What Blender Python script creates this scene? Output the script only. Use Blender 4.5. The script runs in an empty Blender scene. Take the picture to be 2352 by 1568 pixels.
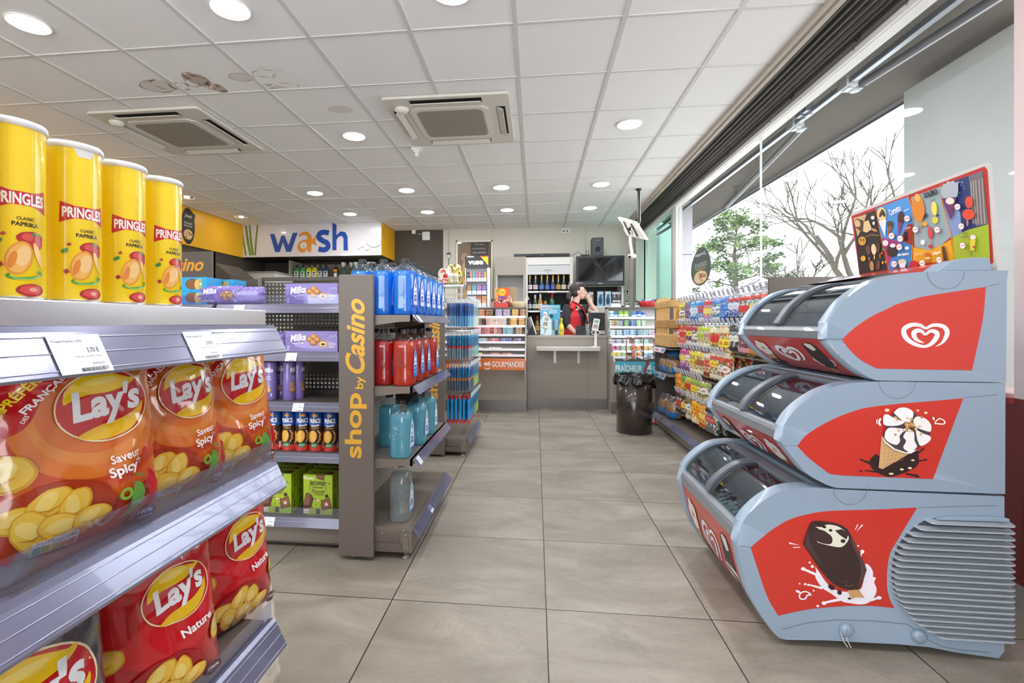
import bpy, bmesh, math, random
from math import sin, cos, pi, sqrt, radians, atan2, hypot
from mathutils import Vector, Matrix
from mathutils.geometry import tessellate_polygon
SC = bpy.context.scene
COL = SC.collection
# ------------------------------------------------------------------ camera, world, exposure
CAMZ = 1.0843
cd = bpy.data.cameras.new('camera'); cam = bpy.data.objects.new('camera', cd); COL.objects.link(cam)
cam.location = (0, 0, CAMZ); cam.rotation_euler = (pi/2, 0, 0.1111)
cd.sensor_width = 36; cd.lens = 17.378; cd.shift_x = 0.0308; cd.shift_y = -0.01745
cd.clip_start = 0.02; cd.clip_end = 400
SC.camera = cam
W = bpy.data.worlds.new('sky'); SC.world = W; W.use_nodes = True
bg = W.node_tree.nodes['Background']
bg.inputs[0].default_value = (0.89, 0.95, 1.0, 1); bg.inputs[1].default_value = 4.8
SC.view_settings.view_transform = 'Standard'; SC.view_settings.look = 'None'
SC.view_settings.gamma = 1.0; SC.view_settings.use_curve_mapping = False
SC.view_settings.exposure = 0.50
SC.cycles.max_bounces = 14; SC.cycles.diffuse_bounces = 8; SC.cycles.transparent_max_bounces = 24
LAMP = 112.0          # strength of the ceiling downlights
# ------------------------------------------------------------------ materials
def lin(c):
    if isinstance(c, str):
        c = c.lstrip('#'); c = tuple(int(c[i:i+2], 16)/255 for i in (0, 2, 4))
    return tuple((x/12.92 if x <= .04045 else ((x+.055)/1.055)**2.4) for x in c[:3])
MC = {}
def M(col, rough=.5, metal=0., coat=0., bump=0., bscale=200., spec=.5, name=None, noise=0., nscale=6.):
    k = (col, rough, metal, coat, bump, bscale, spec, noise, nscale)
    if k in MC: return MC[k]
    m = bpy.data.materials.new(name or 'mat_'+str(col).lstrip('#')); m.use_nodes = True
    nt = m.node_tree; b = nt.nodes['Principled BSDF']; c = lin(col)
    b.inputs['Base Color'].default_value = (*c, 1); b.inputs['Roughness'].default_value = rough
    b.inputs['Metallic'].default_value = metal; b.inputs['Coat Weight'].default_value = coat
    b.inputs['Specular IOR Level'].default_value = spec
    if bump or noise:
        tc = nt.nodes.new('ShaderNodeTexCoord')
    if noise:
        n = nt.nodes.new('ShaderNodeTexNoise'); n.inputs['Scale'].default_value = nscale; n.inputs['Detail'].default_value = 5
        nt.links.new(tc.outputs['Object'], n.inputs['Vector'])
        r = nt.nodes.new('ShaderNodeMapRange'); r.inputs[1].default_value = .3; r.inputs[2].default_value = .7
        r.inputs[3].default_value = 1-noise; r.inputs[4].default_value = 1+noise*.5
        nt.links.new(n.outputs['Fac'], r.inputs[0])
        v = nt.nodes.new('ShaderNodeVectorMath'); v.operation = 'SCALE'; v.inputs[0].default_value = c
        nt.links.new(r.outputs[0], v.inputs['Scale']); nt.links.new(v.outputs[0], b.inputs['Base Color'])
    if bump:
        n = nt.nodes.new('ShaderNodeTexNoise'); n.inputs['Scale'].default_value = bscale; n.inputs['Detail'].default_value = 3
        nt.links.new(tc.outputs['Object'], n.inputs['Vector'])
        bp = nt.nodes.new('ShaderNodeBump'); bp.inputs['Strength'].default_value = bump; bp.inputs['Distance'].default_value = .002
        nt.links.new(n.outputs['Fac'], bp.inputs['Height']); nt.links.new(bp.outputs[0], b.inputs['Normal'])
    MC[k] = m; return m
def EM(col, s, name='lamp_glow'):
    k = ('em', col, s)
    if k in MC: return MC[k]
    m = bpy.data.materials.new(name); m.use_nodes = True; b = m.node_tree.nodes['Principled BSDF']
    b.inputs['Base Color'].default_value = (.8, .8, .8, 1)
    b.inputs['Emission Color'].default_value = (*lin(col), 1); b.inputs['Emission Strength'].default_value = s
    MC[k] = m; return m
def CLEAR(col='#ffffff', gloss=.08, tint=1., rough=.02, diff=0., dcol=None, name='clear_plastic', blend=.7):
    """thin transparent sheet: tinted transparency, a share of diffuse, fresnel-weighted reflection"""
    k = ('cl', col, gloss, tint, rough, diff, dcol, blend)
    if k in MC: return MC[k]
    m = bpy.data.materials.new(name); m.use_nodes = True; nt = m.node_tree; nt.nodes.clear()
    o = nt.nodes.new('ShaderNodeOutputMaterial'); t = nt.nodes.new('ShaderNodeBsdfTransparent')
    t.inputs[0].default_value = (*lin(col), 1)
    g = nt.nodes.new('ShaderNodeBsdfGlossy'); g.inputs['Roughness'].default_value = rough
    last = t
    if diff:
        d = nt.nodes.new('ShaderNodeBsdfDiffuse'); d.inputs[0].default_value = (*lin(dcol or col), 1)
        tl = nt.nodes.new('ShaderNodeBsdfTranslucent'); tl.inputs[0].default_value = (*lin(dcol or col), 1)
        mm = nt.nodes.new('ShaderNodeMixShader'); mm.inputs[0].default_value = .5
        nt.links.new(d.outputs[0], mm.inputs[1]); nt.links.new(tl.outputs[0], mm.inputs[2])
        m2 = nt.nodes.new('ShaderNodeMixShader'); m2.inputs[0].default_value = diff
        nt.links.new(t.outputs[0], m2.inputs[1]); nt.links.new(mm.outputs[0], m2.inputs[2]); last = m2
    lw = nt.nodes.new('ShaderNodeLayerWeight'); lw.inputs[0].default_value = .5
    pw = nt.nodes.new('ShaderNodeMath'); pw.operation = 'POWER'; pw.inputs[1].default_value = 5; nt.links.new(lw.outputs['Facing'], pw.inputs[0])
    r = nt.nodes.new('ShaderNodeMapRange'); r.inputs[3].default_value = gloss; r.inputs[4].default_value = max(blend, gloss)
    nt.links.new(pw.outputs[0], r.inputs[0])
    mx = nt.nodes.new('ShaderNodeMixShader'); nt.links.new(r.outputs[0], mx.inputs[0])
    nt.links.new(last.outputs[0], mx.inputs[1]); nt.links.new(g.outputs[0], mx.inputs[2])
    nt.links.new(mx.outputs[0], o.inputs[0]); MC[k] = m; return m
def BUSY(cols, scale=30., rough=.3, name='printed_film', seed=0., stretch=(1, 1, 1)):
    """packaging print: voronoi patches of the given colours"""
    k = ('bz', tuple(cols), scale, rough, seed, stretch)
    if k in MC: return MC[k]
    m = bpy.data.materials.new(name); m.use_nodes = True; nt = m.node_tree; b = nt.nodes['Principled BSDF']
    b.inputs['Roughness'].default_value = rough; b.inputs['Coat Weight'].default_value = .3
    tc = nt.nodes.new('ShaderNodeTexCoord'); mp = nt.nodes.new('ShaderNodeMapping')
    mp.inputs['Location'].default_value = (seed, seed*1.7, seed*.6); mp.inputs['Scale'].default_value = stretch
    nt.links.new(tc.outputs['Object'], mp.inputs[0])
    n = nt.nodes.new('ShaderNodeTexNoise'); n.inputs['Scale'].default_value = scale*.7
    nt.links.new(mp.outputs[0], n.inputs['Vector'])
    mxv = nt.nodes.new('ShaderNodeMixRGB'); mxv.inputs[0].default_value = .04
    nt.links.new(mp.outputs[0], mxv.inputs[1]); nt.links.new(n.outputs['Color'], mxv.inputs[2])
    v = nt.nodes.new('ShaderNodeTexVoronoi'); v.inputs['Scale'].default_value = scale
    nt.links.new(mxv.outputs[0], v.inputs['Vector'])
    s = nt.nodes.new('ShaderNodeSeparateColor'); nt.links.new(v.outputs['Color'], s.inputs[0])
    cr = nt.nodes.new('ShaderNodeValToRGB'); cr.color_ramp.interpolation = 'CONSTANT'
    el = cr.color_ramp.elements
    while len(el) < len(cols): el.new(.5)
    for i, c in enumerate(cols):
        el[i].position = i/len(cols); el[i].color = (*lin(c), 1)
    nt.links.new(s.outputs[0], cr.inputs[0]); nt.links.new(cr.outputs[0], b.inputs['Base Color'])
    MC[k] = m; return m
# ------------------------------------------------------------------ mesh collector
class G:
    def __init__(s, mat=None):
        s.v = []; s.f = []; s.m = []; s.sm = []; s.mats = []; s.cur = 0
        if mat: s.use(mat)
    def use(s, mat):
        if mat not in s.mats: s.mats.append(mat)
        s.cur = s.mats.index(mat); return s
    def add(s, vs, fs, smooth=False):
        o = len(s.v); s.v += [tuple(p) for p in vs]
        for f in fs: s.f.append([i+o for i in f]); s.m.append(s.cur); s.sm.append(smooth)
        return s
    def box(s, x0, x1, y0, y1, z0, z1):
        return s.add([(x0,y0,z0),(x1,y0,z0),(x1,y1,z0),(x0,y1,z0),(x0,y0,z1),(x1,y0,z1),(x1,y1,z1),(x0,y1,z1)],
                     [(0,3,2,1),(4,5,6,7),(0,1,5,4),(1,2,6,5),(2,3,7,6),(3,0,4,7)])
    def rbox(s, x0, x1, y0, y1, z0, z1, r=.005, n=3, axis='z'):
        """box with its corners along one axis rounded"""
        A = {'z': (x0,x1,y0,y1,z0,z1), 'x': (y0,y1,z0,z1,x0,x1), 'y': (z0,z1,x0,x1,y0,y1)}[axis]
        a0,a1,b0,b1,c0,c1 = A; pts = []
        for (cx, cy, st) in ((a1-r,b0+r,-pi/2),(a1-r,b1-r,0),(a0+r,b1-r,pi/2),(a0+r,b0+r,pi)):
            for i in range(n+1):
                t = st+pi/2*i/n; pts.append((cx+r*cos(t), cy+r*sin(t)))
        N = len(pts)
        def q(a, b, c): return {'z': (a,b,c), 'x': (c,a,b), 'y': (b,c,a)}[axis]
        vs = [q(a,b,c0) for a,b in pts]+[q(a,b,c1) for a,b in pts]
        return s.add(vs, [tuple(range(N))[::-1], tuple(range(N,2*N))]+[(i,(i+1)%N,N+(i+1)%N,N+i) for i in range(N)])
    def prism(s, pts, c0, c1, axis='z', smooth=False):
        """extrude a 2-D outline: axis z -> (x,y), y -> (x,z), x -> (y,z)"""
        def q(a, b, c): return {'z': (a,b,c), 'y': (a,c,b), 'x': (c,a,b)}[axis]
        N = len(pts); vs = [q(a,b,c0) for a,b in pts]+[q(a,b,c1) for a,b in pts]
        tri = tessellate_polygon([[Vector((a,b,0)) for a,b in pts]])
        s.add(vs, [tuple(t) for t in tri]+[tuple(i+N for i in t) for t in tri])
        o = len(s.v)-2*N
        for i in range(N):
            s.f.append([o+i, o+(i+1)%N, o+N+(i+1)%N, o+N+i]); s.m.append(s.cur); s.sm.append(smooth)
        return s
    def lathe(s, prof, c=(0,0,0), n=24, sx=1., sy=1., axis='z', smooth=True, pw=0):
        """prof: (r, h) pairs; pw>0 gives a squared (superelliptic) section"""
        vs = []
        for r, h in prof:
            for i in range(n):
                t = 2*pi*(i+.5)/n; ca, sa = cos(t), sin(t)
                if pw:
                    k = (abs(ca)**pw+abs(sa)**pw)**(-1/pw); ca *= k; sa *= k
                a, b = r*sx*ca, r*sy*sa
                vs.append({'z': (c[0]+a,c[1]+b,c[2]+h), 'x': (c[0]+h,c[1]+a,c[2]+b), 'y': (c[0]+b,c[1]+h,c[2]+a)}[axis])
        fs = [(j*n+i, j*n+(i+1)%n, (j+1)*n+(i+1)%n, (j+1)*n+i) for j in range(len(prof)-1) for i in range(n)]
        s.add(vs, fs, smooth)
        if prof[0][0] > 1e-5: s.add([vs[i] for i in range(n)], [tuple(range(n))[::-1]])
        if prof[-1][0] > 1e-5: s.add([vs[(len(prof)-1)*n+i] for i in range(n)], [tuple(range(n))])
        return s
    def tube(s, pts, r, n=8, cap=True, closed=False):
        pts = [Vector(p) for p in pts]; L = len(pts); rs = r if isinstance(r, (list, tuple)) else [r]*L
        vs = []; up = None
        for i, p in enumerate(pts):
            a = pts[i-1] if (i or closed) else p; b = pts[(i+1) % L] if (i < L-1 or closed) else p
            d = (b-a).normalized()
            if up is None or abs(up.dot(d)) > .999: up = Vector((0,0,1)) if abs(d.z) < .9 else Vector((1,0,0))
            x = d.cross(up).normalized(); y = x.cross(d).normalized(); up = y
            for k in range(n):
                t = 2*pi*k/n; vs.append(p+x*cos(t)*rs[i]+y*sin(t)*rs[i])
        R = L if closed else L-1
        fs = [(j*n+k, j*n+(k+1)%n, ((j+1)%L)*n+(k+1)%n, ((j+1)%L)*n+k) for j in range(R) for k in range(n)]
        s.add(vs, fs, True)
        if cap and not closed: s.add(vs[:n], [tuple(range(n))[::-1]]); s.add(vs[-n:], [tuple(range(n))])
        return s
    def ball(s, c, r, n=12, m=8):
        rx, ry, rz = r if isinstance(r, (tuple, list)) else (r, r, r)
        vs = []
        for j in range(m+1):
            p = -pi/2+pi*j/m
            for i in range(n):
                t = 2*pi*i/n; vs.append((c[0]+rx*cos(p)*cos(t), c[1]+ry*cos(p)*sin(t), c[2]+rz*sin(p)))
        return s.add(vs, [(j*n+i, j*n+(i+1)%n, (j+1)*n+(i+1)%n, (j+1)*n+i) for j in range(m) for i in range(n)], True)
    def grid(s, f, nu, nv, smooth=True, wrap=False):
        vs = [f(i/nu, j/nv) for j in range(nv+1) for i in range(nu+1)]
        return s.add(vs, [(j*(nu+1)+i, j*(nu+1)+i+1, (j+1)*(nu+1)+i+1, (j+1)*(nu+1)+i) for j in range(nv) for i in range(nu)], smooth)
    def xf(s, mtx, start=0):
        for i in range(start, len(s.v)): s.v[i] = tuple(mtx @ Vector(s.v[i]))
        return s
def place(o, parent):
    COL.objects.link(o)
    if parent is not None: o.parent = parent
def tag(o, label=None, cat=None, group=None, kind=None):
    if label: o['label'] = label
    if cat: o['category'] = cat
    if group: o['group'] = group
    if kind: o['kind'] = kind
    return o
def wloc(o):
    v = Vector(o.location); p = o.parent
    while p: v += Vector(p.location); p = p.parent
    return v
def ob(name, g, parent=None, label=None, cat=None, group=None, kind=None, loc=(0,0,0), rz=0., world=False, bevel=0., bseg=2, clean=True, bang=40):
    """link a collector as ONE mesh object; world=True means g is in world space (unrotated parents)"""
    me = bpy.data.meshes.new(name)
    off = Vector((0,0,0))
    if world: off = (wloc(parent) if parent else Vector((0,0,0)))+Vector(loc)
    me.from_pydata([(a-off.x, b-off.y, c-off.z) for a, b, c in g.v], [], g.f)
    for m in g.mats: me.materials.append(m)
    me.polygons.foreach_set('material_index', g.m); me.polygons.foreach_set('use_smooth', g.sm)
    if clean:
        bm = bmesh.new(); bm.from_mesh(me); bmesh.ops.recalc_face_normals(bm, faces=bm.faces); bm.to_mesh(me); bm.free()
    me.update()
    o = bpy.data.objects.new(name, me); place(o, parent); o.location = loc; o.rotation_euler = (0,0,rz)
    if bevel:
        b = o.modifiers.new('bevel', 'BEVEL'); b.width = bevel; b.segments = bseg; b.limit_method = 'ANGLE'; b.angle_limit = radians(bang)
    return tag(o, label, cat, group, kind)
def thing(name, label, cat, loc=(0,0,0), rz=0., group=None, kind=None):
    o = bpy.data.objects.new(name, None); o.empty_display_size = .1; COL.objects.link(o)
    o.location = loc; o.rotation_euler = (0,0,rz); return tag(o, label, cat, group, kind)
def struct(name, g, **k): return ob(name, g, kind='structure', **k)
def dup(root, loc, rz=None, label=None, group=None, scale=None):
    def cp(o, par):
        c = o.copy(); COL.objects.link(c)
        if par is not None: c.parent = par
        for ch in list(o.children): cp(ch, c)
        return c
    r = cp(root, None); r.location = loc
    if rz is not None: r.rotation_euler = (0,0,rz)
    if scale: r.scale = scale
    if label: r['label'] = label
    if group: r['group'] = group
    return r
class Spawn:
    """first placement moves the prototype itself, later ones copy it"""
    def __init__(s, proto): s.p = proto; s.n = 0
    def __call__(s, loc, rz=0., label=None, group=None, scale=None):
        if s.n == 0:
            o = s.p; o.location = loc; o.rotation_euler = (0,0,rz)
            if label: o['label'] = label
            if group: o['group'] = group
            if scale: o.scale = scale
        else: o = dup(s.p, loc, rz, label, group, scale)
        s.n += 1; return o
# ------------------------------------------------------------------ printed shapes and lettering
TC = {}
def text2d(t, fat=0., shear=0., res=3):
    k = (t, fat, shear, res)
    if k not in TC:
        cu = bpy.data.curves.new('lettering', 'FONT'); cu.body = t; cu.offset = fat; cu.shear = shear; cu.resolution_u = res
        cu.fill_mode = 'FRONT'
        o = bpy.data.objects.new('lettering', cu); me = bpy.data.meshes.new_from_object(o)
        vs = [(v.co.x, v.co.y) for v in me.vertices]; fs = [tuple(p.vertices) for p in me.polygons]
        bpy.data.objects.remove(o); bpy.data.curves.remove(cu); bpy.data.meshes.remove(me)
        xs = [v[0] for v in vs]; ys = [v[1] for v in vs]; x0, x1, y0, y1 = min(xs), max(xs), min(ys), max(ys)
        TC[k] = ([((x-x0)/(x1-x0)-.5, (y-y0)/(y1-y0)-.5) for x, y in vs], fs)
    return TC[k]
def T(t, cx, cy, w, h, col, rot=0., fat=.02, shear=0., res=3, warp=None):
    vs, fs = text2d(t, fat, shear, res); c, s = cos(radians(rot)), sin(radians(rot)); out = []
    for x, y in vs:
        x, y = x*w, y*h
        if warp: x, y = warp(x, y)
        out.append((cx+x*c-y*s, cy+x*s+y*c))
    return (out, fs, col)
def Pg(pts, col):
    tri = tessellate_polygon([[Vector((a,b,0)) for a,b in pts]]); return (list(pts), [tuple(t) for t in tri], col)
def El(cx, cy, rx, ry, col, rot=0., n=28, wob=0., seed=0):
    c, s = cos(radians(rot)), sin(radians(rot)); rnd = random.Random(seed); pts = []
    ph = [rnd.uniform(0, 6.28) for _ in range(3)]
    for i in range(n):
        t = 2*pi*i/n; k = 1+wob*(sin(2*t+ph[0])*.5+sin(3*t+ph[1])*.3+sin(7*t+ph[2])*.2)
        x, y = rx*k*cos(t), ry*k*sin(t); pts.append((cx+x*c-y*s, cy+x*s+y*c))
    return Pg(pts, col)
def Rg(cx, cy, rx, ry, w, col, a0=0, a1=360, n=32, rot=0., wob=0., seed=0):
    c, s = cos(radians(rot)), sin(radians(rot)); vs = []; rnd = random.Random(seed); ph = [rnd.uniform(0, 6.28) for _ in range(4)]
    for i in range(n+1):
        t = radians(a0+(a1-a0)*i/n); k = 1+wob*(sin(2*t+ph[0])*.5+sin(3*t+ph[1])*.4+sin(5*t+ph[2])*.3)
        ww = w*(1+(wob*5*sin(4*t+ph[3]) if wob else 0))
        for q in (0, ww):
            x, y = (rx*k-q)*cos(t), (ry*k-q)*sin(t); vs.append((cx+x*c-y*s, cy+x*s+y*c))
    return (vs, [(2*i, 2*i+1, 2*i+3, 2*i+2) for i in range(n)], col)
def Rc(x0, x1, y0, y1, col): return ([(x0,y0),(x1,y0),(x1,y1),(x0,y1)], [(0,1,2,3)], col)
def stroke(pts, w, col):
    """ribbon with a width per point"""
    vs = []; n = len(pts); ws = w if isinstance(w, (list, tuple)) else [w]*n
    for i, (x, y) in enumerate(pts):
        a = pts[max(i-1,0)]; b = pts[min(i+1,n-1)]; dx, dy = b[0]-a[0], b[1]-a[1]; l = hypot(dx,dy) or 1
        nx, ny = -dy/l*ws[i]/2, dx/l*ws[i]/2; vs += [(x+nx,y+ny),(x-nx,y-ny)]
    return (vs, [(2*i,2*i+1,2*i+3,2*i+2) for i in range(n-1)], col)
def spline(pts, k=6):
    out = []; n = len(pts)
    for i in range(n-1):
        p0, p1, p2, p3 = pts[max(i-1,0)], pts[i], pts[i+1], pts[min(i+2,n-1)]
        for j in range(k):
            t = j/k
            out.append(tuple(.5*(2*p1[d]+(p2[d]-p0[d])*t+(2*p0[d]-5*p1[d]+4*p2[d]-p3[d])*t*t+(3*p1[d]-p0[d]-3*p2[d]+p3[d])*t**3) for d in range(len(p1))))
    out.append(tuple(pts[-1])); return out
def decal(g, surf, items, cell=0., off=.0004, step=.0002, mat=None, clip=None):
    for i, (vs, fs, col) in enumerate(items):
        if cell or clip:
            bm = bmesh.new(); bv = [bm.verts.new((x, y, 0)) for x, y in vs]
            for f in fs:
                try: bm.faces.new([bv[q] for q in f])
                except ValueError: pass
            def cut(co, no, cl=False):
                bmesh.ops.bisect_plane(bm, geom=bm.verts[:]+bm.edges[:]+bm.faces[:], plane_co=co, plane_no=no, clear_outer=cl, dist=1e-7)
            if clip:
                for co, no in (((clip[0],0,0),(-1,0,0)),((clip[1],0,0),(1,0,0)),((0,clip[2],0),(0,-1,0)),((0,clip[3],0),(0,1,0))): cut(co, no, True)
            if cell and bm.verts:
                for ax in (0, 1):
                    lo = min(v.co[ax] for v in bm.verts); hi = max(v.co[ax] for v in bm.verts); k = math.floor(lo/cell)+1
                    while k*cell < hi:
                        co = [0,0,0]; no = [0,0,0]; co[ax] = k*cell; no[ax] = 1; cut(co, no); k += 1
            bm.verts.index_update(); vs = [(v.co.x, v.co.y) for v in bm.verts]; fs = [[v.index for v in f.verts] for f in bm.faces]
            bm.free()
            if not vs: continue
        g.use(col if not isinstance(col, str) else (mat(col) if mat else M(col, .45)))
        o = off+step*i; g.add([surf(x, y, o) for x, y in vs], fs, bool(cell))
def plane(o, a, b):
    o, a, b = Vector(o), Vector(a).normalized(), Vector(b).normalized(); n = a.cross(b)
    return lambda x, y, d=0.: tuple(o+a*x+b*y+n*d)
# a pixel of the photograph turned into a point of the room on a plane X=, Y= or Z=
def ray(px, py):
    u = (px-1103.52)/1135.36; v = -(py-742.97)/1135.36; c, s = cos(-.1111), sin(-.1111)
    return Vector((c*u+s, c-s*u, v))
def atX(px, py, x): r = ray(px, py); return r*(x/r.x)+Vector((0,0,CAMZ))
def atY(px, py, y): r = ray(px, py); return r*(y/r.y)+Vector((0,0,CAMZ))
def atZ(px, py, z): r = ray(px, py); return r*((z-CAMZ)/r.z)+Vector((0,0,CAMZ))
R = random.Random(7)
# ------------------------------------------------------------------ the room shell
XW = 1.84; YB = 8.70; ZC = 2.757; XL = -5.0; YN = -2.4
def floor_mat():
    m = bpy.data.materials.new('floor_tiles'); m.use_nodes = True; nt = m.node_tree; b = nt.nodes['Principled BSDF']
    N = nt.nodes.new; L = nt.links.new
    tc = N('ShaderNodeTexCoord'); sp = N('ShaderNodeSeparateXYZ'); L(tc.outputs['Object'], sp.inputs[0])
    def line(sock, off):
        a = N('ShaderNodeMath'); a.operation = 'SUBTRACT'; L(sock, a.inputs[0]); a.inputs[1].default_value = off
        w = N('ShaderNodeMath'); w.operation = 'PINGPONG'; L(a.outputs[0], w.inputs[0]); w.inputs[1].default_value = .3
        c = N('ShaderNodeMath'); c.operation = 'LESS_THAN'; L(w.outputs[0], c.inputs[0]); c.inputs[1].default_value = .0022
        fl = N('ShaderNodeMath'); fl.operation = 'DIVIDE'; L(a.outputs[0], fl.inputs[0]); fl.inputs[1].default_value = .6
        f2 = N('ShaderNodeMath'); f2.operation = 'FLOOR'; L(fl.outputs[0], f2.inputs[0])
        return c.outputs[0], f2.outputs[0]
    lx, ix = line(sp.outputs[0], .0399); ly, iy = line(sp.outputs[1], 1.8933)
    mx = N('ShaderNodeMath'); mx.operation = 'MAXIMUM'; L(lx, mx.inputs[0]); L(ly, mx.inputs[1])
    cb = N('ShaderNodeCombineXYZ'); L(ix, cb.inputs[0]); L(iy, cb.inputs[1])
    wn = N('ShaderNodeTexWhiteNoise'); L(cb.outputs[0], wn.inputs[0])
    sc = N('ShaderNodeVectorMath'); sc.operation = 'SCALE'; L(wn.outputs['Color'], sc.inputs[0]); sc.inputs['Scale'].default_value = 20
    ad = N('ShaderNodeVectorMath'); L(tc.outputs['Object'], ad.inputs[0]); L(sc.outputs[0], ad.inputs[1])
    st = N('ShaderNodeMapping'); st.inputs['Scale'].default_value = (1, 2.2, 1); L(ad.outputs[0], st.inputs[0])
    n1 = N('ShaderNodeTexNoise'); n1.inputs['Scale'].default_value = 2.2; n1.inputs['Detail'].default_value = 9; n1.inputs['Roughness'].default_value = .62
    n1.inputs['Distortion'].default_value = .6; L(st.outputs[0], n1.inputs['Vector'])
    cr = N('ShaderNodeValToRGB'); e = cr.color_ramp.elements; e[0].position = .30; e[0].color = (*lin('#827a6d'), 1); e[1].position = .68; e[1].color = (*lin('#a69e91'), 1)
    mid = e.new(.5); mid.color = (*lin('#948c7f'), 1); L(n1.outputs['Fac'], cr.inputs[0])
    n2 = N('ShaderNodeTexNoise'); n2.inputs['Scale'].default_value = 60; n2.inputs['Detail'].default_value = 6; L(st.outputs[0], n2.inputs['Vector'])
    r2 = N('ShaderNodeMapRange'); r2.inputs[1].default_value = .3; r2.inputs[2].default_value = .7; r2.inputs[3].default_value = .93; r2.inputs[4].default_value = 1.05
    L(n2.outputs['Fac'], r2.inputs[0])
    v = N('ShaderNodeVectorMath'); v.operation = 'SCALE'; L(cr.outputs[0], v.inputs[0]); L(r2.outputs[0], v.inputs['Scale'])
    # marks shaped like hairline veins
    vo = N('ShaderNodeTexVoronoi'); vo.feature = 'DISTANCE_TO_EDGE'; vo.inputs['Scale'].default_value = 2.1
    wp = N('ShaderNodeMixRGB'); wp.inputs[0].default_value = .35; L(ad.outputs[0], wp.inputs[1]); L(n1.outputs['Color'], wp.inputs[2]); L(wp.outputs[0], vo.inputs['Vector'])
    vr = N('ShaderNodeMapRange'); vr.inputs[1].default_value = 0; vr.inputs[2].default_value = .018; vr.inputs[3].default_value = .9; vr.inputs[4].default_value = 1
    L(vo.outputs['Distance'], vr.inputs[0])
    v2 = N('ShaderNodeVectorMath'); v2.operation = 'SCALE'; L(v.outputs[0], v2.inputs[0]); L(vr.outputs[0], v2.inputs['Scale'])
    mc = N('ShaderNodeMixRGB'); L(mx.outputs[0], mc.inputs[0]); L(v2.outputs[0], mc.inputs[1]); mc.inputs[2].default_value = (*lin('#2b2621'), 1)
    L(mc.outputs[0], b.inputs['Base Color'])
    rr = N('ShaderNodeMapRange'); rr.inputs[3].default_value = .34; rr.inputs[4].default_value = .5; L(n1.outputs['Fac'], rr.inputs[0]); L(rr.outputs[0], b.inputs['Roughness'])
    bp = N('ShaderNodeBump'); bp.inputs['Strength'].default_value = .12; bp.inputs['Distance'].default_value = .002; L(n2.outputs['Fac'], bp.inputs['Height']); L(bp.outputs[0], b.inputs['Normal'])
    return m
struct('floor', G(floor_mat()).box(XL-.1, XW+.06, YN-.1, YB+.1, -.12, 0))
# ceiling: tiles between T-bars, with water stains
tile = M('#f7f6f5', .9, bump=.5, bscale=350); bar = M('#d9d8d6', .5)
g = G(tile)
X0, Y0 = -.1144, 2.7669
g.box(XL-.1, 1.50, YN-.1, YB+.1, ZC+.004, ZC+.1)
g.use(bar)
i = math.ceil((XL-X0)/.6)
while X0+.6*i < 1.5:
    x = X0+.6*i; g.box(x-.013, x+.013, YN, YB, ZC-.003, ZC+.006); i += 1
i = math.ceil((YN-Y0)/.6)
while Y0+.6*i < YB:
    y = Y0+.6*i; g.box(XL, 1.5, y-.010, y+.010, ZC-.001, ZC+.006); i += 1
def stain(col, a): return CLEAR('#ffffff', gloss=0., diff=a, dcol=col, name='water_stain', blend=.01)
s1, s2 = stain('#a07a4e', .36), stain('#a08a70', .16)
ceil = plane((0,0,ZC+.004), (1,0,0), (0,-1,0))
st = [Rg(-2.66,-3.22,.115,.10,.012,s1,wob=.12,seed=1), El(-2.66,-3.22,.11,.095,s2,wob=.12,seed=1), Rg(-2.50,-3.24,.075,.06,.014,s1,wob=.2,seed=2),
      Rg(-2.58,-3.20,.09,.08,.01,s1,wob=.2,seed=9),
      Rg(-2.33,-3.17,.07,.12,.022,s1,wob=.35,seed=3), El(-2.31,-3.16,.065,.10,s1,wob=.3,seed=4), Rg(-2.26,-3.28,.06,.07,.018,s1,wob=.3,seed=5), El(-2.24,-3.30,.05,.06,s1,wob=.4,seed=6),
      Rg(-1.985,-3.16,.09,.06,.008,s1,wob=.05,seed=7), El(-1.985,-3.16,.085,.055,s2,wob=.05,seed=7), Rg(-1.80,-3.13,.07,.06,.008,s1,wob=.2,seed=8), Rg(-1.78,-3.12,.10,.075,.006,s2,wob=.2,seed=18),
      Rg(-1.86,-3.305,.06,.035,.014,s1,wob=.2,seed=10), Rg(-1.76,-3.30,.11,.035,.006,s1,wob=.2,seed=11), El(-1.52,-3.72,.10,.07,s2,wob=.1,seed=12)]
decal(g, ceil, st, off=.0006, step=.0002)
struct('ceiling', g, clean=False)
cream = M('#cfc9bb', .6, noise=.04, nscale=1.2); taupe = M('#4d453c', .65, noise=.06, nscale=2); yellow = M('#f2b416', .4); white = M('#e8e8e6', .4)
brown_d = M('#3b332b', .6)
g = G(cream).box(-1.64, XW+.2, YB, YB+.12, 0, ZC+.1)
g.use(taupe).box(XL-.12, -1.64, YB, YB+.12, 0, ZC+.1)
g.use(M('#b9b3a6', .6)).box(.855, .865, YB-.006, YB, 0, ZC).box(1.585, 1.592, YB-.006, YB, 0, ZC)
struct('wall_back', g)
struct('wall_left', G(taupe).box(XL-.12, XL, YN-.1, YB+.1, 0, ZC+.1))
g = G(cream).box(XL-.1, -3.4, YN-.12, YN, 0, ZC+.1).box(-3.4, .5, YN-.12, YN, 2.62, ZC+.1).box(.5, XW+.1, YN-.12, YN, 0, ZC+.1)
struct('wall_front', g)
# yellow soffits and the fascia that carries the lettering
g = G(yellow).box(XL, XL+.035, -1.0, 7.955, 2.21, ZC)
struct('trim_1', g)
g = G(yellow).box(XL+.012, -2.53, 7.96, YB, 2.22, ZC); g.use(brown_d).box(XL+.012, -2.55, 7.96, YB, 2.213, 2.2205)
struct('trim_2', g)
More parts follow.
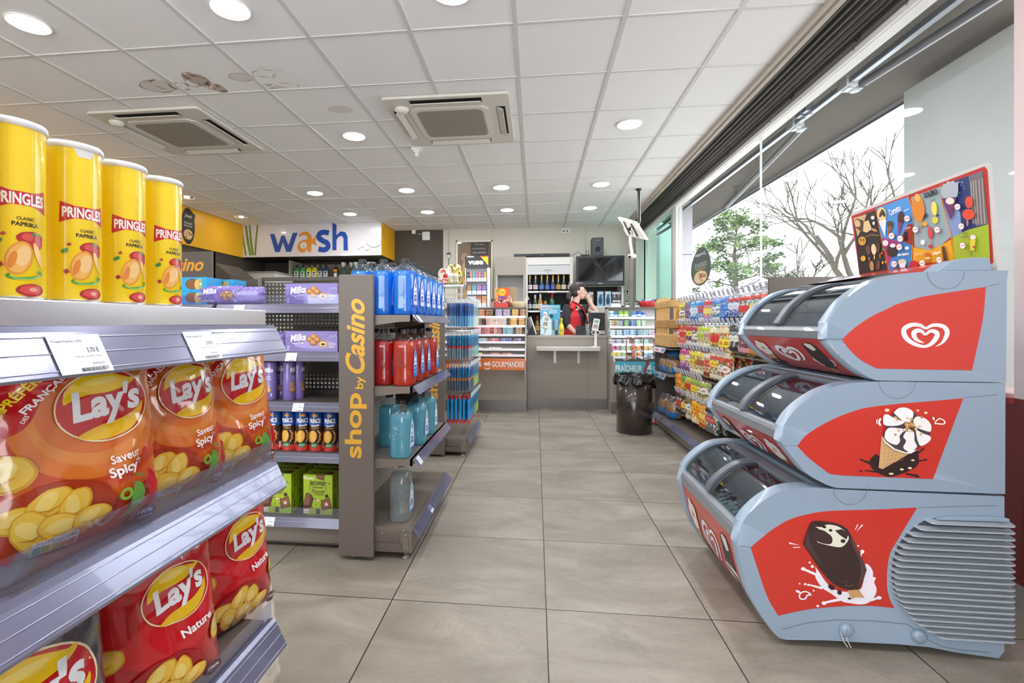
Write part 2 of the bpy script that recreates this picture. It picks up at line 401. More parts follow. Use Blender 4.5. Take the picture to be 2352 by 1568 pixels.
# right-hand wall: dark red dado, sill, end pier, window frames and glass
red_d = M('#6b2a26', .35, coat=.3); pink = M('#d3bfbc', .5)
g = G(red_d).box(XW, XW+.12, 2.1, 8.72, 0, .795)
g.box(XW, XW+.12, YN, 2.1, 0, .795)
g.use(pink).box(XW, XW+.16, YN, 2.13, .796, ZC)
struct('wall_right', g)
struct('baseboard_right', G(M('#8e8880', .5)).box(XW-.02, XW, 1.2, 6.66, 0, .085))
struct('trim_3', G(M('#c9908c', .22, coat=.3)).box(XW-.012, XW+.17, 2.13, 6.66, .795, .812).use(M('#8f2f2b', .3)).box(XW-.014, XW+.01, 2.13, 6.66, .775, .797))
alu = M('#d9dad8', .35, metal=.2); alu_b = M('#b9a999', .4)
g = G(alu).box(XW-.03, XW+.05, 6.66, 6.86, .81, 2.60); g.use(M('#9c9184', .5)).box(XW-.032, XW-.03, 6.82, 6.86, .81, 2.6)
struct('trim_4', g)
for nm, a, b_, z0 in (('window_1', 2.13, 4.31, .812), ('window_2', 4.316, 6.66, .812), ('window_3', 6.90, 8.60, .06)):
    w = G(CLEAR('#fbfcfc' if nm != 'window_3' else '#d5e6e2', gloss=.02 if nm != 'window_3' else .10, name='window_glass', blend=.25)); w.box(XW+.005, XW+.013, a, b_, z0, 2.602)
    o = struct(nm, w)
struct('trim_5', G(M('#e4efec', .2)).box(XW+.002, XW+.016, 4.308, 4.318, .812, 2.6))
g = G(alu).box(XW-.02, XW+.04, 6.86, 6.92, .0, 2.6).box(XW-.02, XW+.04, 8.60, 8.70, 0, 2.6).box(XW-.02, XW+.04, 6.86, 8.7, 0, .06)
g.use(M('#23211f', .6)).box(XW-.022, XW-.005, 8.61, 8.64, 0, 2.6)
struct('door_1', g)
# edge of ceiling, roller shutter box and head rail
g = G(M('#b5aa9c', .5)).box(1.497, 1.535, YN, YB, 2.728, 2.80).box(1.53, 1.56, YN, YB, 2.715, 2.80)
struct('trim_6', g)
g = G(M('#191715', .7)).box(1.56, 1.86, YN, YB, 2.80, 2.84).box(1.85, 1.9, YN, YB, 2.64, 2.84)
slat = M('#4c4844', .45, metal=.3)
prof = []
for i in range(7):
    x = 1.60+.027*i; z = 2.765-.0185*i
    prof += [(x, z+.012), (x+.006, z-.008), (x+.020, z-.010), (x+.027, z-.004)]
prof2 = prof+[(x, z+.03) for x, z in reversed(prof)]
g.use(slat).prism(prof2, YN, YB, axis='y')
g.use(M('#5d5955', .5)).box(1.755, 1.79, YN, YB, 2.635, 2.66)
for y in (1.6, 2.9, 3.6, 4.75, 6.2): g.use(M('#111111', .5)).tube([(1.74, y, 2.665), (1.755, y, 2.645), (1.75, y+.02, 2.63), (1.745, y+.03, 2.645)], .004, 6)
g.tube([(1.745, YN, 2.653), (1.745, YB, 2.653)], .004, 6)
struct('trim_7', g)
g = G(M('#dcdad6', .35)).box(1.782, 1.80, YN, YB, 2.60, 2.655).box(1.80, XW+.03, YN, YB, 2.598, 2.612)
for y in (1.9, 2.6, 3.0, 4.0, 5.2, 6.4): g.use(M('#8a8784', .5)).lathe([(.006, 0), (.006, .004)], (1.778, y, 2.628), 10, axis='x'); g.use(M('#dcdad6', .35))
struct('trim_8', g)
# ------------------------------------------------------------------ ceiling fittings
def downlight():
    t = thing('ceiling_downlight', 'x', 'ceiling light')
    g = G(M('#f3f2f0', .4)).lathe([(.090, -.001), (.104, -.001), (.106, -.006), (.102, -.010), (.092, -.008), (.088, -.003)], n=32)
    ob('trim_ring', g, t)
    g = G(EM('#f7f9ff', LAMP, 'downlight_glow')).lathe([(.089, -.002), (.086, -.010), (.06, -.015), (0, -.017)], n=20)
    ob('diffuser', g, t); return t
def spotlight():
    t = thing('ceiling_spotlight', 'x', 'ceiling light')
    ob('trim_ring', G(M('#f0efec', .4)).lathe([(.088, 0), (.104, -.001), (.106, -.006), (.1, -.01), (.088, -.006), (.07, .02)], n=32), t)
    ob('reflector', G(M('#d8d4cc', .15, metal=.9)).lathe([(.086, -.004), (.06, .0), (.03, .001), (.0, .0012)], n=24), t)
    ob('bulb', G(EM('#fff0d8', LAMP*.8, 'spot_glow')).lathe([(.040, -.003), (.034, -.008), (.0, -.010)], n=16), t); return t
dl = Spawn(downlight()); sl = Spawn(spotlight())
rows = {2.46: 'row nearest the camera', 4.26: 'row level with the air conditioners', 6.06: 'second row from the back', 7.27: 'row nearest the back'}
cols = {-2.81: 'fourth from the window', -1.61: 'third from the window', -.42: 'second from the window', .78: 'nearest the window'}
for y in (.66, 2.46, 4.26, 6.06, 7.27):
    for x in (-4.58, -2.81, -1.61, -.42, .78):
        if y == 4.26 and x in (-2.81, -.42): continue
        z = ZC+.002
        if y == .66 or (y == 2.46 and x in (-4.58, -.42, .78)):
            dl((x, y, z), label='round recessed ceiling light outside the top of the view', group='ceiling lights out of view'); continue
        if x == -4.58 and y > 5:
            sl((x, y, z), label='recessed adjustable spotlight with visible bulb, '+('nearer the chip cans' if y < 7 else 'nearer the white fascia panel')); continue
        c = cols.get(x, 'farthest left above the cans')
        dl((x, y, z), label='round ceiling light '+c+', '+rows[y])
def cassette():
    t = thing('air_conditioner', 'x', 'air conditioner')
    wh = M('#dcd8ce', .45); h = .475
    g = G(wh).rbox(-h, h, -h, h, -.022, 0, r=.03, n=4); 
    ob('fascia', g, t, bevel=.006, bseg=2)
    g = G(M('#e2dfd7', .5))
    p = [(-.27,-.33),(.27,-.33),(.33,-.27),(.33,.27),(.27,.33),(-.27,.33),(-.33,.27),(-.33,-.27)]
    g.prism([(a*.93, b*.93) for a, b in p], -.030, -.02); ob('grille_frame', g, t)
    g = G(M('#a9a297', .7))
    g.prism([(a*.80, b*.80) for a, b in p], -.0315, -.028)
    g.use(M('#8e877b', .7))
    for i in range(26):
        y = -.25+.02*i; g.box(-.25, .25, y, y+.008, -.033, -.031)
    ob('grille', g, t)
    for k in range(4):
        g = G(M('#14110e', .8)).box(-.27, .27, -.435, -.365, -.0235, -.021)
        q = g.__class__(); 
        rot = Matrix.Rotation(k*pi/2, 4, 'Z'); g.xf(rot); ob('air_slot', g, t)
        g = G(wh); g.box(-.262, .262, -.028, .028, -.003, .003)
        tilt = Matrix.Translation((0, -.392, -.031)) @ Matrix.Rotation(radians(24), 4, 'X'); g.xf(tilt); g.xf(rot); ob('louver', g, t)
    g = G(M('#e6e3da', .4)).lathe([(.055, -.022), (.052, -.034), (.035, -.05), (.0, -.055)], (-.36, -.30, 0), n=20)
    g.use(M('#6b655c', .5)).lathe([(.006, -.05), (.0, -.058)], (-.35, -.31, 0), 8).lathe([(.006, -.05), (.0, -.058)], (-.37, -.305, 0), 8)
    ob('sensor', g, t); return t
ac = Spawn(cassette())
ac((-.665, 4.02, ZC), label='square ceiling air conditioner above the aisle, the right one of the two')
ac((-3.055, 4.00, ZC), label='square ceiling air conditioner left of the middle, above the snack cans')
t = thing('ceiling_sensor', 'small white square sensor hanging under the ceiling by the right air conditioner', 'sensor', (-1.125, 4.62, ZC))
ob('base', G(M('#ecebe8', .4)).rbox(-.045, .045, -.045, .045, -.03, 0, r=.008), t)
ob('sensor_head', G(M('#e4e2de', .4)).box(-.03, .03, -.03, .03, -.045, -.03).lathe([(.02, -.045), (.018, -.075), (0, -.078)], n=14), t)
# ------------------------------------------------------------------ outside the windows
struct('floor_outside', G(M('#bab7b1', .9, noise=.1)).box(XW+.2, 90, -6, 120, -.15, -.05))
conc = M('#dbe3e0', .75, noise=.05, nscale=3)
g = G(conc).box(2.4, 2.95, 2.765, 3.53, -.05, 2.60)
ob('concrete_pillar', g, None, 'pale green-grey concrete pillar outside the window behind the ice cream freezer', 'pillar')
ob('facade_column', G(M('#b9b4ba', .7)).box(1.96, 2.12, 7.0, 7.4, -.05, 3.0).use(M('#77737a', .8)).box(1.958, 2.122, 6.998, 7.4, 2.02, 2.03), None,
   'lilac-grey column outside, just right of the white window post', 'column')
ob('screen_wall', G(M('#9fb0a9', .7, noise=.08, nscale=2)).box(1.95, 2.75, 9.4, 9.6, -.05, 3.0).use(M('#6d7a76', .7)).box(2.2, 2.26, 9.38, 9.4, 0, 3.0), None,
   'grey-green screen wall outside the far glass door', 'wall')
t = thing('awning', 'grey fabric awning with folding arms seen through the top of the windows', 'awning', (1.95, 3, 2.75))
fab = CLEAR('#ffffff', gloss=.02, diff=1., dcol='#7d7872', name='awning_fabric', rough=.6, blend=.03)
g = G(fab)
def fa(u, v):
    y = -1.5+10.0*v; x = 1.93+.62*u
    return (x, y, 2.80-.15*u-.012*sin(pi*u)*(1+.5*sin(y*5)+.3*sin(y*13+u*4)))
g.grid(fa, 8, 120); g.grid(lambda u, v: tuple(Vector(fa(u, v))+Vector((0,0,.004))), 8, 120)
g.use(M('#6b6763', .8)).box(2.14, 2.145, 5.55, 5.62, 2.70, 2.735)
ob('fabric', g, t, world=True, clean=False)
gal = M('#b4bcc4', .35, metal=.5); arm = M('#d7d9db', .4); dk = M('#5c5f63', .5)
ob('front_bar', G(M('#c3c6c8', .4)).box(2.535, 2.575, -1.5, 8.5, 2.618, 2.672).use(dk).box(2.530, 2.536, -1.5, 8.5, 2.605, 2.622), t, world=True)
ob('torsion_bar', G(gal).rbox(1.985, 2.022, -1.5, 8.4, 2.615, 2.652, r=.004, n=2, axis='y'), t, world=True)
ob('roller', G(M('#77736d', .8)).tube([(1.955, -1.5, 2.735), (1.955, 8.4, 2.735)], .04, 14), t, world=True)
def bracket(y):
    g = G(arm).box(1.97, 2.04, y-.05, y+.05, 2.60, 2.665).lathe([(.028, -.03), (.028, .03)], (2.06, y+.02, 2.62), 12)
    g.use(gal).box(1.99, 2.09, y-.02, y+.03, 2.595, 2.612).lathe([(.012, 0), (.012, .01)], (2.0, y-.03, 2.592), 8); ob('bracket', g, t, world=True)
def armbar(a, b):
    g = G(dk); a, b = Vector(a), Vector(b); g.tube([a, b], .024, 4); g.use(arm).tube([a+Vector((.012,-.02,-.02)), b+Vector((.012,-.02,-.02))], .010, 4)
    ob('arm', g, t, world=True)
b1 = atX(1960, 205, 2.04).y; b2 = atX(1835, 300, 2.04).y; b3 = atX(1640, 470, 2.04).y; b4 = atX(1500, 560, 2.04).y
for y in (b1, b2, b4): bracket(y)
armbar((2.07, b1-.03, 2.62), (2.30, 1.2, 2.63)); armbar((2.07, b2+.03, 2.62), (2.54, atX(1662, 457, 2.54).y, 2.64))
k1 = atX(1590, 487, 2.30); armbar((2.07, b4-.05, 2.61), k1); armbar(k1, (2.54, atX(1560, 535, 2.5).y, 2.63))
for y in (b1+.5, b2-.25): ob('support', G(gal).box(1.95, 2.0, y-.03, y+.03, 2.63, 2.74).use(arm).tube([(2.0, y, 2.61), (2.0, y, 2.66)], .012, 8), t, world=True)
# trees and buildings across the road
bark = M('#4a443b', .9, noise=.2, nscale=8)
def branches(g, p, d, l, r, lvl, rnd, tips, droop=.0, spread=.7, mn=.012):
    p = Vector(p); d = Vector(d).normalized(); pts = [p]; q = p.copy(); n = 4
    for i in range(n):
        d = (d+Vector((rnd.uniform(-1,1), rnd.uniform(-1,1), rnd.uniform(-.6,.9)))*.22).normalized(); q = q+d*l/n; pts.append(q.copy())
    g.tube(pts, [max(mn, r*(1-.45*i/n)) for i in range(n+1)], 5 if lvl > 1 else 3, cap=False)
    if lvl == 0: tips.append((q, d)); return
    for k in range(rnd.choice((2, 3, 3)) if lvl > 1 else 3):
        i = rnd.randint(2, n); nd = (d+Vector((rnd.uniform(-1,1), rnd.uniform(-1,1), rnd.uniform(-.5,.8)))*spread)
        branches(g, pts[i], nd, l*rnd.uniform(.55, .8), r*.55, lvl-1, rnd, tips, droop, spread, mn)
rnd = random.Random(5); base = Vector((13.5, 22, 0)); tips = []
t = thing('bare_tree', 'large bare tree with twisting branches outside the window, right of the evergreen', 'tree', tuple(base))
g = G(bark); g.tube([base, base+Vector((.1,0,1.4)), base+Vector((.0,.1,2.4))], [.30, .25, .22], 10)
for dx, dz, l, r in ((-1.4, 1.1, 3.0, .12), (-.5, 1.5, 2.6, .11), (.15, 1.6, 3.0, .13), (.8, 1.2, 2.4, .10), (1.2, .8, 2.2, .08), (-1.5, .45, 2.2, .08), (-.9, .1, 1.8, .06)):
    branches(g, base+Vector((0, 0, rnd.uniform(1.5, 2.4))), (dx, rnd.uniform(-.4, .4), dz), l*1.1, r*1.25, 4, rnd, tips, spread=.75, mn=.02)
ob('trunk', g, t, world=True, clean=False)
g = G(M('#414d28', .8)); 
for q, d in tips[:160]:
    if q.z > 4.0: continue
    for k in range(5):
        c = q+Vector((rnd.gauss(0,.12), rnd.gauss(0,.12), rnd.gauss(0,.12))); s = .05
        g.add([c+Vector((-s,0,0)), c+Vector((0,0,-s*.5)), c+Vector((s,0,.02)), c+Vector((0,.03,s*.5))], [(0,1,2,3)])
ob('ivy_leaves', g, t, world=True, clean=False)
base = Vector((11.3, 30, 0)); t = thing('evergreen_tree', 'tall leafy evergreen tree outside the window behind the oval window sticker', 'tree', tuple(base)); tips = []
g = G(bark); g.tube([base, base+Vector((.2,0,3)), base+Vector((.1,0,5)), base+Vector((.3,0,7.2))], [.2, .16, .1, .03], 8)
for i in range(26):
    z = 1.2+5.9*i/26; a = i*2.4; l = 2.6*(1-(z/9.2))*rnd.uniform(.7, 1.1)
    branches(g, base+Vector((.15, 0, z)), (cos(a), sin(a)*.8, .28), l, .05, 2, rnd, tips, spread=.6, mn=.01)
ob('trunk', g, t, world=True, clean=False)
g = G(M('#7d8f5c', .8)); g2 = M('#3b4c30', .8); g1 = M('#5d7145', .8)
for q, d in tips:
    g.use(g1 if rnd.random() < .5 else g2); cc = q+Vector((rnd.gauss(0,.1), rnd.gauss(0,.1), rnd.gauss(0,.05)))
    for k in range(32):
        c = cc+Vector((rnd.gauss(0,.20), rnd.gauss(0,.20), rnd.gauss(0,.085))); s = rnd.uniform(.06, .13); a = rnd.uniform(0, 3.14)
        x = Vector((cos(a), sin(a), rnd.uniform(-.4,.4)))*s; y = Vector((-sin(a)*.3, cos(a)*.3, rnd.uniform(.3, 1)))*s*.6
        g.add([c-x, c-y, c+x, c+y], [(0,1,2,3)])
ob('foliage', g, t, world=True, clean=False)
for bx, by, w, h, n in ((30, 62, 6.5, 11.2, 6), (37.5, 64, 2.2, 9.0, 4)):
    g = G(M('#e0e0de', .8)).box(bx-w/2, bx+w/2, by, by+4, 0, h); g.use(M('#8f9498', .4))
    for i in range(6):
        for j in range(n):
            x = bx-w/2+w*(i+.3)/6; z = 1+1.6*j; g.box(x, x+w/15, by-.03, by+.02, z, z+.9)
    ob('apartment_block', g, None, ('pale distant apartment block with rows of windows between the two trees' if w > 3 else 'narrow pale distant building by the bare tree'), 'building')
# oval window sticker: faces the street, so its print reads mirrored from inside
c = atX(1608, 612, XW); hz = .215; hy = abs(atX(1585, 612, XW).y-atX(1630, 612, XW).y)/2
g = G(M('#4c5450', .6)); sf = lambda x, y, d=0: (XW+.0035-d, c.y+x, c.z+y)
out = [(hy*cos(a)*(1-.12*sin(a)), hz*sin(a)) for a in [2*pi*i/40 for i in range(40)]]
g.prism([(c.y+a, c.z+b) for a, b in out], XW+.0035, XW+.0045, axis='x')
mr = lambda x, y: (x, y)
decal(g, sf, [T('Joseph', .0, .135, hy*1.1, .045, '#c9cec9', rot=0, shear=.3), T('DÉCOUVREZ & SAVOUREZ', 0, .035, hy*1.2, .022, '#b9bfba'), T('NOTRE PIZZERIA 24/24', 0, .005, hy*1.2, .022, '#b9bfba'),
    Rc(-hy*.5, hy*.5, -.035, -.02, '#8d9a3c'), El(0, -.12, hy*.68, .075, '#c9a377', wob=.03), El(0, -.12, hy*.58, .064, '#dcc39b', wob=.05, seed=3)]+
    [El(R.uniform(-.5,.5)*hy, -.12+R.uniform(-.045,.045), hy*.1, .009, R.choice(['#b0562f', '#e8d7b5', '#8a6a3a']), wob=.2, seed=i, n=9) for i in range(22)], off=.0006)
ob('window_sticker', g, None, 'grey oval sticker with a pizza picture on the window glass beyond the snack rack', 'sticker', clean=False)
# ------------------------------------------------------------------ the near snack shelves on the left
steel = M('#7d756d', .45, metal=.15); steel_l = M('#d4d4d6', .22, metal=.75); taupe_s = M('#7b7167', .42); taupe_d = M('#5d554e', .5)
rail_m = M('#83859e', .2, metal=.4, coat=.6); rail_c = CLEAR('#dfe2f4', gloss=.16, diff=.42, dcol='#a9acc9', name='rail_plastic', rough=.08)
rail_h = M('#a9abc6', .18, metal=.4, coat=.6)
perf = M('#4a443e', .55)
XS = -.655; YE = 1.150          # shelf front line and far end of the near gondola
t = thing('snack_shelving', 'near left metal shelving carrying yellow snack cans and big chip bags', 'shelving', (-.95, .2, 0))
for z, nm in ((1.115, 'top_shelf'), (.745, 'shelf'), (.365, 'shelf'), (.10, 'base_shelf')):
    d = .0 if z > 1 else .0
    g = G(steel_l if z > 1 else taupe_s).box(-1.25, XS, -1.0, YE-.015, z-.03, z)
    if z > 1: g.box(XS-.004, XS+.004, -1.0, YE-.015, z-.034, z+.001)
    ob(nm, g, t, world=True, bevel=.0015)
    zz = z-.036 if z > 1 else z-.004
    # tilted ticket rail
    g = G(rail_m)
    pr = [(XS+.002, zz-.002), (XS+.016, zz+.002), (XS+.022, zz-.006), (XS+.050, zz-.062), (XS+.048, zz-.066), (XS+.016, zz-.012), (XS+.004, zz-.02)]
    if z > .5 and z < 1: pr = [(XS+.002, zz+.006), (XS+.02, zz+.008), (XS+.026, zz-.002), (XS+.050, zz-.052), (XS+.048, zz-.058), (XS+.018, zz-.012), (XS+.004, zz-.02)]
    g.prism(pr, -1.0, YE, axis='y')
    g.use(rail_h)
    a, b_ = pr[2], pr[3]
    for q in (.12, .5, .9):
        x = a[0]+(b_[0]-a[0])*q; y = a[1]+(b_[1]-a[1])*q; g.tube([(x+.0004, -1.0, y), (x+.0004, YE, y)], .0010, 6)
    ob('price_rail', g, t, world=True)
    if z < 1:
        ob('front_lip', G(CLEAR('#eef0ff', gloss=.14, diff=.10, dcol='#c8cbe0', name='clear_lip')).box(XS+.004, XS+.008, -1.0, YE+.003, z-.012, z+(.050 if z > .5 else .035)), t, world=True)
ob('back_panel', G(perf).box(-1.28, -1.25, -1.0, YE-.015, .0, 1.09), t, world=True)
ob('base_panel', G(taupe_s).box(-1.25, XS-.03, -1.0, YE-.03, 0, .068), t, world=True)
ob('upright', G(taupe_s).box(-1.28, -1.25, YE-.015, YE+.01, 0, 1.10), t, world=True)
def ticket(parent, o, a, b, w, h, lines, label=None, name='price_ticket', col='#e9eef4', bar=True):
    g = G(M(col, .35)); sf = plane(o, a, b); g.add([sf(-w/2,-h/2,.0002), sf(w/2,-h/2,.0002), sf(w/2,h/2,.0002), sf(-w/2,h/2,.0002), sf(-w/2,-h/2,-.0006), sf(w/2,-h/2,-.0006), sf(w/2,h/2,-.0006), sf(-w/2,h/2,-.0006)], [(0,1,2,3),(7,6,5,4),(0,4,5,1),(1,5,6,2),(2,6,7,3),(3,7,4,0)])
    it = []
    for s, x, y, ww, hh, c in lines: it.append(T(s, x*w, y*h, ww*w, hh*h, c, fat=0))
    if bar:
        x = -.12*w
        while x < .36*w:
            bw = R.choice((.008, .014, .02))*w; it.append(Rc(x, x+bw, -.46*h, -.37*h, '#2b3340')); x += bw+R.choice((.008, .014))*w
    decal(g, sf, it, off=.0005, step=.0001); return ob(name, g, parent, world=True, clean=False)
zz = 1.115-.036; a0 = Vector((XS+.0245, 0, zz-.006)); sl_ = Vector((.028, 0, -.056)).normalized()
for y, s, pr_ in ((atX(180, 790, XS+.035).y, 'Pringles Paprika 175G', '3,70 €'), (atX(462, 776, XS+.035).y, 'Pringles Original 175G', '3,70 €')):
    ticket(t, (XS+.0395, y, zz-.0355), (0,1,0), -sl_, .078, .058, [(s, -.18, .32, .55, .075, '#5b6b80'), (pr_, .25, .08, .24, .15, '#44546a'), ('Prix kg : 21,14 €   175 g', .12, -.08, .5, .055, '#6a7a8c'), ('5053990161633', .25, -.27, .24, .05, '#6a7a8c')])
# snack cans
def snack_can(hole=False):
    t = thing('snack_can', 'x', 'can')
    r, h = .0375, .235; g = G(M('#ffe024', .22, coat=.6, name='can_yellow'))
    g.lathe([(r-.001, 0), (r, .002), (r, h)], n=48)
    g.use(M('#b9b9b4', .3, metal=.8)).lathe([(r+.0006, -.0), (r+.0008, .004), (r, .005)], n=48)
    sf = lambda x, y, d=0: ((r+d)*sin(x/r), -(r+d)*cos(x/r), y+h/2)
    it = [Pg([(-.0315,.040),(.0315,.040),(.0335,.036),(.030,-.0)
             ,(.0,.008),(-.030,-.0),(-.0335,.036)][:7], '#c8202c')]
    it = [Pg([(-.030,.034),(-.012,.028),(.012,.028),(.030,.034),(.031,.002),(.012,.010),(-.012,.010),(-.031,.002)], '#c3202b')]
    it += [T('PRINGLES', 0, .0185, .055, .016, '#f6f3f0', fat=.035)]
    it += [T('CLASSIC', .004, -.008, .020, .0045, '#2a2416'), T('PAPRIKA', .004, -.0155, .030, .0058, '#2a2416', fat=.03)]
    it += [El(.010,-.034,.016,.010,'#b02026',wob=.06,seed=1), El(.016,-.040,.010,.009,'#c22a2c',wob=.05,seed=2), El(.006,-.032,.007,.005,'#d8504a',wob=.1), stroke([(.010,-.030),(.014,-.026),(.020,-.028)], .0025, '#3f8a3a'),
           El(-.003,-.061,.0145,.023,'#e0962f',rot=-14,wob=.03), El(-.003,-.061,.0125,.020,'#eab257',rot=-14,wob=.04), El(.001,-.058,.008,.014,'#f0c987',rot=-14,wob=.04), El(-.010,-.064,.004,.012,'#d9862a',rot=-14),
           El(.019,-.056,.004,.018,'#f0c35a',rot=20), Rg(.004,-.083,.021,.007,.0035,'#4f9a3a',a0=150,a1=400,rot=8), Rg(.006,-.085,.016,.005,.002,'#8ac46a',a0=160,a1=380,rot=8),
           El(.010,-.104,.017,.0085,'#a81f24',wob=.05), El(.010,-.103,.013,.006,'#d04a42',wob=.08), El(.012,-.103,.005,.003,'#e9a090'), Pg([(-.026,-.070),(-.021,-.067),(-.018,-.072),(-.023,-.075)],'#a8232a'), Pg([(-.022,-.030),(-.018,-.027),(-.016,-.031),(-.020,-.033)],'#b8372f'),
           El(-.024,-.040,.005,.003,'#2f8f46',rot=35)]
    decal(g, sf, it, cell=.004, off=.0003, step=.00004, mat=lambda c: M(c, .3, coat=.4))
    ob('can_body', g, t, clean=False)
    g = G(M('#e9ebee', .25, coat=.4)).lathe([(r+.0002, h-.002), (r+.0022, h-.001), (r+.0022, h+.006), (r+.0012, h+.008), (r-.002, h+.007), (r-.003, h+.004), (0, h+.004)], n=48)
    ob('lid', g, t)
    if hole: pass
    return t
cans = Spawn(snack_can()); 
for i, (y, nm) in enumerate(((.606, 'nearest one, cut by the edge'), (.697, 'second of the four in front'), (.787, 'third of the four in front'), (.877, 'farthest of the four in front'))):
    cans((-.720, y, 1.116), rz=radians(62+2*i)+.1, label='tall yellow snack can on the top shelf, '+nm)
for k, y in enumerate((.53,)):
    cans((-.720, y, 1.116), rz=1.2, label='tall yellow snack can beyond the left edge of the view')
del_tab = G(M('#e6e8ea', .3)).grid(lambda u, v: ((.0379)*sin((u-.5)*.75*(1-.4*v)), -.0379*cos((u-.5)*.75*(1-.4*v)), .233-.012*v), 8, 4)
o = ob('lid_tab', del_tab, None); o.parent = [q for q in bpy.data.objects if q.name == 'snack_can.001'][0] if 'snack_can.001' in bpy.data.objects else cans.p
# chip bags
def chip(cx, cy, r, rot=0, seed=0, k=1.):
    return [El(cx, cy, r, r*.82*k, '#d9a228', rot=rot, wob=.09, seed=seed, n=22), El(cx-r*.03, cy+r*.04, r*.90, r*.72*k, '#ecc54a', rot=rot, wob=.10, seed=seed, n=22),
            El(cx-r*.1, cy+r*.12, r*.55, r*.38*k, '#f3d876', rot=rot+20, wob=.14, seed=seed+1, n=16), stroke([(cx-r*.5, cy-r*.2), (cx, cy-r*.32), (cx+r*.45, cy-r*.1)], [.0, r*.12, 0], '#c99122')]
def logo(cx, cy, s, rot=6, letter='#eef6fb'):
    """round yellow emblem crossed by a red ribbon with white script"""
    c_, s_ = cos(radians(rot)), sin(radians(rot))
    def q(pts): return [(cx+s*(x*c_-y*s_), cy+s*(x*s_+y*c_)) for x, y in pts]
    ring = [(1.06*cos(a), .93*sin(a)) for a in [2*pi*i/40 for i in range(40)]]
    blob = [(1.02*cos(a), .89*sin(a)) for a in [2*pi*i/40 for i in range(40)]]
    top = spline([(-.86,.22),(-.72,.58),(-.35,.84),(.1,.86),(.52,.68),(.66,.60),(.78,.60),(.80,.52),(.55,.40),(.1,.33),(-.4,.36),(-.86,.22)], 5)[:-1]
    bot = spline([(-.78,-.62),(-.55,-.76),(-.1,-.86),(.4,-.78),(.78,-.45),(.90,-.1),(.7,-.28),(.3,-.42),(-.2,-.46),(-.62,-.55),(-.78,-.62)], 5)[:-1]
    L_ = spline([(-.78,-.52),(-.60,-.40),(-.56,.02),(-.62,.38)], 6)
    it = [Pg(q(ring), '#f7efc0'), Pg(q(blob), '#c41e26'), Pg(q(top), '#f4d21c'), Pg(q(bot), '#f2c51d'), El(*q([(.0,.66)])[0], s*.4, s*.09, '#fbe66a', rot=rot)]
    it += [T("Lay's", cx+s*(.04*c_+.0*s_), cy+s*(.02*c_+.04*s_), s*1.62, s*1.0, letter, rot=rot, fat=.04, shear=.22, res=4)]
    return it
def spicy():
    it = []
    for k, (r_, c) in enumerate(((.175,'#d8641f'),(.150,'#c94a22'),(.125,'#dd7a2c'),(.100,'#e08a3a'))): it.append(El(.012, .045, r_, r_*1.02, c, n=48))
    it += [El(.012,.045,.088,.080,'#d9722a',n=40)]
    it += [Pg(spline([(-.118,.108),(-.083,.140),(-.038,.165),(-.018,.118),(-.058,.085),(-.088,.028),(-.131,.025),(-.118,.108)],4)[:-1], '#c4161f')]
    it += [T('PRÉFÉRÉES', -.080, .102, .095, .018, '#f4e11c', rot=46, fat=.03), T('DES', -.086,.045,.014,.006,'#ffffff', rot=60), T('FRANÇAIS', -.058, .086, .085, .014, '#ffffff', rot=46, fat=.03), T('LES CHIPS', -.113,.056,.026,.007,'#f4e11c',rot=65)]
    it += chip(-.118,-.045,.042,seed=3)+chip(.07,.175,.03,seed=5)
    it += logo(.028, .052, .074, rot=8)
    it += [T('Saveur', .052,-.052,.052,.017,'#ffffff',rot=10,fat=.02), T('Spicy*', .052,-.078,.060,.026,'#ffffff',rot=10,fat=.03)]
    it += [El(-.055,-.135,.085,.062,'#a8391a',n=30)]
    for i,(x,y,r_) in enumerate(((-.10,-.125,.034),(-.065,-.108,.036),(-.03,-.125,.036),(-.085,-.15,.04),(-.045,-.155,.038),(-.005,-.15,.03))): it += chip(x,y,r_,rot=i*37,seed=i+10,k=.8)
    it += [Pg(spline([(.062,-.105),(.078,-.115),(.082,-.14),(.055,-.165),(.035,-.172),(.05,-.155),(.062,-.105)],4)[:-1],'#5da03a'), Pg(spline([(.088,-.085),(.104,-.10),(.112,-.135),(.10,-.165),(.092,-.13),(.088,-.085)],4)[:-1],'#c01f22'), stroke([(.06,-.09),(.085,-.10)],.003,'#5a8a30')]
    it += [Rg(.045,-.125,.012,.012,.006,'#7db33c'), El(.085,-.055,.008,.013,'#c0402a')]
    it += [Rc(-.085,-.02,-.193,-.168,'#f3f3f0'), T('NUTRI-SCORE',-.052,-.172,.055,.006,'#6a6a6a')]+[Rc(-.083+i*.012,-.072+i*.012,-.191,-.178,c) for i,c in enumerate(('#1f7f45','#7fbf3a','#f0bf2a','#e88a2a','#d8452a'))]
    it += [El(.085,-.178,.022,.018,'#5a1a1c'), T('100%',.085,-.173,.03,.009,'#ffffff',fat=.02), T('QUALITÉ',.085,-.184,.03,.005,'#ffffff')]
    return it
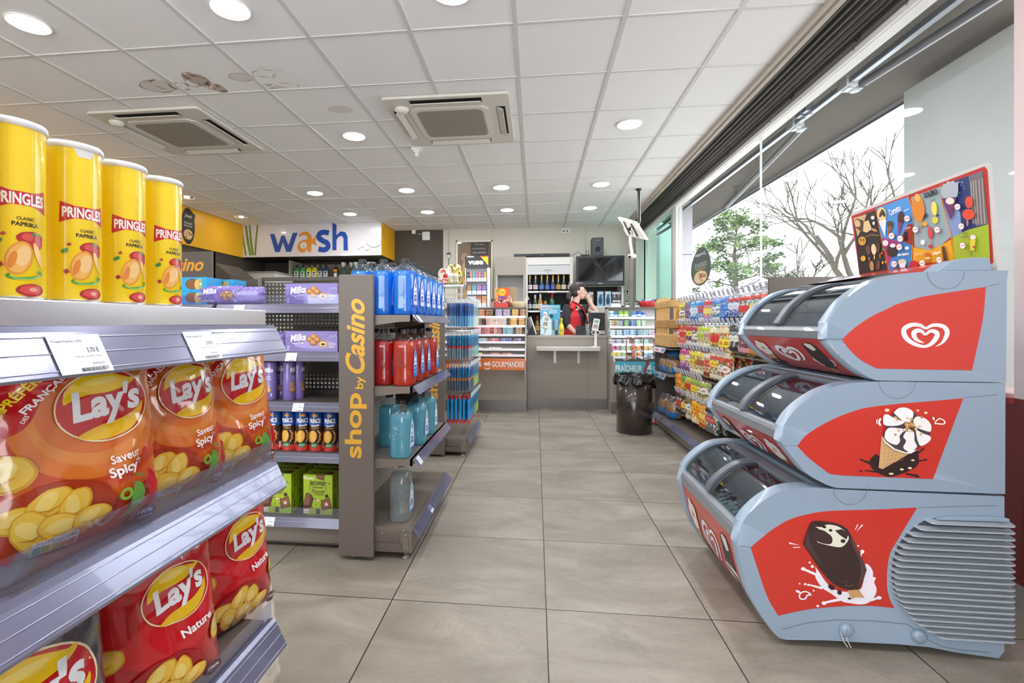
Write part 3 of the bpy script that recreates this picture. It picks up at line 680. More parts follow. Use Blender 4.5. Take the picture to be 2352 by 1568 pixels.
def nature(base=True):
    it = [El(.01,.06,.14,.15,'#cf2027',n=40)]
    it += chip(-.11,-.03,.034,seed=21)+chip(-.02,.185,.03,seed=22)+chip(.115,-.07,.03,rot=70,seed=23,k=.7)
    it += logo(.030,.060,.072,rot=12)+[T('Nature',.062,-.033,.072,.022,'#ffffff',rot=14,fat=.03)]
    it += [El(-.01,-.14,.09,.068,'#a3161c',n=30)]
    for i,(x,y,r_) in enumerate(((-.06,-.125,.036),(-.02,-.108,.036),(.02,-.125,.036),(-.045,-.155,.04),(.0,-.155,.038),(.045,-.145,.03))): it += chip(x,y,r_,rot=i*41,seed=i+30,k=.8)
    it += [Rc(-.045,.02,-.193,-.172,'#f3f3f0'), T('NUTRI-SCORE',-.012,-.176,.055,.005,'#6a6a6a')]+[Rc(-.043+i*.012,-.032+i*.012,-.191,-.180,c) for i,c in enumerate(('#1f7f45','#7fbf3a','#f0bf2a','#e88a2a','#d8452a'))]
    it += [El(.095,-.165,.022,.018,'#4a1520'), T('100%',.095,-.162,.03,.008,'#ffffff')]
    return it
def dark_bag():
    return logo(-.0,.05,.10,rot=8)+chip(.02,-.12,.05,seed=50)
def chip_bag(name, art, basec, w=.255, h=.335, T_=.115, seed=0, back='#d9dadf'):
    rnd = random.Random(seed); W2, H2 = w/2, h/2; art = [([(x*.92, y*h/.405) for x, y in vs], fs, c) for vs, fs, c in art]
    cr = [(rnd.uniform(-.8,.8), rnd.uniform(-.9,.9), rnd.uniform(0, pi), rnd.uniform(.5, 1.0)*rnd.choice((1,-1))) for _ in range(16)]
    def front(x, y, d=0., sg=-1):
        u = max(-1, min(1, x/W2)); v = max(-1, min(1, y/H2))
        th = T_/2*max(0, 1-abs(u)**2.6)**.62*max(0, 1-abs(v)**4)**.6
        wr = 0
        for (a, b, ang, am) in cr:
            s = (u-a)*cos(ang)+(v-b)*sin(ang); q = -(u-a)*sin(ang)+(v-b)*cos(ang)
            wr += am*.0052*math.exp(-abs(s*9)**1.5)*math.exp(-(q*1.6)**2)
        e = max(0, abs(v)-.62)/.38; wr += .0035*e*sin(u*17+seed)+.002*e*sin(u*31+seed*2)
        e2 = max(0, abs(u)-.7)/.3; wr += .003*e2*sin(v*21+seed)
        wr *= (1-abs(u)**8)*(1-abs(v)**10)
        nx = 2.0*u*th*.5/W2; 
        k = 1-.10*(1-abs(v)**3)*0
        wd = 1-.07*max(0, 1-v*v)**.5*abs(u)
        return (x*wd, sg*(th+wr+d*(1+1.5*abs(u))), y)
    nu, nv = int(w/.009), int(h/.009); cell = .006
    g = G(M(basec, .16, coat=.7, bump=.45, bscale=26, name='chip_film'))
    xs = sorted({round(-W2,5), round(W2,5)} | {i*cell for i in range(int(-W2/cell), int(W2/cell)+1)}); ys = sorted({round(-H2,5), round(H2,5)} | {i*cell for i in range(int(-H2/cell), int(H2/cell)+1)})
    for sg in (-1, 1):
        if sg == 1: g.use(M(basec, .3, name='chip_film'))
        vs = [front(x, y, 0, sg) for y in ys for x in xs]; n = len(xs)
        g.add(vs, [(j*n+i, j*n+i+1, (j+1)*n+i+1, (j+1)*n+i) for j in range(len(ys)-1) for i in range(n-1)], True)
    decal(g, lambda x, y, d: front(x, y, d), art, cell=cell, off=.0008, step=.00013, mat=lambda c: M(c, .16, coat=.7, bump=.45, bscale=26), clip=(-W2+.002, W2-.002, -H2+.002, H2-.004))
    return ob(name, g, None, clean=False)
so = Spawn(chip_bag('chip_bag', spicy(), '#c8401f', seed=1)); so2 = Spawn(chip_bag('chip_bag', spicy(), '#c8401f', seed=4)); so3 = Spawn(chip_bag('chip_bag', spicy(), '#c8401f', seed=8))
def bagpos(o, px, py, xf, z, rz, lean, label, group=None, cat='bag'):
    """stand a bag so that its front middle shows at pixel px on the plane X = xf"""
    p = atX(px, py, xf); o.location = (p.x, p.y, z); o.rotation_euler = (lean, 0, rz); tag(o, label, cat, group); return o
H2 = .335/2
b = so((0,0,0)); bagpos(b, 165, 1010, -.745, .75+H2-.015, radians(70), radians(-8), 'largest orange chip bag with round red and yellow emblem, nearest on the middle shelf')
b = so2((0,0,0)); bagpos(b, 372, 960, -.755, .75+H2-.02, radians(78), radians(-9), 'orange chip bag in the middle of the three on the middle shelf')
b = so3((0,0,0)); bagpos(b, 512, 930, -.745, .75+H2-.02, radians(70), radians(-9), 'orange chip bag at the far end of the middle shelf')
r1 = chip_bag('chip_bag', nature(), '#c11c24', seed=12, h=.31); r2 = chip_bag('chip_bag', nature(), '#c11c24', seed=15, h=.31)
bagpos(r1, 345, 1395, -.735, .37+.145, radians(66), radians(-10), 'red chip bag with round yellow emblem in the middle of the lower shelf')
bagpos(r2, 515, 1275, -.75, .37+.145, radians(74), radians(-8), 'red chip bag at the far end of the lower shelf')
r3 = r1.copy(); COL.objects.link(r3); bagpos(r3, 215, 1440, -.86, .37+.145, radians(80), radians(-6), 'dark shadowed red chip bag behind, between the grey bag and the red one')
dk_ = chip_bag('chip_bag', dark_bag(), '#4d4c50', seed=20, h=.31)
bagpos(dk_, 20, 1500, -.73, .37+.145, radians(72), radians(-8), 'dark grey chip bag with round emblem in the bottom left corner')
for i, (px, x) in enumerate(((250, -.93), (430, -.93), (120, -.93))):
    o = so.p.copy(); COL.objects.link(o); bagpos(o, px, 900, x, .75+H2-.01, radians(75), radians(-4), 'orange chip bag in the back row of the middle shelf, mostly hidden', 'orange chip bags in the back row')
wb = chip_bag('snack_bag', [], '#e6e2d2', w=.22, h=.30, T_=.10, seed=31)
bagpos(wb, 560, 1560, -.76, .10+.14, radians(75), radians(-8), 'plain cream bag on the bottom shelf under the lower rail')
# ------------------------------------------------------------------ biscuit gondola and the two end units with their sign boards
def rail_y(g, x0, x1, yf, z, h=.042):      # ticket rail facing the camera
    g.use(M('#676578', .25, metal=.3, coat=.4)).prism([(yf, z), (yf-.006, z), (yf-.024, z-h), (yf-.020, z-h-.002), (yf, z-.006)], x0, x1, axis='x')
    g.use(rail_h).tube([(x0, yf-.0145, z-h*.45), (x1, yf-.0145, z-h*.45)], .0014, 5)
t = thing('biscuit_shelving', 'grey metal shelving with pierced back holding purple biscuits and green cake boxes', 'shelving', (-1.6, 2.5, 0))
YF = 2.285; YBk = 2.70; xr = -.902
zs = [1.180, .948, .706, .462, .150]
for bay, (x0, x1) in enumerate(((-1.565, xr), (-2.24, -1.58))):
    for k, z in enumerate(zs):
        g = G(M('#5f5853', .42)).box(x0, x1, YF, YBk, z-.025, z); ob('base_shelf' if k == 4 else 'shelf', g, t, world=True, bevel=.0015)
        g = G(); rail_y(g, x0+.003, x1-.003, YF, z-.002); ob('price_rail', g, t, world=True)
        if k in (0, 4): ob('front_lip', G(CLEAR('#f2f2fb', gloss=.05, diff=.06, dcol='#c8cbe0', name='clear_lip')).box(x0+.003, x1-.003, YF-.003, YF, z, z+.045), t, world=True)
    # pierced back panel: real holes
    g = G(perf); zt = 1.33
    px, pz = .0225, .0225; r = .0062; nx = int((x1-x0)/px); nz = int((zt-.15)/pz)
    if bay == 0:
        xs0 = x0+((x1-x0)-nx*px)/2
        for i in range(nx):
            for j in range(nz):
                a, b = xs0+i*px, .15+j*pz; cx, cz = a+px/2, b+pz/2
                o = [(a,YBk,b),(a+px,YBk,b),(a+px,YBk,b+pz),(a,YBk,b+pz)]; c = [(cx+r*cos(pi/4+pi/2*q+s), YBk, cz+r*sin(pi/4+pi/2*q+s)) for q in range(4) for s in (-pi/4, 0)]
                # corners q: order from (a,b) lower-left = 225deg
                ring = [(cx+r*cos(radians(a_)), YBk, cz+r*sin(radians(a_))) for a_ in (180,225,270,315,0,45,90,135)]
                v = o+ring
                g.add(v, [(0,1,7,6,5),(1,2,9,8,7),(2,3,11,10,9),(3,0,5,4,11)])
        g.box(x0, x1, YBk-.012, YBk+.012, zt, zt+.02).box(x0, xs0, YBk-.002, YBk, .15, zt)
    else: g.box(x0, x1, YBk, YBk+.004, .15, zt+.012)
    ob('back_panel', g, t, world=True, clean=False)
    g = G(taupe_s).box(x0, x1, YF-.004, YF+.02, .03, .12); g.use(taupe_d).box(x0, x1, YF, YBk, .02, .05)
    ob('base_panel', g, t, world=True, bevel=.001)
ob('upright', G(taupe_s).box(-1.58, -1.565, YBk-.03, YBk+.02, 0, 1.345), t, world=True)
for px_, py_ in ((548, 703), (668, 815), (684, 934), (617, 1204)):
    c = atY(px_, py_, YF-.021); k = min(range(5), key=lambda i: abs(zs[i]-.024-c.z))
    ticket(t, (c.x, YF-.0185, zs[k]-.0245), (1,0,0), (0,.39,.92), .056, .042, [('Biscuits', -.1, .3, .6, .09, '#8a94a0'), ('2,95 €', .2, 0, .4, .16, '#667584')])
for k, z in enumerate(zs):
    ob('shelf', G(taupe_s).box(-2.24, xr, YBk+.016, YBk+.40, z-.025, z), t, world=True)
ob('base_panel', G(taupe_s).box(-2.24, xr, YBk+.02, YBk+.40, .02, .12), t, world=True)
t_b = thing('biscuit_shelving', 'grey double-sided shelving farther back behind the wiper blade end unit', 'shelving', (-1.6, 4.4, 0))
ob('back_panel', G(perf).box(-2.24, xr, 4.38, 4.41, .1, 1.20), t_b, world=True)
for z in (1.10, .86, .62, .38, .15):
    ob('shelf', G(taupe_s).box(-2.24, xr, 4.00, 4.38, z-.02, z), t_b, world=True); ob('shelf', G(taupe_s).box(-2.24, xr, 4.41, 4.79, z-.02, z), t_b, world=True)
ob('base_panel', G(taupe_s).box(-2.24, xr, 4.02, 4.77, .02, .12), t_b, world=True)
lil = '#8270b4'; lil_d = '#5f4fa0'; lil_l = '#a99ad4'
def milka_box(w=.265, h=.10, d=.05):
    """box of cakes: lavender front with white script and baked cakes"""
    g = G(M(lil, .35, coat=.2)).box(-w/2, w/2, 0, d, 0, h); sf = lambda x, y, o=0: (x, -o, y+h/2)
    it = [Rc(-w/2, w/2, h*.22, h*.5, '#8f7fc0'), El(.02, -.015, .11, .022, lil_l, n=20), El(-.07, .006, .045, .013, '#6c5aa8', rot=8), T('Milka', -.068, .018, .082, .034, '#f4f2fa', rot=6, shear=.3, fat=.03), stroke([(-.10,-.006),(-.08,-.012),(-.06,-.004),(-.04,-.01)], .003, '#f4f2fa')]
    for x, y, r_ in ((-.004,.010,.020),(.014,.022,.018),(.012,-.006,.020),(.030,.008,.018)): it += [El(x, y, r_, r_*.8, '#9a5f2c', wob=.05, seed=int(x*999)), El(x-.002, y+.003, r_*.72, r_*.5, '#d39a55', wob=.06)]
    it += [El(.060,-.012,.024,.017,'#b87b3c'), El(.060,-.013,.020,.013,'#eccd94'), El(.060,-.014,.010,.006,'#3c2418'), stroke([(.09,.016),(.102,.030),(.11,.022),(.12,.030),(.13,.018)], .002, '#e6e0f4'),
           T('Cakes &', .104,-.010,.034,.011,'#efeaf8'), T('Choc', .104,-.026,.028,.011,'#efeaf8'), Rc(-.122,-.112,-.043,-.022,'#d8d2ea'), T('≡', -.117,-.033,.006,.012,lil_d)]
    decal(g, sf, it, off=.0006, step=.00006); return ob('biscuit_box', g)
mb = Spawn(milka_box())
for (px_, z, lab) in ((715, zs[0], 'flat purple cake box with white script on the top shelf next to the sign panel'), (715, zs[1], 'flat purple cake box with white script on the second shelf next to the sign panel')):
    c = atY(px_, 700, YF+.012); mb((c.x, YF+.012, z), label=lab).__setitem__('category', 'box')
def soft_pack(w, h, d, seed, art):
    rnd = random.Random(seed)
    def f(x, y, o, sg):
        u, v = 2*x/w, 2*y/h; th = d/2*max(0, 1-abs(u)**5)**.5*max(0, 1-abs(v)**6)**.5
        e = max(0, abs(u)-.55)/.45; return (x, sg*(th+o+.006*e*sin(v*9+seed)+.0015*sin(u*20+v*7)), y+h/2+.004*e*sin(u*30))
    g = G(M(lil, .22, coat=.5, bump=.15, bscale=60)); 
    for sg in (-1, 1): g.grid(lambda a, b: f((a-.5)*w, (b-.5)*h, 0, sg), 30, 10)
    decal(g, lambda x, y, o: f(x, y, o, -1), art, cell=.008, off=.0012, step=.0001); return ob('biscuit_pack', g, clean=False)
art = [El(-.045,.008,.045,.014,'#6c5aa8',rot=8), T('Milka', -.045, .018, .075, .028, '#f4f2fa', rot=6, shear=.3, fat=.03), T('SENSATIONS', -.052,-.030,.066,.008,'#e6e0f4'), El(.045,-.004,.034,.022,'#a8733c',wob=.04), El(.045,-.003,.031,.019,'#c99a5c',wob=.04)]+[El(.045+R.uniform(-.024,.024),-.003+R.uniform(-.012,.012),.004,.003,'#4a2c1c') for i in range(12)]+[Rc(.088,.094,-.035,-.018,'#d8d2ea')]
pk = Spawn(soft_pack(.25, .095, .05, 3, art)); pk2 = Spawn(soft_pack(.16, .09, .05, 5, []))
def put(o, px_, z, y, cat, rz=0.):
    c = atY(px_, 700, y); o.location = (c.x, y, z); o.rotation_euler = (0,0,rz); o['category'] = cat; return o
put(pk((0,0,0), label='purple biscuit packet with a cookie picture on the top shelf of the grey shelving'), 508, zs[0], YF+.04, 'packet')
put(pk2((0,0,0), label='crumpled purple packet end beside the cookie packet on the top shelf'), 572, zs[0], YF+.055, 'packet', .25)
put(pk((0,0,0), label='purple biscuit packet on the second shelf, partly behind the chip shelf rail'), 603, zs[1], YF+.04, 'packet')
def waffle_box():
    w, h, d = .20, .068, .12; g = G(M('#2f9fd8', .35, coat=.2)).box(-w/2, w/2, 0, d, 0, h); sf = lambda x, y, o=0: (x, -o, y+h/2)
    it = [El(.02,0,.034,.027,'#6e4526',wob=.03), El(.02,0,.029,.023,'#8b5c34')]+[stroke([(-.005+i*.009,-.018),(-.005+i*.009,.018)],.0016,'#5a3820') for i in range(6)]+[El(.055,-.002,.02,.026,'#d9ab66'), Rc(.058,.078,-.026,.026,'#8fa870'), T('x8',.068,.0,.012,.012,'#ffffff')]
    decal(g, sf, it, off=.0006, step=.00006); return ob('waffle_box', g)
wf = Spawn(waffle_box())
for k, (dx, nm) in enumerate(((0, 'lower'), (.0, 'upper'), (.05, 'upper rear'))):
    c = atY(432, 700, YF+.02); wf((c.x+dx, YF+.02+(.14 if k == 2 else 0), zs[0]+(.069 if k else 0)), label='light blue waffle box beside the last snack can, %s one' % nm)['category'] = 'box'
def tube_pack(kind):
    r, h = (.029, .19) if kind == 'lilac' else (.034, .195)
    base = lil if kind == 'lilac' else '#1d4fa0'; g = G(M(base, .25, coat=.4))
    g.lathe([(r*.9, 0), (r, .004), (r, h-.006), (r*.93, h-.002), (r*.8, h), (0, h-.003)], n=28)
    sf = lambda x, y, o=0: ((r+o)*sin(x/r), -(r+o)*cos(x/r), y+h/2)
    if kind == 'lilac': it = [T('Milka', 0, .055, .048, .024, '#f4f2fa', shear=.3, fat=.04), T('Choco', .002, .022, .024, .008, '#efeaf8'), T('Pause', .004,.010,.024,.008,'#efeaf8'), El(-.004,-.022,.018,.021,'#b98a52'), El(.010,-.012,.014,.016,lil), El(-.004,-.048,.019,.009,'#7a5230'), El(-.004,-.044,.019,.009,'#c99a5c'), Rc(.012,.018,-.075,-.06,'#d8d2ea')]
    else:
        it = [Rc(-.075,.075,-.092,.028,'#3a2018'), El(0,.036,.05,.012,'#1d4fa0',n=24), Pg([(-.010,.072),(-.012,.085),(-.005,.079),(0,.089),(.005,.079),(.012,.085),(.010,.072)],'#f0a81f'), T('PRINCE',0,.052,.058,.022,'#f7f7fb',fat=.04), T('Chocolat',.002,.030,.040,.011,'#ffffff',rot=6,fat=.03), T('BLÉ COMPLET',.002,.017,.036,.007,'#f0b929'),
              El(-.010,-.024,.021,.030,'#e3a33a',rot=-8), El(-.010,-.024,.017,.026,'#eebb55',rot=-8), Rg(.010,-.024,.016,.032,.004,'#f3e6c8',a0=-80,a1=80), Rg(.004,-.024,.018,.034,.004,'#2a140c',a0=-80,a1=80), El(.027,-.015,.006,.010,'#b5702e'), El(.025,-.037,.006,.007,'#b5702e'),
              Rc(-.07,.07,-.095,-.066,'#c8372c'), El(-.002,-.066,.019,.011,'#2f8046',rot=6), T('LU',-.002,-.066,.02,.007,'#ffffff'), El(-.045,-.03,.02,.03,'#e3a33a'), Rc(.038,.056,-.085,-.055,'#e8e8ea')]
    decal(g, sf, it, cell=.006, off=.0005, step=.00005, mat=lambda c: M(c, .28, coat=.4)); return ob('biscuit_tube', g, clean=False)
ml = Spawn(tube_pack('lilac'))
for k, (px_, dy, rz, lab) in enumerate(((590, .05, .1, 'leftmost of the front row'), (622, .045, .05, 'second of the front row'), (648, .12, -.2, 'turned sideways behind the second'), (664, .06, 1.4, 'showing its green and barcode side'), (686, .10, 1.7, 'last before the empty shelf'), (575, .12, 0, 'behind the leftmost'))):
    o = ml((0,0,0), label='purple biscuit tube on the third shelf, '+lab); put(o, px_, zs[2], YF+dy, 'biscuit tube', rz)
g = G(M('#8fae3e', .35)); r_ = .0297; g.grid(lambda u, v: (r_*sin((u-.5)*.5-1.4), -r_*cos((u-.5)*.5-1.4), .08+.09*v), 5, 2)
pr = Spawn(tube_pack('blue'))
for k, px_ in enumerate((598, 632, 665, 695, 727, 760)):
    o = pr((0,0,0), label='blue and brown chocolate biscuit tube in the front row of the fourth shelf', group='chocolate biscuit tubes, front row'); put(o, px_, zs[3], YF+.045, 'biscuit tube', (.35,-.1,0.05,.45,.15,.2)[k])
for k, px_ in enumerate((604, 637, 670, 700, 733)):
    o = pr((0,0,0), label='blue and brown chocolate biscuit tube in the row behind on the fourth shelf', group='chocolate biscuit tubes, second row'); put(o, px_, zs[3], YF+.125, 'biscuit tube', .3*k)
def brownie_box():
    w, h, d = .148, .195, .062; g = G(M('#a9c32b', .4)).box(-w/2, w/2, 0, d, 0, h); sf = lambda x, y, o=0: (x, -o, y+h/2)
    br = '#5b3524'
    it = [Pg([(-.01,.0975),(.035,.0975),(.032,.070),(-.005,.078)],br), Pg([(-.006,.095),(.032,.095),(.030,.076),(-.003,.082)],'#8a5438'), Rc(-.073,-.066,.076,.088,'#f2f2ec'), T('Casino',-.042,.080,.046,.014,'#f6f8e6',shear=.3,fat=.02),
          T('BROWNIE',0,.055,.072,.022,'#231d12',fat=.02), T('À PARTAGER !',0,.036,.060,.010,'#231d12'), T('Chocolat',.002,.017,.070,.018,'#6b4a1e',shear=.35,fat=.01), T('& Noisettes',.006,.002,.046,.011,'#8a6a2a',shear=.35),
          Rc(-.042,-.0405,.018,.070,'#231d12'), Rc(.040,.0415,.022,.064,'#231d12'), Pg([(-.074,-.045),(-.062,.004),(-.046,.008),(-.030,-.006),(-.020,-.018),(-.024,-.030),(-.034,-.066),(-.074,-.070)],br), Pg([(-.072,-.042),(-.060,.0),(-.046,.003),(-.036,-.008),(-.040,-.03),(-.042,-.05),(-.072,-.055)],'#8a5a40'),
          Pg([(.016,-.030),(.060,-.012),(.071,-.062),(.022,-.078)],br), Pg([(.020,-.033),(.058,-.017),(.066,-.058),(.026,-.070)],'#93604a'), El(.044,-.045,.008,.008,'#e8d9c4'), El(.000,-.027,.011,.007,'#c9a06a'), El(.002,-.027,.006,.004,'#f2e6c8'), Pg([(.036,.0),(.050,.005),(.056,-.010),(.040,-.016)],'#3a2216'),
          Rc(-.008,.012,-.094,-.068,'#3a2a1a'), Rc(-.073,-.044,-.092,-.072,'#f0f0ea')]+[Rc(-.071+i*.005,-.067+i*.005,-.089,-.080,c) for i,c in enumerate(('#9ec79a','#cfe08f','#f3dc82','#eeb37c','#e58f7c'))]
    it += [El(R.uniform(-.07,.07), R.uniform(-.08,.07), .003, .0022, '#3a3016') for i in range(14)]
    decal(g, sf, it, off=.0006, step=.00006)
    top = lambda x, y, o=0: (x, y, h+o)
    decal(g, top, [T('BROWNIE', 0, d*.5, .09, .02, '#231d12'), Pg([(.03,.01),(.07,.008),(.068,.05),(.035,.055)],'#7a4a34')], off=.0006)
    sd = lambda x, y, o=0: (w/2+o, x, y+h/2); decal(g, sd, [El(d*.5,R.uniform(-.08,.08),.004,.005,'#3a3016') for i in range(9)]+[El(d*.3,R.uniform(-.08,.08),.003,.004,'#3a3016') for i in range(7)], off=.0006)
    return ob('cake_box', g)
bb = Spawn(brownie_box()); nb = 0
for col, px_ in enumerate((636, 730)):
    c = atY(px_, 1140, YF+.03)
    for rw in range(4):
        o = bb((c.x, YF+.03+rw*.066, zs[4]+.0005), label=('green brownie cake box, front one of the left file on the base shelf', 'green brownie cake box, front one of the file beside the sign panel')[col] if rw == 0 else 'green brownie cake box stacked in a file behind the front one'+(' on the left', ' on the right')[col],
               group=None if rw == 0 else 'green cake boxes behind the front ones, %s file' % ('left', 'right')[col]); o['category'] = 'box'
# sign board
def sign_panel(y, label):
    t = thing('sign_panel', label, 'sign', (-.816, y, .02))
    ob('board', G(M('#736860', .5)).box(-.0825, .0825, 0, .022, 0, 1.288), t, bevel=.004)
    g = G(); sf = lambda x, y_, o=0: (x, -o, y_-.02)
    def v(s, c, h, x, w, **k): return T(s, x, c, h, w, '#e9b23a', rot=90, res=8, **k)     # reads upwards
    Z = lambda py: CAMZ-(py-742.97)*2.17/1129
    it = [v('shop', (Z(1062)+Z(908))/2, Z(908)-Z(1062), .000, .104, fat=.025), v('by', (Z(898)+Z(868))/2, Z(868)-Z(898), .022, .050, fat=.02), v('Casino', (Z(862)+Z(684))/2, Z(684)-Z(862), -.003, .092, fat=.028, shear=.32)]
    decal(g, sf, it, off=.0008); ob('lettering', g, t, clean=False)
    for x in (-.03, .045): ob('foot', G(M('#8f8b86', .4, metal=.6)).lathe([(.016, -.02), (.016, -.012), (.006, -.010), (.006, .002)], (x, .05, 0), 12), t)
    return t
sign_panel(2.18, 'tall grey sign panel with yellow upright lettering at the end of the biscuit shelving')
sign_panel(3.95, 'grey sign panel farther down the aisle beside the hanging wiper blades')
def end_unit(y0, y1, shelves, label, pierced=True, Lb=None):
    t = thing('end_shelving', label, 'shelving', (-.70, y0, 0)); xf = -.560
    g = G(M('#a59c92', .5)); 
    if pierced:
        n = int((y1-y0)/.018); 
        g.box(-.895, -.885, y0+.004, y1, .10, 1.30); g.use(M('#2f2a26', .7))
        for j in range(64):
            z = .13+.018*j
            for i in range(n): 
                y = y0+.012+.018*i; g.add([(-.8845, y-.004, z-.004), (-.8845, y+.004, z-.004), (-.8845, y+.004, z+.004), (-.8845, y-.004, z+.004)], [(0,1,2,3)])
    else: g.box(-.895, -.885, y0, y1, .10, 1.32)
    ob('back_panel', g, t, world=True, clean=False)
    for z in shelves:
        g = G(taupe_s).box(-.885, xf, y0+.01, y1, z-.006, z).box(xf-.01, xf, y0+.008, y1, z-.03, z)
        for yy in (y0+.008, y1-.004):
            pts = [(-.885, z), (xf, z), (xf, z-.030), (xf-.06, z-.032), (-.80, z-.055), (-.885, z-.075)]; g.prism(pts, yy, yy+.004, axis='y')
        ob('shelf', g, t, world=True)
        g = G(rail_c).prism([(xf, z-.002), (xf+.004, z+.003), (xf+.034, z-.034), (xf+.031, z-.036)], y0+.012, y1+.005, axis='y')
        ob('price_rail', g, t, world=True)
    g = G(taupe_s).box(-.885, xf, y0+.01, y1, .128, .150); ob('base_shelf', g, t, world=True, bevel=.0015)
    g = G(M('#22201d', .8)); n = int((y1-y0)/.014)
    for i in range(n): g.box(xf-.013, xf-.008, y0+.02+i*.014, y0+.026+i*.014, .15, .1504)
    ob('slot_row', g, t, world=True)
    g = G(taupe_s).box(-.885, xf-.004, y0+.012, y1, .035, .128); g.use(M('#6a6058', .45)).box(-.86, xf-.06, y0+.006, y0+.012, .085, .118).box(-.86, xf-.05, y0+.007, y0+.012, .046, .076)
    g.use(taupe_s).rbox(xf-.045, xf-.018, y0+.004, y0+.012, .05, .11, r=.006, axis='y'); g.use(M('#a8a29a', .4, metal=.4))
    for x, z in ((-.70, .122), (xf-.03, .118), (xf-.02, .06), (-.60, .14)): g.lathe([(.005, 0), (.004, -.004), (0, -.005)], (x, y0+.008, z), 10, axis='y')
    ob('base_panel', g, t, world=True, bevel=.001)
    g = G(rail_c).prism([(xf, .150), (xf+.004, .153), (xf+.036, .105), (xf+.033, .103)], y0+.012, y1+.005, axis='y'); ob('price_rail', g, t, world=True)
    for x, y in ((xf-.04, y0+.04), (xf-.04, y1-.04), (-.80, y0+.04)): ob('foot', G(M('#8f8b86', .4, metal=.6)).lathe([(.018, 0), (.018, .008), (.007, .010), (.007, .04)], (x, y, 0), 12), t, world=True)
    return t
def z_at(py, y, px_=935): return atY(px_, py, y).z
za, zb, zc, zd = z_at(723, 2.20, 900), z_at(888, 2.20, 900), z_at(1055, 2.20, 900), .1505
t1 = end_unit(2.20, 3.06, (za, zb, zc), 'end shelving unit holding rows of blue, red and teal washer fluid bottles')
for z, y, s in ((za-.016, 2.27, 0), (zc-.016, 2.27, 0), (.128, 2.52, 0)):
    ticket(t1, (-.560+.0205, y, z-.001), (0,1,0), (-.62,0,.78), .05, .04, [('Lave-glace', 0, .25, .7, .12, '#8a94a0'), ('5,90 €', .1, -.08, .5, .2, '#5f6e7e')], name='price_ticket')
# washer fluid bottles
def fluid_bottle(liq, dl_, level=1.02, label_c='#dfe9f6', lab2='#1f5fb8', h=.262):
    t = thing('washer_fluid_bottle', 'x', 'bottle'); w2, d2 = .049, .062
    pr = [(.90, 0), (.97, .006), (1, .02), (1, .06), (.965, .075), (.985, .085), (1, .16), (1, .178), (.94, .20), (.72, .222), (.40, .236), (.30, .239), (.30, .248)]
    k = h/.262
    g = G(CLEAR('#f4fafc', gloss=.07, diff=.02, dcol='#f2f8fa', name='bottle_plastic', rough=.05, blend=.8)).lathe([(r, z*k) for r, z in pr], n=32, sx=w2, sy=d2, pw=3.2)
    for i in range(14):
        z = (.09+.006*i)*k
        for sg in (-1, 1): g.tube([(w2*.35*q, sg*(-d2*1.0-.0005), z+.0012*q) for q in (-1.6, 0, 1.6)], .0012, 4, cap=False)
    ob('bottle_body', g, t)
    top = .16*k if level is None else level*.2*k
    lq = [(r*.965, z*k) for r, z in pr if z*k < top]+[(.965 if top < .178*k else .92, top), (0.0, top)]
    lq[0] = (lq[0][0], .003)
    ob('liquid', G(CLEAR(liq, gloss=.03, diff=dl_, dcol=liq, name='liquid', blend=.3)).lathe(lq, n=28, sx=w2, sy=d2, pw=3.2), t)
    g = G(M('#17181a', .35)).lathe([(.0165, .243*k), (.0185, .245*k), (.0185, .260*k), (.017, .263*k), (0, .263*k)], n=20)
    for i in range(20): a = 2*pi*i/20; g.box(.0183*cos(a)-.0008, .0183*cos(a)+.0008, .0183*sin(a)-.0008, .0183*sin(a)+.0008, .246*k, .259*k)
    ob('cap', g, t)
    g = G(M(label_c, .3, coat=.3)); sf = lambda x, y, o=0: (w2*1.0+.0012+o, x, (y+.115)*k)
    out = [(-.034,-.075),(.034,-.075),(.038,-.03),(.026,.03),(.0,.065),(-.026,.03),(-.038,-.03)]
    decal(g, sf, [Pg(out, label_c), Pg([(x*.7, y*.7) for x, y in out], '#f6fafd'), Pg([(-.024,-.05),(.024,-.05),(.020,-.02),(-.020,-.02)], lab2), T('LAVE-GLACE',0,-.006,.040,.008,lab2), T('-20°',0,-.035,.026,.014,'#ffffff',fat=.03), El(0,.025,.008,.013,lab2), Rc(-.034,.034,-.075,-.068,lab2)], off=.0004, step=.0002)
    ob('label', g, t, clean=False); return t
blue = Spawn(fluid_bottle('#02b2ff', .68)); red = Spawn(fluid_bottle('#ff5636', .7, lab2='#2a63c8', label_c='#3f8be0')); crim = Spawn(fluid_bottle('#ee1c24', .75, lab2='#2a63c8', label_c='#3f8be0'))
teal = Spawn(fluid_bottle('#a6effc', .5, level=.98)); clr = Spawn(fluid_bottle('#fbfdfd', .16, level=1.05, label_c='#bfe6f0', lab2='#2f7ac0', h=.268))
xs_ = (-.612, -.716, -.818); ys_ = [2.275+.141*i for i in range(6)]
for j, x in enumerate(xs_):
    for i, y in enumerate(ys_):
        if j == 2 and i > 4: continue
        blue((x, y+(.0 if j != 1 else .004), za+.001), label='clear bottle of bright blue washer fluid on the top shelf of the end unit' if i else
             ('clear bottle of bright blue washer fluid, front one nearest the aisle', 'clear bottle of blue washer fluid, front one in the middle file', 'clear bottle of blue washer fluid, front one tight against the sign panel')[j],
             group='blue washer fluid bottles on the top shelf' if i else None)
for i, y in enumerate((2.275, 2.425, 2.575, 2.80)): red((xs_[0], y, zb+.001), label='bottle of orange-red washer fluid in the aisle-side file of the second shelf', group='orange-red washer fluid bottles')
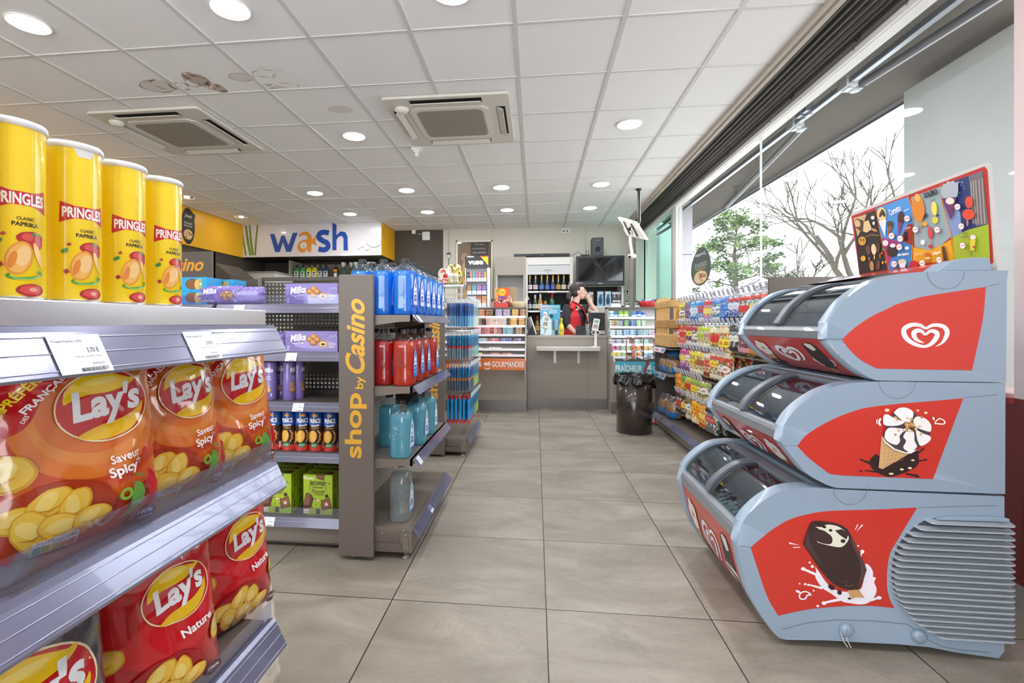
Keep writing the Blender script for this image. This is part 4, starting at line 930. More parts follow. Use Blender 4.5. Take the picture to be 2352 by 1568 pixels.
for i, (x, y) in enumerate(((xs_[1], 2.285), (xs_[2], 2.30), (xs_[1], 2.44), (xs_[2], 2.46), (xs_[1], 2.60))): crim((x, y, zb+.001), label='bottle of deep red washer fluid in the inner files of the second shelf', group='deep red washer fluid bottles')
for x, y, l in ((-.625, 2.265, 'pale teal washer fluid bottle standing foremost on the third shelf'), (-.745, 2.47, 'teal washer fluid bottle alone at the inner left of the third shelf'), (-.612, 2.52, 'teal washer fluid bottle second along the aisle edge of the third shelf'), (-.612, 2.76, 'teal washer fluid bottle farthest along the third shelf')): teal((x, y, zc+.001), label=l)
clr((-.640, 2.315, zd+.001), label='bottle of colourless washer fluid alone on the base shelf of the end unit')
# second end unit with hanging wiper blades
end_unit(3.98, 4.80, (), 'end shelving unit farther along with hooks of hanging wiper blades', pierced=False)
def wiper(c1, c2, h=.225, box=False, band=None):
    g = G(M(c1, .3, coat=.3)); w = .048 if not box else .06; th = .006 if not box else .016
    g.rbox(-th/2, th/2, -w/2, w/2, -h, -.03, r=.003, n=2); g.use(M(c2, .3, coat=.3)).rbox(-th/2-.0006, th/2+.0006, -w/2-.0006, w/2+.0006, -h, -h*.62 if not box else -h+.03, r=.003, n=2)
    if band: g.use(M(band, .4)).box(-th/2-.001, th/2+.001, -w/2-.001, w/2+.001, -h*.60, -h*.52)
    g.use(M('#e9e4da' if not box else '#c8202c', .4)).box(-th/2*.6, th/2*.6, -w/4, w/4, -.032, -.002)
    g.use(M('#17181c', .4)).box(-th/2-.0012, th/2+.0012, -w*.18, w*.18, -h*.55, -.05)
    return ob('wiper_pack', g)
def hook(parent_loc, L, z, y, x0):
    pass
hk = bpy.data.objects['end_shelving.001']
wn = {}
kinds = [(Spawn(wiper('#2f66b4', '#6fb4dc')), Spawn(wiper('#9fd0dc', '#cfe7d6'))), (Spawn(wiper('#2f8fc4', '#7f9aa8', band='#d8342c')), Spawn(wiper('#3fa4d8', '#8fd0c4'))), (Spawn(wiper('#2a86c8', '#5a6f88', band='#e8862a')), Spawn(wiper('#4fb0d4', '#b8d878'))), (Spawn(wiper('#1f9ad8', '#c8202c', box=True)), Spawn(wiper('#2fa8d8', '#b4d44a')))]
names = ('top row of hooks', 'second row of hooks', 'third row of hooks', 'lowest row of hooks')
for rw, ztop in enumerate((1.285, 1.015, .750, .490)):
    cols_y = [4.045+.072*i for i in range(10)]
    for ci, y in enumerate(cols_y):
        g = G(M('#b9bcc0', .25, metal=.9)).tube([(-.885, y, ztop+.004), (-.535, y, ztop+.004), (-.525, y, ztop+.012)], .0022, 6); ob('hook', g, hk, world=True)
        g = G(M('#dfe3ea', .35)).box(-.528, -.524, y-.018, y+.018, ztop-.012, ztop+.022); ob('ticket_holder', g, hk, world=True)
        n = 9 if ci < 2 else 3
        if rw == 3: n = 6 if ci < 2 else 3
        step = .022 if rw < 3 else .034
        for k in range(n):
            x = -.548-step*k-(.0 if ci < 3 else 0)+R.uniform(-.003, .003)
            sp_ = kinds[rw][0 if ci < 5 else 1]
            o = sp_((x, y+R.uniform(-.003, .003), ztop), rz=R.uniform(-.06, .06), label=(('blue and pale blue', 'blue and grey red-banded', 'blue and dark orange-banded', 'bright blue boxed') if ci < 5 else ('pale green', 'sky blue', 'blue and lime', 'blue and lime boxed'))[rw]+' wiper blade pack hanging on the '+names[rw], group='wiper packs, '+names[rw]+(', near half' if ci < 5 else ', far half'))
            o['category'] = 'wiper blade'
# ------------------------------------------------------------------ fascia panel with lettering, car-care shelf, header board
def at3(px, py, y): p = atY(px, py, y); return p.x, p.z
xl, zt = at3(552, 514, 7.95); xr_, zb_ = at3(876, 586, 7.95)
t = thing('fascia_sign', 'white fascia panel with blue and orange lettering, grass blades and water drops', 'sign', ((xl+xr_)/2, 7.95, (zt+zb_)/2))
FW, FH = xr_-xl, zt-zb_
ob('panel', G(M('#d6d2d3', .25, coat=.3)).box(-FW/2, FW/2, -.012, .008, -FH/2, FH/2), t)
g = G(); sf = lambda x, y, o=0: (x, -.012-o, y)
def fx(px): return (px-714)/324*FW
def fz(py): return -(py-550)/72*FH
nb = '#12469c'; og = '#e08a2c'
it = []
for a, b, c in (((556,520),(566,582),3.5), ((566,516),(577,582),5), ((575,516),(583,582),4.5), ((594,516),(588,582),4)):
    it.append(stroke([(fx(a[0]), fz(a[1])), (fx((a[0]+b[0])/2-1), fz(551)), (fx(b[0]), fz(b[1]))], [c/324*FW*.8, c/324*FW*1.1, c/324*FW], '#6f8f35'))
    it.append(stroke([(fx(a[0]+1), fz(a[1])), (fx(b[0]+1), fz(b[1]))], .006, '#4f6f25'))
P_ = lambda *p: [(fx(a), fz(b)) for a, b in p]
it.append(Pg(P_((623,538),(633,537),(642,562),(650,541),(657,541),(666,562),(676,536),(687,536),(672,576),(661,576),(653,555),(646,576),(635,576)), nb))
it.append(Pg(P_(*spline([(690,541),(699,535),(710,535),(718,542),(722,550),(731,541),(728,554),(731,564),(720,560),(718,576),(711,576),(709,570),(703,577),(692,576),(687,566),(691,556),(701,551),(709,550),(708,543),(700,541),(691,545),(690,541)],4)[:-1]), og))
it.append(El(fx(701), fz(563), .06, .055, '#d6d2d3', rot=10)); it.append(El(fx(701), fz(564), .012, .012, og))
it.append(stroke(P_(*spline([(759,538),(748,536),(738,539),(736,547),(745,554),(755,559),(757,567),(749,573),(735,571)],5)), .085, nb))
it.append(Pg(P_((767,517),(776,521),(776,543),(785,535),(796,537),(801,546),(802,575),(792,575),(792,549),(787,544),(780,547),(776,553),(776,574),(767,574)), nb))
for px_, py_, rx, ry in ((860,560,.075,.05),(834,564,.022,.032),(844,571,.02,.025),(826,571,.01,.012)):
    it += [El(fx(px_), fz(py_), rx*1.7, ry*1.6, '#8f9094'), El(fx(px_), fz(py_)+.006, rx*1.6, ry*1.45, '#dcdadb'), El(fx(px_)-rx*.5, fz(py_)+ry*.6, rx*.5, ry*.35, '#f7f7f8')]
decal(g, sf, it, off=.001, step=.0004); ob('lettering', g, t, clean=False)
# header board
x0, z0 = at3(300, 640, 4.35); x1, z1 = at3(490, 577, 4.35)
t = thing('header_board', 'grey header board with orange script standing above the shelving behind the snack cans', 'sign', ((x0+x1)/2, 4.35, z0))
ob('board', G(M('#655e58', .5)).box(-(x1-x0)/2, (x1-x0)/2, 0, .03, -z0, z1-z0).use(M('#8d8680', .5)).box((x1-x0)/2-.004, (x1-x0)/2, -.002, .03, -z0, z1-z0), t)
g = G(); sf = lambda x, y, o=0: (x, -.001-o, y); xe = at3(468, 600, 4.35)[0]-(x0+x1)/2
decal(g, sf, [T('Casino', xe-.23, (z1-z0)*.52, .46, (z1-z0)*.52, '#eba63a', shear=.32, fat=.028)], off=.0008); ob('lettering', g, t, clean=False)
# car-care shelf under the fascia
yb_ = 8.25; xa, za_ = at3(667, 598, yb_); xb, zb2 = at3(868, 638, yb_)
t = thing('car_care_shelving', 'beige shelving under the white fascia with small cleaning bottles on its top shelf', 'shelving', ((xa+xb)/2, yb_, 0))
bg_ = M('#b0a692', .5); g = G(bg_).box(xa-.02, xa, yb_-.02, YB-.01, 0, za_).box(xa, xb+.2, YB-.03, YB-.01, 0, za_-.03)
g.use(M('#5a5348', .7))
for i in range(46):
    for j in range(7): g.box(xa+.02+.032*i, xa+.03+.032*i, YB-.032, YB-.03, zb2+.06+.034*j, zb2+.07+.034*j)
ob('back_panel', g, t, world=True, clean=False)
g = G(M('#a89f8f', .5)).box(xa, xb+.2, yb_, YB-.03, zb2-.03, zb2); ob('shelf', g, t, world=True)
g = G(rail_m).box(xa, xb+.2, yb_-.012, yb_, zb2-.04, zb2+.002); g.use(M('#e9eef4')); 
for x in (xa+.05, xa+.35, xa+.7): g.box(x, x+.09, yb_-.014, yb_-.012, zb2-.035, zb2-.003)
ob('price_rail', g, t, world=True)
def oil_bottle(c, cap='#1c1d1f', sz=1.):
    g = G(M(c, .3, coat=.3)).lathe([(.036, 0), (.038, .01), (.038, .12), (.034, .145), (.018, .165), (.014, .17)], n=14, sx=1., sy=.7, pw=4)
    g.use(M(cap, .35)).lathe([(.016, .168), (.016, .195), (.012, .197)], n=12)
    sf = lambda x, y, o=0: (x, -.0275-o, y)
    decal(g, sf, [Rc(-.028,.028,.03,.125,'#e7ebe2'), Rc(-.028,.028,.105,.125,c), El(0,.085,.018,.013,'#2c3330'), Rc(-.02,.02,.045,.06,'#39423d')], off=.0008, step=.0003); return ob('cleaner_bottle', g)
def spray_bottle():
    g = G(CLEAR('#b9d8cc', gloss=.1, diff=.5, dcol='#7fa595')).lathe([(.036, 0), (.038, .01), (.038, .11), (.03, .14), (.013, .165), (.013, .18)], n=14, sy=.7, pw=3)
    g.use(M('#e8ebe6', .4)).box(-.013, .013, -.012, .012, .178, .2).box(-.018, .026, -.045, .022, .2, .232).box(-.006, .006, -.04, -.028, .16, .2)
    g.use(M('#2f4a40', .4)).box(-.03, .03, -.0285, -.027, .03, .10); return ob('spray_bottle', g)
pos = [(681,'#3f8f5a'),(695,'#4fa35c'),(709,'#d9d320'),(722,'#d9d320'),(735,'#3c4a63'),(748,'#33415c')]
for i, (px_, c) in enumerate(pos):
    o = oil_bottle(c); x, _ = at3(px_, 620, yb_+.04); o.location = (x, yb_+.06, zb2); o.scale = (1.3, 1.3, 1.22)
    tag(o, ('leftmost green', 'second green', 'left yellow', 'right yellow', 'left navy', 'right navy')[i]+' cleaner bottle on the shelf under the white fascia', 'bottle')
g = G(M('#4b2f1d', .35)).lathe([(.05, 0), (.052, .02), (.05, .16), (.03, .2), (.018, .21)], n=14, sy=.6, pw=4).use(M('#e8b52c', .4)).box(-.03, .03, -.034, -.032, .12, .16).use(M('#e9e4da', .4)).box(-.025,.025,-.034,-.032,.03,.10).use(M('#222222', .4)).lathe([(.02, .205), (.02, .235)], n=10)
o = ob('oil_can', g, None, 'brown canister with yellow cap band between the small bottles and the sprays', 'canister'); x, _ = at3(770, 620, yb_+.04); o.location = (x, yb_+.07, zb2)
sp = Spawn(spray_bottle())
for k, px_ in enumerate((789, 806, 818, 832, 848, 856)):
    x, _ = at3(px_, 620, yb_+.04); o = sp((x, yb_+.05+.03*(k % 2), zb2), label='teal spray bottle with white trigger on the shelf under the fascia', group='teal spray bottles', scale=(1.25,1.25,1.2)); o['category'] = 'spray bottle'
# low counter and white fridge top seen over the biscuit shelving
x0, z0 = at3(530, 627, 7.6); x1, _ = at3(631, 640, 7.6)
ob('chest_cabinet', G(M('#cfccc3', .4)).box(x0, x1, 7.6, 8.2, 0, z0).use(M('#8f8c84', .5)).box(x0-.02, x1+.02, 7.58, 8.2, z0, z0+.02).use(M('#a09c94',.5)).box(x0+.28,x0+.285,7.597,7.6,0,z0), None, 'white tall cabinet standing under the fascia, left of the bottle shelf', 'cabinet', bevel=.004)
x0, z0 = at3(492, 603, 6.6); x1, _ = at3(529, 640, 6.6)
ob('counter_block', G(M('#544b42', .6)).prism([(x0-.4, 0), (x1, 0), (x1, z0-.18), (x0, z0), (x0-.4, z0)], 6.6, 7.2, axis='y'), None, 'dark taupe counter block with a sloped top left of the white cabinet', 'counter')
def wallbox(name, px_, py_, w, h, d, y, label, cat, c='#e6e6e3'):
    x, z = at3(px_, py_, y); return ob(name, G(M(c, .4)).rbox(-w/2, w/2, -h/2, h/2, -d, 0, r=.01).xf(Matrix.Rotation(-pi/2, 4, 'X')), None, label, cat, loc=(x, y, z), bevel=.004)
for nm, a in (('junction_box', (951, 533, .07, .07, .04, YB-.001, 'small white junction box at the ceiling on the dark wall', 'box')), ('alarm_siren', (980, 543, .13, .15, .07, YB-.001, 'larger white alarm box below right of the junction box on the dark wall', 'alarm'))):
    o = wallbox(nm, *a); o.location.y -= 0; 
xa_, za2 = at3(960, 537, YB); ob('cable', G(M('#e0e0dc', .5)).tube([(xa_, YB-.012, za2), (xa_+.06, YB-.012, za2-.005), (xa_+.12, YB-.012, za2-.03)], .006, 6), None, 'short white cable between the junction box and the alarm', 'cable')
x, z = at3(552, 572, 7.93); ob('motion_sensor', G(M('#eceae6', .4)).rbox(-.028, .028, -.05, .05, -.03, 0, r=.012).xf(Matrix.Rotation(-pi/2, 4, 'X')), None, 'white motion sensor at the corner of yellow soffit and fascia', 'sensor', loc=(x+.01, 7.936, z))
# sticker on yellow soffit
c = atX(432, 519, XL+.036); ry = .30; ra = abs(atX(418, 519, XL).y-atX(449, 519, XL).y)/2
g = G(M('#2b2622', .5)); sf = lambda x, y, o=0: (XL+.0365+o, c.y+x, c.z+y)
k_ = plane((0,0,0),(1,0,0),(0,1,0)); g.prism([(c.y+ra*cos(a), c.z+.26*sin(a)) for a in [2*pi*i/36 for i in range(36)]]+[], XL+.0355, XL+.0375, axis='x')
g.prism([(c.y+ra*.5, c.z+.22), (c.y+ra*1.05, c.z+.19), (c.y+ra*.9, c.z+.06)], XL+.0355, XL+.0374, axis='x')
decal(g, sf, [T('Joseph', 0, .14, ra*1.1, .06, '#d9d4cc', shear=.3), T('PIZZAS CUITES', 0, .04, ra*1.2, .025, '#d9d4cc'), T('SUR PLACE 24/24', 0, .0, ra*1.2, .025, '#d9d4cc'), El(0, -.12, ra*.7, .075, '#c79a62', wob=.04), El(0, -.12, ra*.58, .06, '#e6c98f', wob=.05)]+[El(R.uniform(-.45,.45)*ra, -.12+R.uniform(-.04,.04), ra*.09, .009, R.choice(['#9c3a22', '#f0e0b8', '#7a4a2a']), n=8) for i in range(20)], off=.0015, step=.0003)
ob('round_sticker', g, None, 'dark round sticker with a pizza picture on the yellow soffit', 'sticker', clean=False)
# ------------------------------------------------------------------ behind the counter
greige = M('#9a9186', .5); greige_l = M('#a39c92', .5); wht = M('#dcdad6', .4); drk = M('#2d2825', .6); kick = M('#7f7a75', .3, metal=.5, noise=.1, nscale=5)
yc = 8.20
x0, z1 = at3(1137, 590, yc); x1, _ = at3(1208, 590, yc); n0, nz1 = at3(1139, 632, yc); n1, nz0 = at3(1204, 705, yc)
t = thing('tall_cabinet', 'tall greige cabinet with a white niche behind the counter', 'cabinet', ((x0+x1)/2, yc, 0))
g = G(greige).box(x0, x1, yc, YB-.02, nz1, z1).box(x0, n0+.01, yc, YB-.02, 0, nz1).box(n1, x1, yc, YB-.02, 0, nz1).box(x0, x1, yc, YB-.02, 0, nz0); ob('carcass', g, t, world=True)
g = G(M('#d6d6d4', .5)).box(n0+.01, n1, YB-.06, YB-.02, nz0, nz1); g.use(M('#c9c9c7', .5)).box(n0+.01, n0+.02, yc, YB-.02, nz0, nz1).box(n1-.01, n1, yc, YB-.02, nz0, nz1).box(n0, n1, yc+.01, YB-.02, nz0, nz0+.01); ob('niche', g, t, world=True)
x0, z1 = at3(1208, 592, yc); x1, _ = at3(1316, 592, yc); zz = lambda py: at3(1260, py, yc)[1]
t = thing('bottle_cabinet', 'cabinet with a raised roller shutter over shelves of bottles behind the counter', 'cabinet', ((x0+x1)/2, yc, 0))
g = G(M('#c5c1b9', .5)).box(x0, x0+.03, yc, YB-.02, 0, z1).box(x1-.05, x1, yc, YB-.02, 0, z1).box(x0, x1, yc+.01, YB-.02, z1-.02, z1)
g.use(drk).box(x0, x1, YB-.05, YB-.02, 0, z1-.1).box(x0+.03, x0+.034, yc+.03, YB-.03, 0, zz(632)).box(x1-.054, x1-.05, yc+.03, YB-.03, 0, zz(632)); ob('carcass', g, t, world=True)
ob('top_panel', G(M('#cfccc6', .4)).box(x0+.03, x1-.05, yc-.004, yc+.02, zz(608), z1-.005), t, world=True)
g = G(M('#c3c4c4', .4))
for i in range(8): a = zz(630)+(zz(609)-zz(630))*i/8; b = zz(630)+(zz(609)-zz(630))*(i+1)/8; g.box(x0+.03, x1-.05, yc+.004, yc+.02, a+.001, b-.001)
g.use(M('#b9baba', .4)).box(x0+.03, x1-.05, yc, yc+.02, zz(630), zz(630)+.02)
g.use(M('#4a4642', .3, metal=.6)).tube([(x0+.30, yc-.01, zz(620)), (x0+.30, yc-.02, zz(620)), (x0+.41, yc-.02, zz(620)), (x0+.41, yc-.01, zz(620))], .004, 6).lathe([(.008, 0), (.008, -.008)], (x0+.36, yc, zz(627)), 10, axis='y')
ob('roller_shutter', g, t, world=True)
for py in (668, 713): ob('shelf', G(M('#d2d0cc', .4)).box(x0+.03, x1-.05, yc+.02, YB-.05, zz(py+3), zz(py)).use(M('#eceef0', .4)).box(x0+.05, x0+.20, yc+.016, yc+.02, zz(py+3)-.004, zz(py)).box(x0+.36, x0+.48, yc+.016, yc+.02, zz(py+3)-.004, zz(py)), t, world=True)
def wine(body, foil, lab, h=.275, r=.040, neck=.013):
    g = G(M(body, .12, coat=.5)).lathe([(r*.9, 0), (r, .01), (r, h*.5), (r*.8, h*.6), (neck, h*.74), (neck, h*.78)], n=16)
    g.use(M(foil, .3, metal=.5)).lathe([(neck+.001, h*.68), (neck+.004, h*.74), (neck+.002, h*.9), (neck+.004, h*.95), (neck+.002, h), (0, h)], n=12)
    g.use(M(lab, .4)).lathe([(r+.0008, h*.12), (r+.0008, h*.38)], n=16); g.use(M(foil, .35)).lathe([(r*.6, h*.62), (r*.62, h*.6)], n=16)
    g.use(M('#2a2a30', .5)); sf = lambda x, y, o=0: ((r+.001+o)*sin(x/r), -(r+.001+o)*cos(x/r), y)
    decal(g, sf, [Rc(-.018,.018,h*.28,h*.31,'#4a4038'), Rc(-.02,.02,h*.19,h*.22,'#6a6058')], cell=.006, off=.0012)
    return ob('wine_bottle', g)
for px_, foil, lab, nm in ((1217,'#d9b35a','#d9cfd6','first from the left, pale label'),(1230,'#d8a9a9','#cdbcc0','second from the left, pink foil'),(1244,'#d9b35a','#3e6fb8','third from the left, blue label'),(1257,'#d9b35a','#3463ae','fourth from the left, blue label'),(1270,'#d2a54c','#4a4fb4','fifth, violet-blue label'),(1282.5,'#d2a54c','#b88f3f','sixth, gold label'),(1295,'#cdb45c','#c9c3ae','seventh, cream label'),(1309,'#c9ad55','#b9b49e','rightmost, half hidden by the frame')):
    x, _ = at3(px_, 650, yc+.08); o = wine('#12150f', foil, lab); o.location = (x, yc+.09, zz(668)+.001); tag(o, 'sparkling wine bottle on the upper shelf, '+nm, 'bottle')
for px_, b_, f_, l_, h_, r_, nm in ((1216,'#101012','#18181a','#c9cdd0',.26,.042,'black square-shouldered'),(1229,'#1d3a22','#d8d4c0','#cfd2bb',.26,.05,'green with pale pointed label'),(1241,'#9c6a2c','#d9d9d4','#e0d8c8',.275,.045,'amber with white cap'),(1253,'#6d4a20','#26221c','#d9c89a',.22,.045,'short brown'),(1268,'#145a34','#c22a2c','#0f3a24',.29,.052,'tall green with red cap')):
    x, _ = at3(px_, 690, yc+.08); o = wine(b_, f_, l_, h=h_, r=r_*.9, neck=.016); o.name = 'spirit_bottle'; o.location = (x, yc+.10, zz(712)+.001); tag(o, nm+' spirits bottle on the lower shelf of the cabinet', 'bottle')
x, _ = at3(1234, 750, 8.2); o = wine('#7a4f1d', '#b3352b', '#c9a04a'); o.name = 'spirit_bottle'; o.location = (x, yc+.1, zz(713)-.36); tag(o, 'amber bottle with red capsule low in the cabinet behind the leaflet', 'bottle')
ob('shelf', G(M('#8a6f4a', .5)).box(x0+.03, x1-.05, yc+.02, YB-.05, zz(713)-.38, zz(713)-.36), t, world=True)
# television, speaker, sound bar, router
x0, z1 = at3(1323, 588, 8.12); x1, z0 = at3(1435, 655, 8.12)
t = thing('television', 'large black television mounted above the shelf of boxed goods behind the cashier', 'television', ((x0+x1)/2, 8.12, z0))
ob('casing', G(M('#17181c', .35)).box(x0, x1, 8.12, 8.17, z0, z1), t, world=True, bevel=.008)
ob('screen', G(M('#0c0d12', .08, coat=.8)).box(x0+.035, x1-.03, 8.116, 8.122, z0+.075, z1-.03), t, world=True)
g = G(M('#2b2d33', .3)).box(x0+.04, x1-.04, 8.112, 8.12, z0+.012, z0+.05); g.use(M('#d8dade', .4)); sf = lambda x, y, o=0: (x, 8.112-o, y); decal(g, sf, [T('SAMSUNG', (x0+x1)/2, z0+.033, .07, .013, '#d8dade')], off=.001); ob('control_strip', g, t, world=True, clean=False)
x0, z1 = at3(1360, 546, 8.15); x1, z0 = at3(1386, 588, 8.15)
t = thing('speaker', 'black loudspeaker box standing on top of the television', 'speaker', ((x0+x1)/2, 8.15, z0+.0))
z0 += .004
ob('cabinet', G(M('#2a2d31', .45)).box(x0, x1, 8.13, 8.38, z0, z1), t, world=True, bevel=.003)
cx = (x0+x1)/2; cz = z0+(z1-z0)*.36
ob('bass_cone', G(M('#4a4e54', .35)).lathe([(.062, 0), (.066, -.006), (.056, -.008), (.045, .002)], (cx, 8.13, cz), 24, axis='y').use(M('#08080a', .7)).lathe([(.046, -.002), (0, .0)], (cx, 8.13, cz), 20, axis='y'), t, world=True)
g = G(); sf = lambda x, y, o=0: (x, 8.13-o, y); decal(g, sf, [T('PHILIPS', cx, z1-.045, .05, .010, '#a9acb0')], off=.001); ob('lettering', g, t, world=True, clean=False)
x0, z1 = at3(1180, 583, 8.2); x1, z0 = at3(1309, 589.5, 8.2); zc_ = at3(1180, 590, 8.2)[1]
ob('sound_bar', G(M('#17181a', .4)).rbox(x0, x1, 8.2, 8.28, zc_+.002, z1, r=.01, axis='x').use(M('#6a6c70', .4)).box((x0+x1)/2-.03, (x0+x1)/2+.03, 8.198, 8.2, (z1+zc_)/2-.004, (z1+zc_)/2+.004), None, 'long black sound bar lying on top of the tall cabinets', 'sound bar')
x0, z0 = at3(1334, 588, 8.2); g = G(M('#1b1c1f', .5)).box(x0, x0+.14, 8.16, 8.26, z0-.0, z0+.022)
for dx in (.09, .13): g.tube([(x0+dx, 8.25, z0+.02), (x0+dx, 8.25, z0+.10)], .005, 6)
g.tube([(x0+.02, 8.15, z0+.01), (x0-.04, 8.14, z0+.06), (x0-.1, 8.15, z0+.03), (x0-.15, 8.16, z0+.01)], .004, 6); ob('router', g, None, 'small black router with two aerials left of the loudspeaker', 'router')
# shelf with boxed goods under the television
yq = 8.22; x0, z1 = at3(1318, 655, yq); x1, z0 = at3(1432, 702, yq)
t = thing('goods_shelf', 'dark shelf unit under the television holding blue boxed bottles', 'shelving', ((x0+x1)/2, yq, 0))
ob('carcass', G(M('#c9c5bd', .5)).box(x1-.03, x1, yq, YB-.02, 0, z1+.12).box(x0, x1, yq, YB-.02, z0-.03, z0).box(x0, x1, yq-.01, yq+.03, z1-.02, z1).use(drk).box(x0, x1, YB-.06, YB-.02, 0, z1), t, world=True)
ob('drawer_front', G(M('#b5b1aa', .5)).box(x0, x1, yq, yq+.02, .2, z0-.03), t, world=True)
def boxed(px_, w, h, c, bc, txt, label):
    x, _ = at3(px_, 690, yq+.05); g = G(M(c, .35, coat=.3)).box(-w/2, w/2, 0, .09, 0, h); sf = lambda a, b, o=0: (a, -o, b)
    it = [Rc(-w/2+.005, w/2-.005, h-.045, h-.012, '#dfe6ea'), El(0, h*.34, w*.30, h*.26, bc), Rc(-w*.12, w*.12, h*.5, h*.78, bc), Pg([(-w/2,h*.55),(-w/2,h*.7),(w*.1,h*.95),(w*.3,h*.95)], '#c9dcea')]
    if txt: it = [Rc(-w/2+.005, w/2-.005, h-.045, h-.012, '#dfe6ea'), T(txt, 0, h*.32, w*.86, h*.13, '#f4f4f4', fat=.06), El(-w*.22, h*.68, w*.10, h*.12, '#b9b2ac'), Rc(-w*.05, w*.12, h*.58, h*.8, '#7a2a2a'), El(w*.25, h*.7, w*.08, h*.1, '#b9b2ac')]
    decal(g, sf, it, off=.0015, step=.0004); o = ob('gift_box', g, None, label, 'box', loc=(x, yq+.05, z0+.001)); return o
boxed(1357, .085, .235, '#8b6d56', '#d9c9b8', '', 'brown boxed bottle partly behind the cashier\'s hand'); boxed(1379, .10, .24, '#7ea4c4', '#23364a', '', 'blue boxed bottle, left of the pair under the television')
boxed(1396.5, .10, .24, '#86accb', '#23364a', '', 'blue boxed bottle, right of the pair under the television'); boxed(1416, .15, .235, '#1a1718', '#3a3030', 'OCB', 'black display box with white lettering at the right end under the television')
# poster, sockets, cable lamp on the back wall
x0, z1 = at3(1048, 553, YB); x1, z0 = at3(1132, 690, YB)
t = thing('poster', 'brown framed poster with pale lines of text on the cream back wall', 'poster', ((x0+x1)/2, YB-.01, (z0+z1)/2)); w, h = x1-x0, z1-z0
ob('frame', G(M('#e2dccb', .4)).box(-w/2, w/2, -.02, .008, h/2-.03, h/2).box(-w/2, w/2, -.02, .008, -h/2, -h/2+.03).box(-w/2, -w/2+.03, -.02, .008, -h/2, h/2).box(w/2-.03, w/2, -.02, .008, -h/2, h/2), t, bevel=.003)
g = G(M('#4a3a30', .25, coat=.4)).box(-w/2+.028, w/2-.028, -.008, .006, -h/2+.03, h/2-.03); sf = lambda x, y, o=0: (x, -.008-o, y)
it = [Rc(-w*.44, -w*.10, -h*.45, h*.45, '#7d6248'), Rc(-w*.10, w*.36, h*.06, h*.46, '#2e2622'), Rc(w*.38, w*.45, -h*.45, h*.46, '#5f4632')]
for i, s in enumerate(('Pour plus', 'de fraîcheur,', 'nous assurons', 'une cuisson', 'régulière du pain', 'toute la journée')): it.append(T(s, w*.13, h*(.43-.068*i), w*.045*len(s)*.62, h*.035, '#9d9186', shear=.15))
it += [El(-w*.27, h*.22, w*.09, h*.07, '#a98762', wob=.1), El(-w*.22, h*.05, w*.10, h*.12, '#c49a6c', wob=.15, seed=4)]+[stroke([(-w*.44+w*.05*k, -h*.45), (-w*.30+w*.03*k, -h*.2), (-w*.38+w*.05*k, h*.02)], [.03, .025, .008], ('#c19158','#d4aa70','#a87a45')[k % 3]) for k in range(7)]
decal(g, sf, it, off=.001, step=.0004); ob('print', g, t, clean=False)
g = G(M('#e4e4e1', .4)).rbox(-.075, .075, -.038, .038, -.03, 0, r=.01).xf(Matrix.Rotation(-pi/2, 4, 'X')); g.use(M('#8a8a88', .5))
for dx in (-.03, .03): g.lathe([(.02, 0), (.018, -.003), (.012, -.004)], (dx, -.030, 0), 14, axis='y').use(M('#3a3a3a', .5)).lathe([(.006, 0), (.006, -.002)], (dx, -.034, 0), 8, axis='y').use(M('#8a8a88', .5))
x, z = at3(1298.5, 531, YB); ob('wall_socket', g, None, 'white double wall socket just below the ceiling over the bottle cabinet', 'socket', loc=(x, YB, z))
x, z = at3(1031, 587, YB); t = thing('cable_timer', 'small black and white plug-in box hanging on a cable on the cream wall', 'plug', (x, YB-.02, z))
ob('cable', G(M('#c9c4b6', .5)).tube([(0, .008, .05), (0, .008, ZC-z)], .008, 8).use(M('#2a2a2a', .5)).tube([(0, .0, -.04), (.0, 0, -.32)], .005, 6), t)
ob('housing', G(M('#26262a', .4)).box(-.035, .035, -.02, .01, .012, .045).use(M('#c4c8cc', .4)).prism([(-.028, .012), (.028, .012), (.02, -.045), (-.02, -.045)], -.02, .01, axis='y'), t)
g = G(M('#dedcd7', .4)).box(-.03, .03, -.03, 0, -.055, .055).use(M('#1c1c1e', .5)).lathe([(.018, 0), (.018, -.004), (0, -.004)], (0, -.03, .02), 14, axis='y').lathe([(.012, 0), (.012, -.004), (0, -.004)], (0, -.03, -.02), 14, axis='y')
x, z = at3(1440, 672, YB); ob('wall_socket', g, None, 'upright wall socket right of the television', 'socket', loc=(x, YB-.001, z))
# window-side end of the back wall: pilaster strips
g = G(M('#b9b4a9', .5)).box(1.66, 1.70, YB-.25, YB, 0, ZC).box(1.70, 1.84, YB-.10, YB, 0, ZC); struct('trim_9', g)
# ------------------------------------------------------------------ till counter, sweet displays and what stands on them
yf = 6.40; xa = -.112; xb = .900; zt = .934
t = thing('till_counter', 'greige till counter between the two sweet displays', 'counter', (.4, yf, 0))
ob('front_panel', G(greige).box(xa+.002, xb-.002, yf, yf+.025, .13, zt-.005).use(M('#6f675d', .5)).box(xa+.77, xa+.774, yf-.001, yf, .14, .80), t, world=True)
ob('kick_plate', G(kick).box(xa+.002, xb-.002, yf-.004, yf+.02, .0, .13), t, world=True)
ob('worktop', G(M('#a8a096', .45)).box(xa+.002, xb-.002, yf-.006, yf+.30, zt-.03, zt), t, world=True, bevel=.002)
ob('side_panel', G(greige).box(xb-.02, xb-.003, yf+.02, yf+.30, 0, zt-.03).box(xa+.003, xa+.02, yf+.02, yf+.30, 0, zt-.03), t, world=True)
x0, z1 = at3(1232, 797, 6.16); x1, _ = at3(1381, 797, 6.16); zl = z1
t = thing('customer_ledge', 'pale customer ledge on two slotted brackets on the counter front', 'ledge', ((x0+x1)/2, yf, zl))
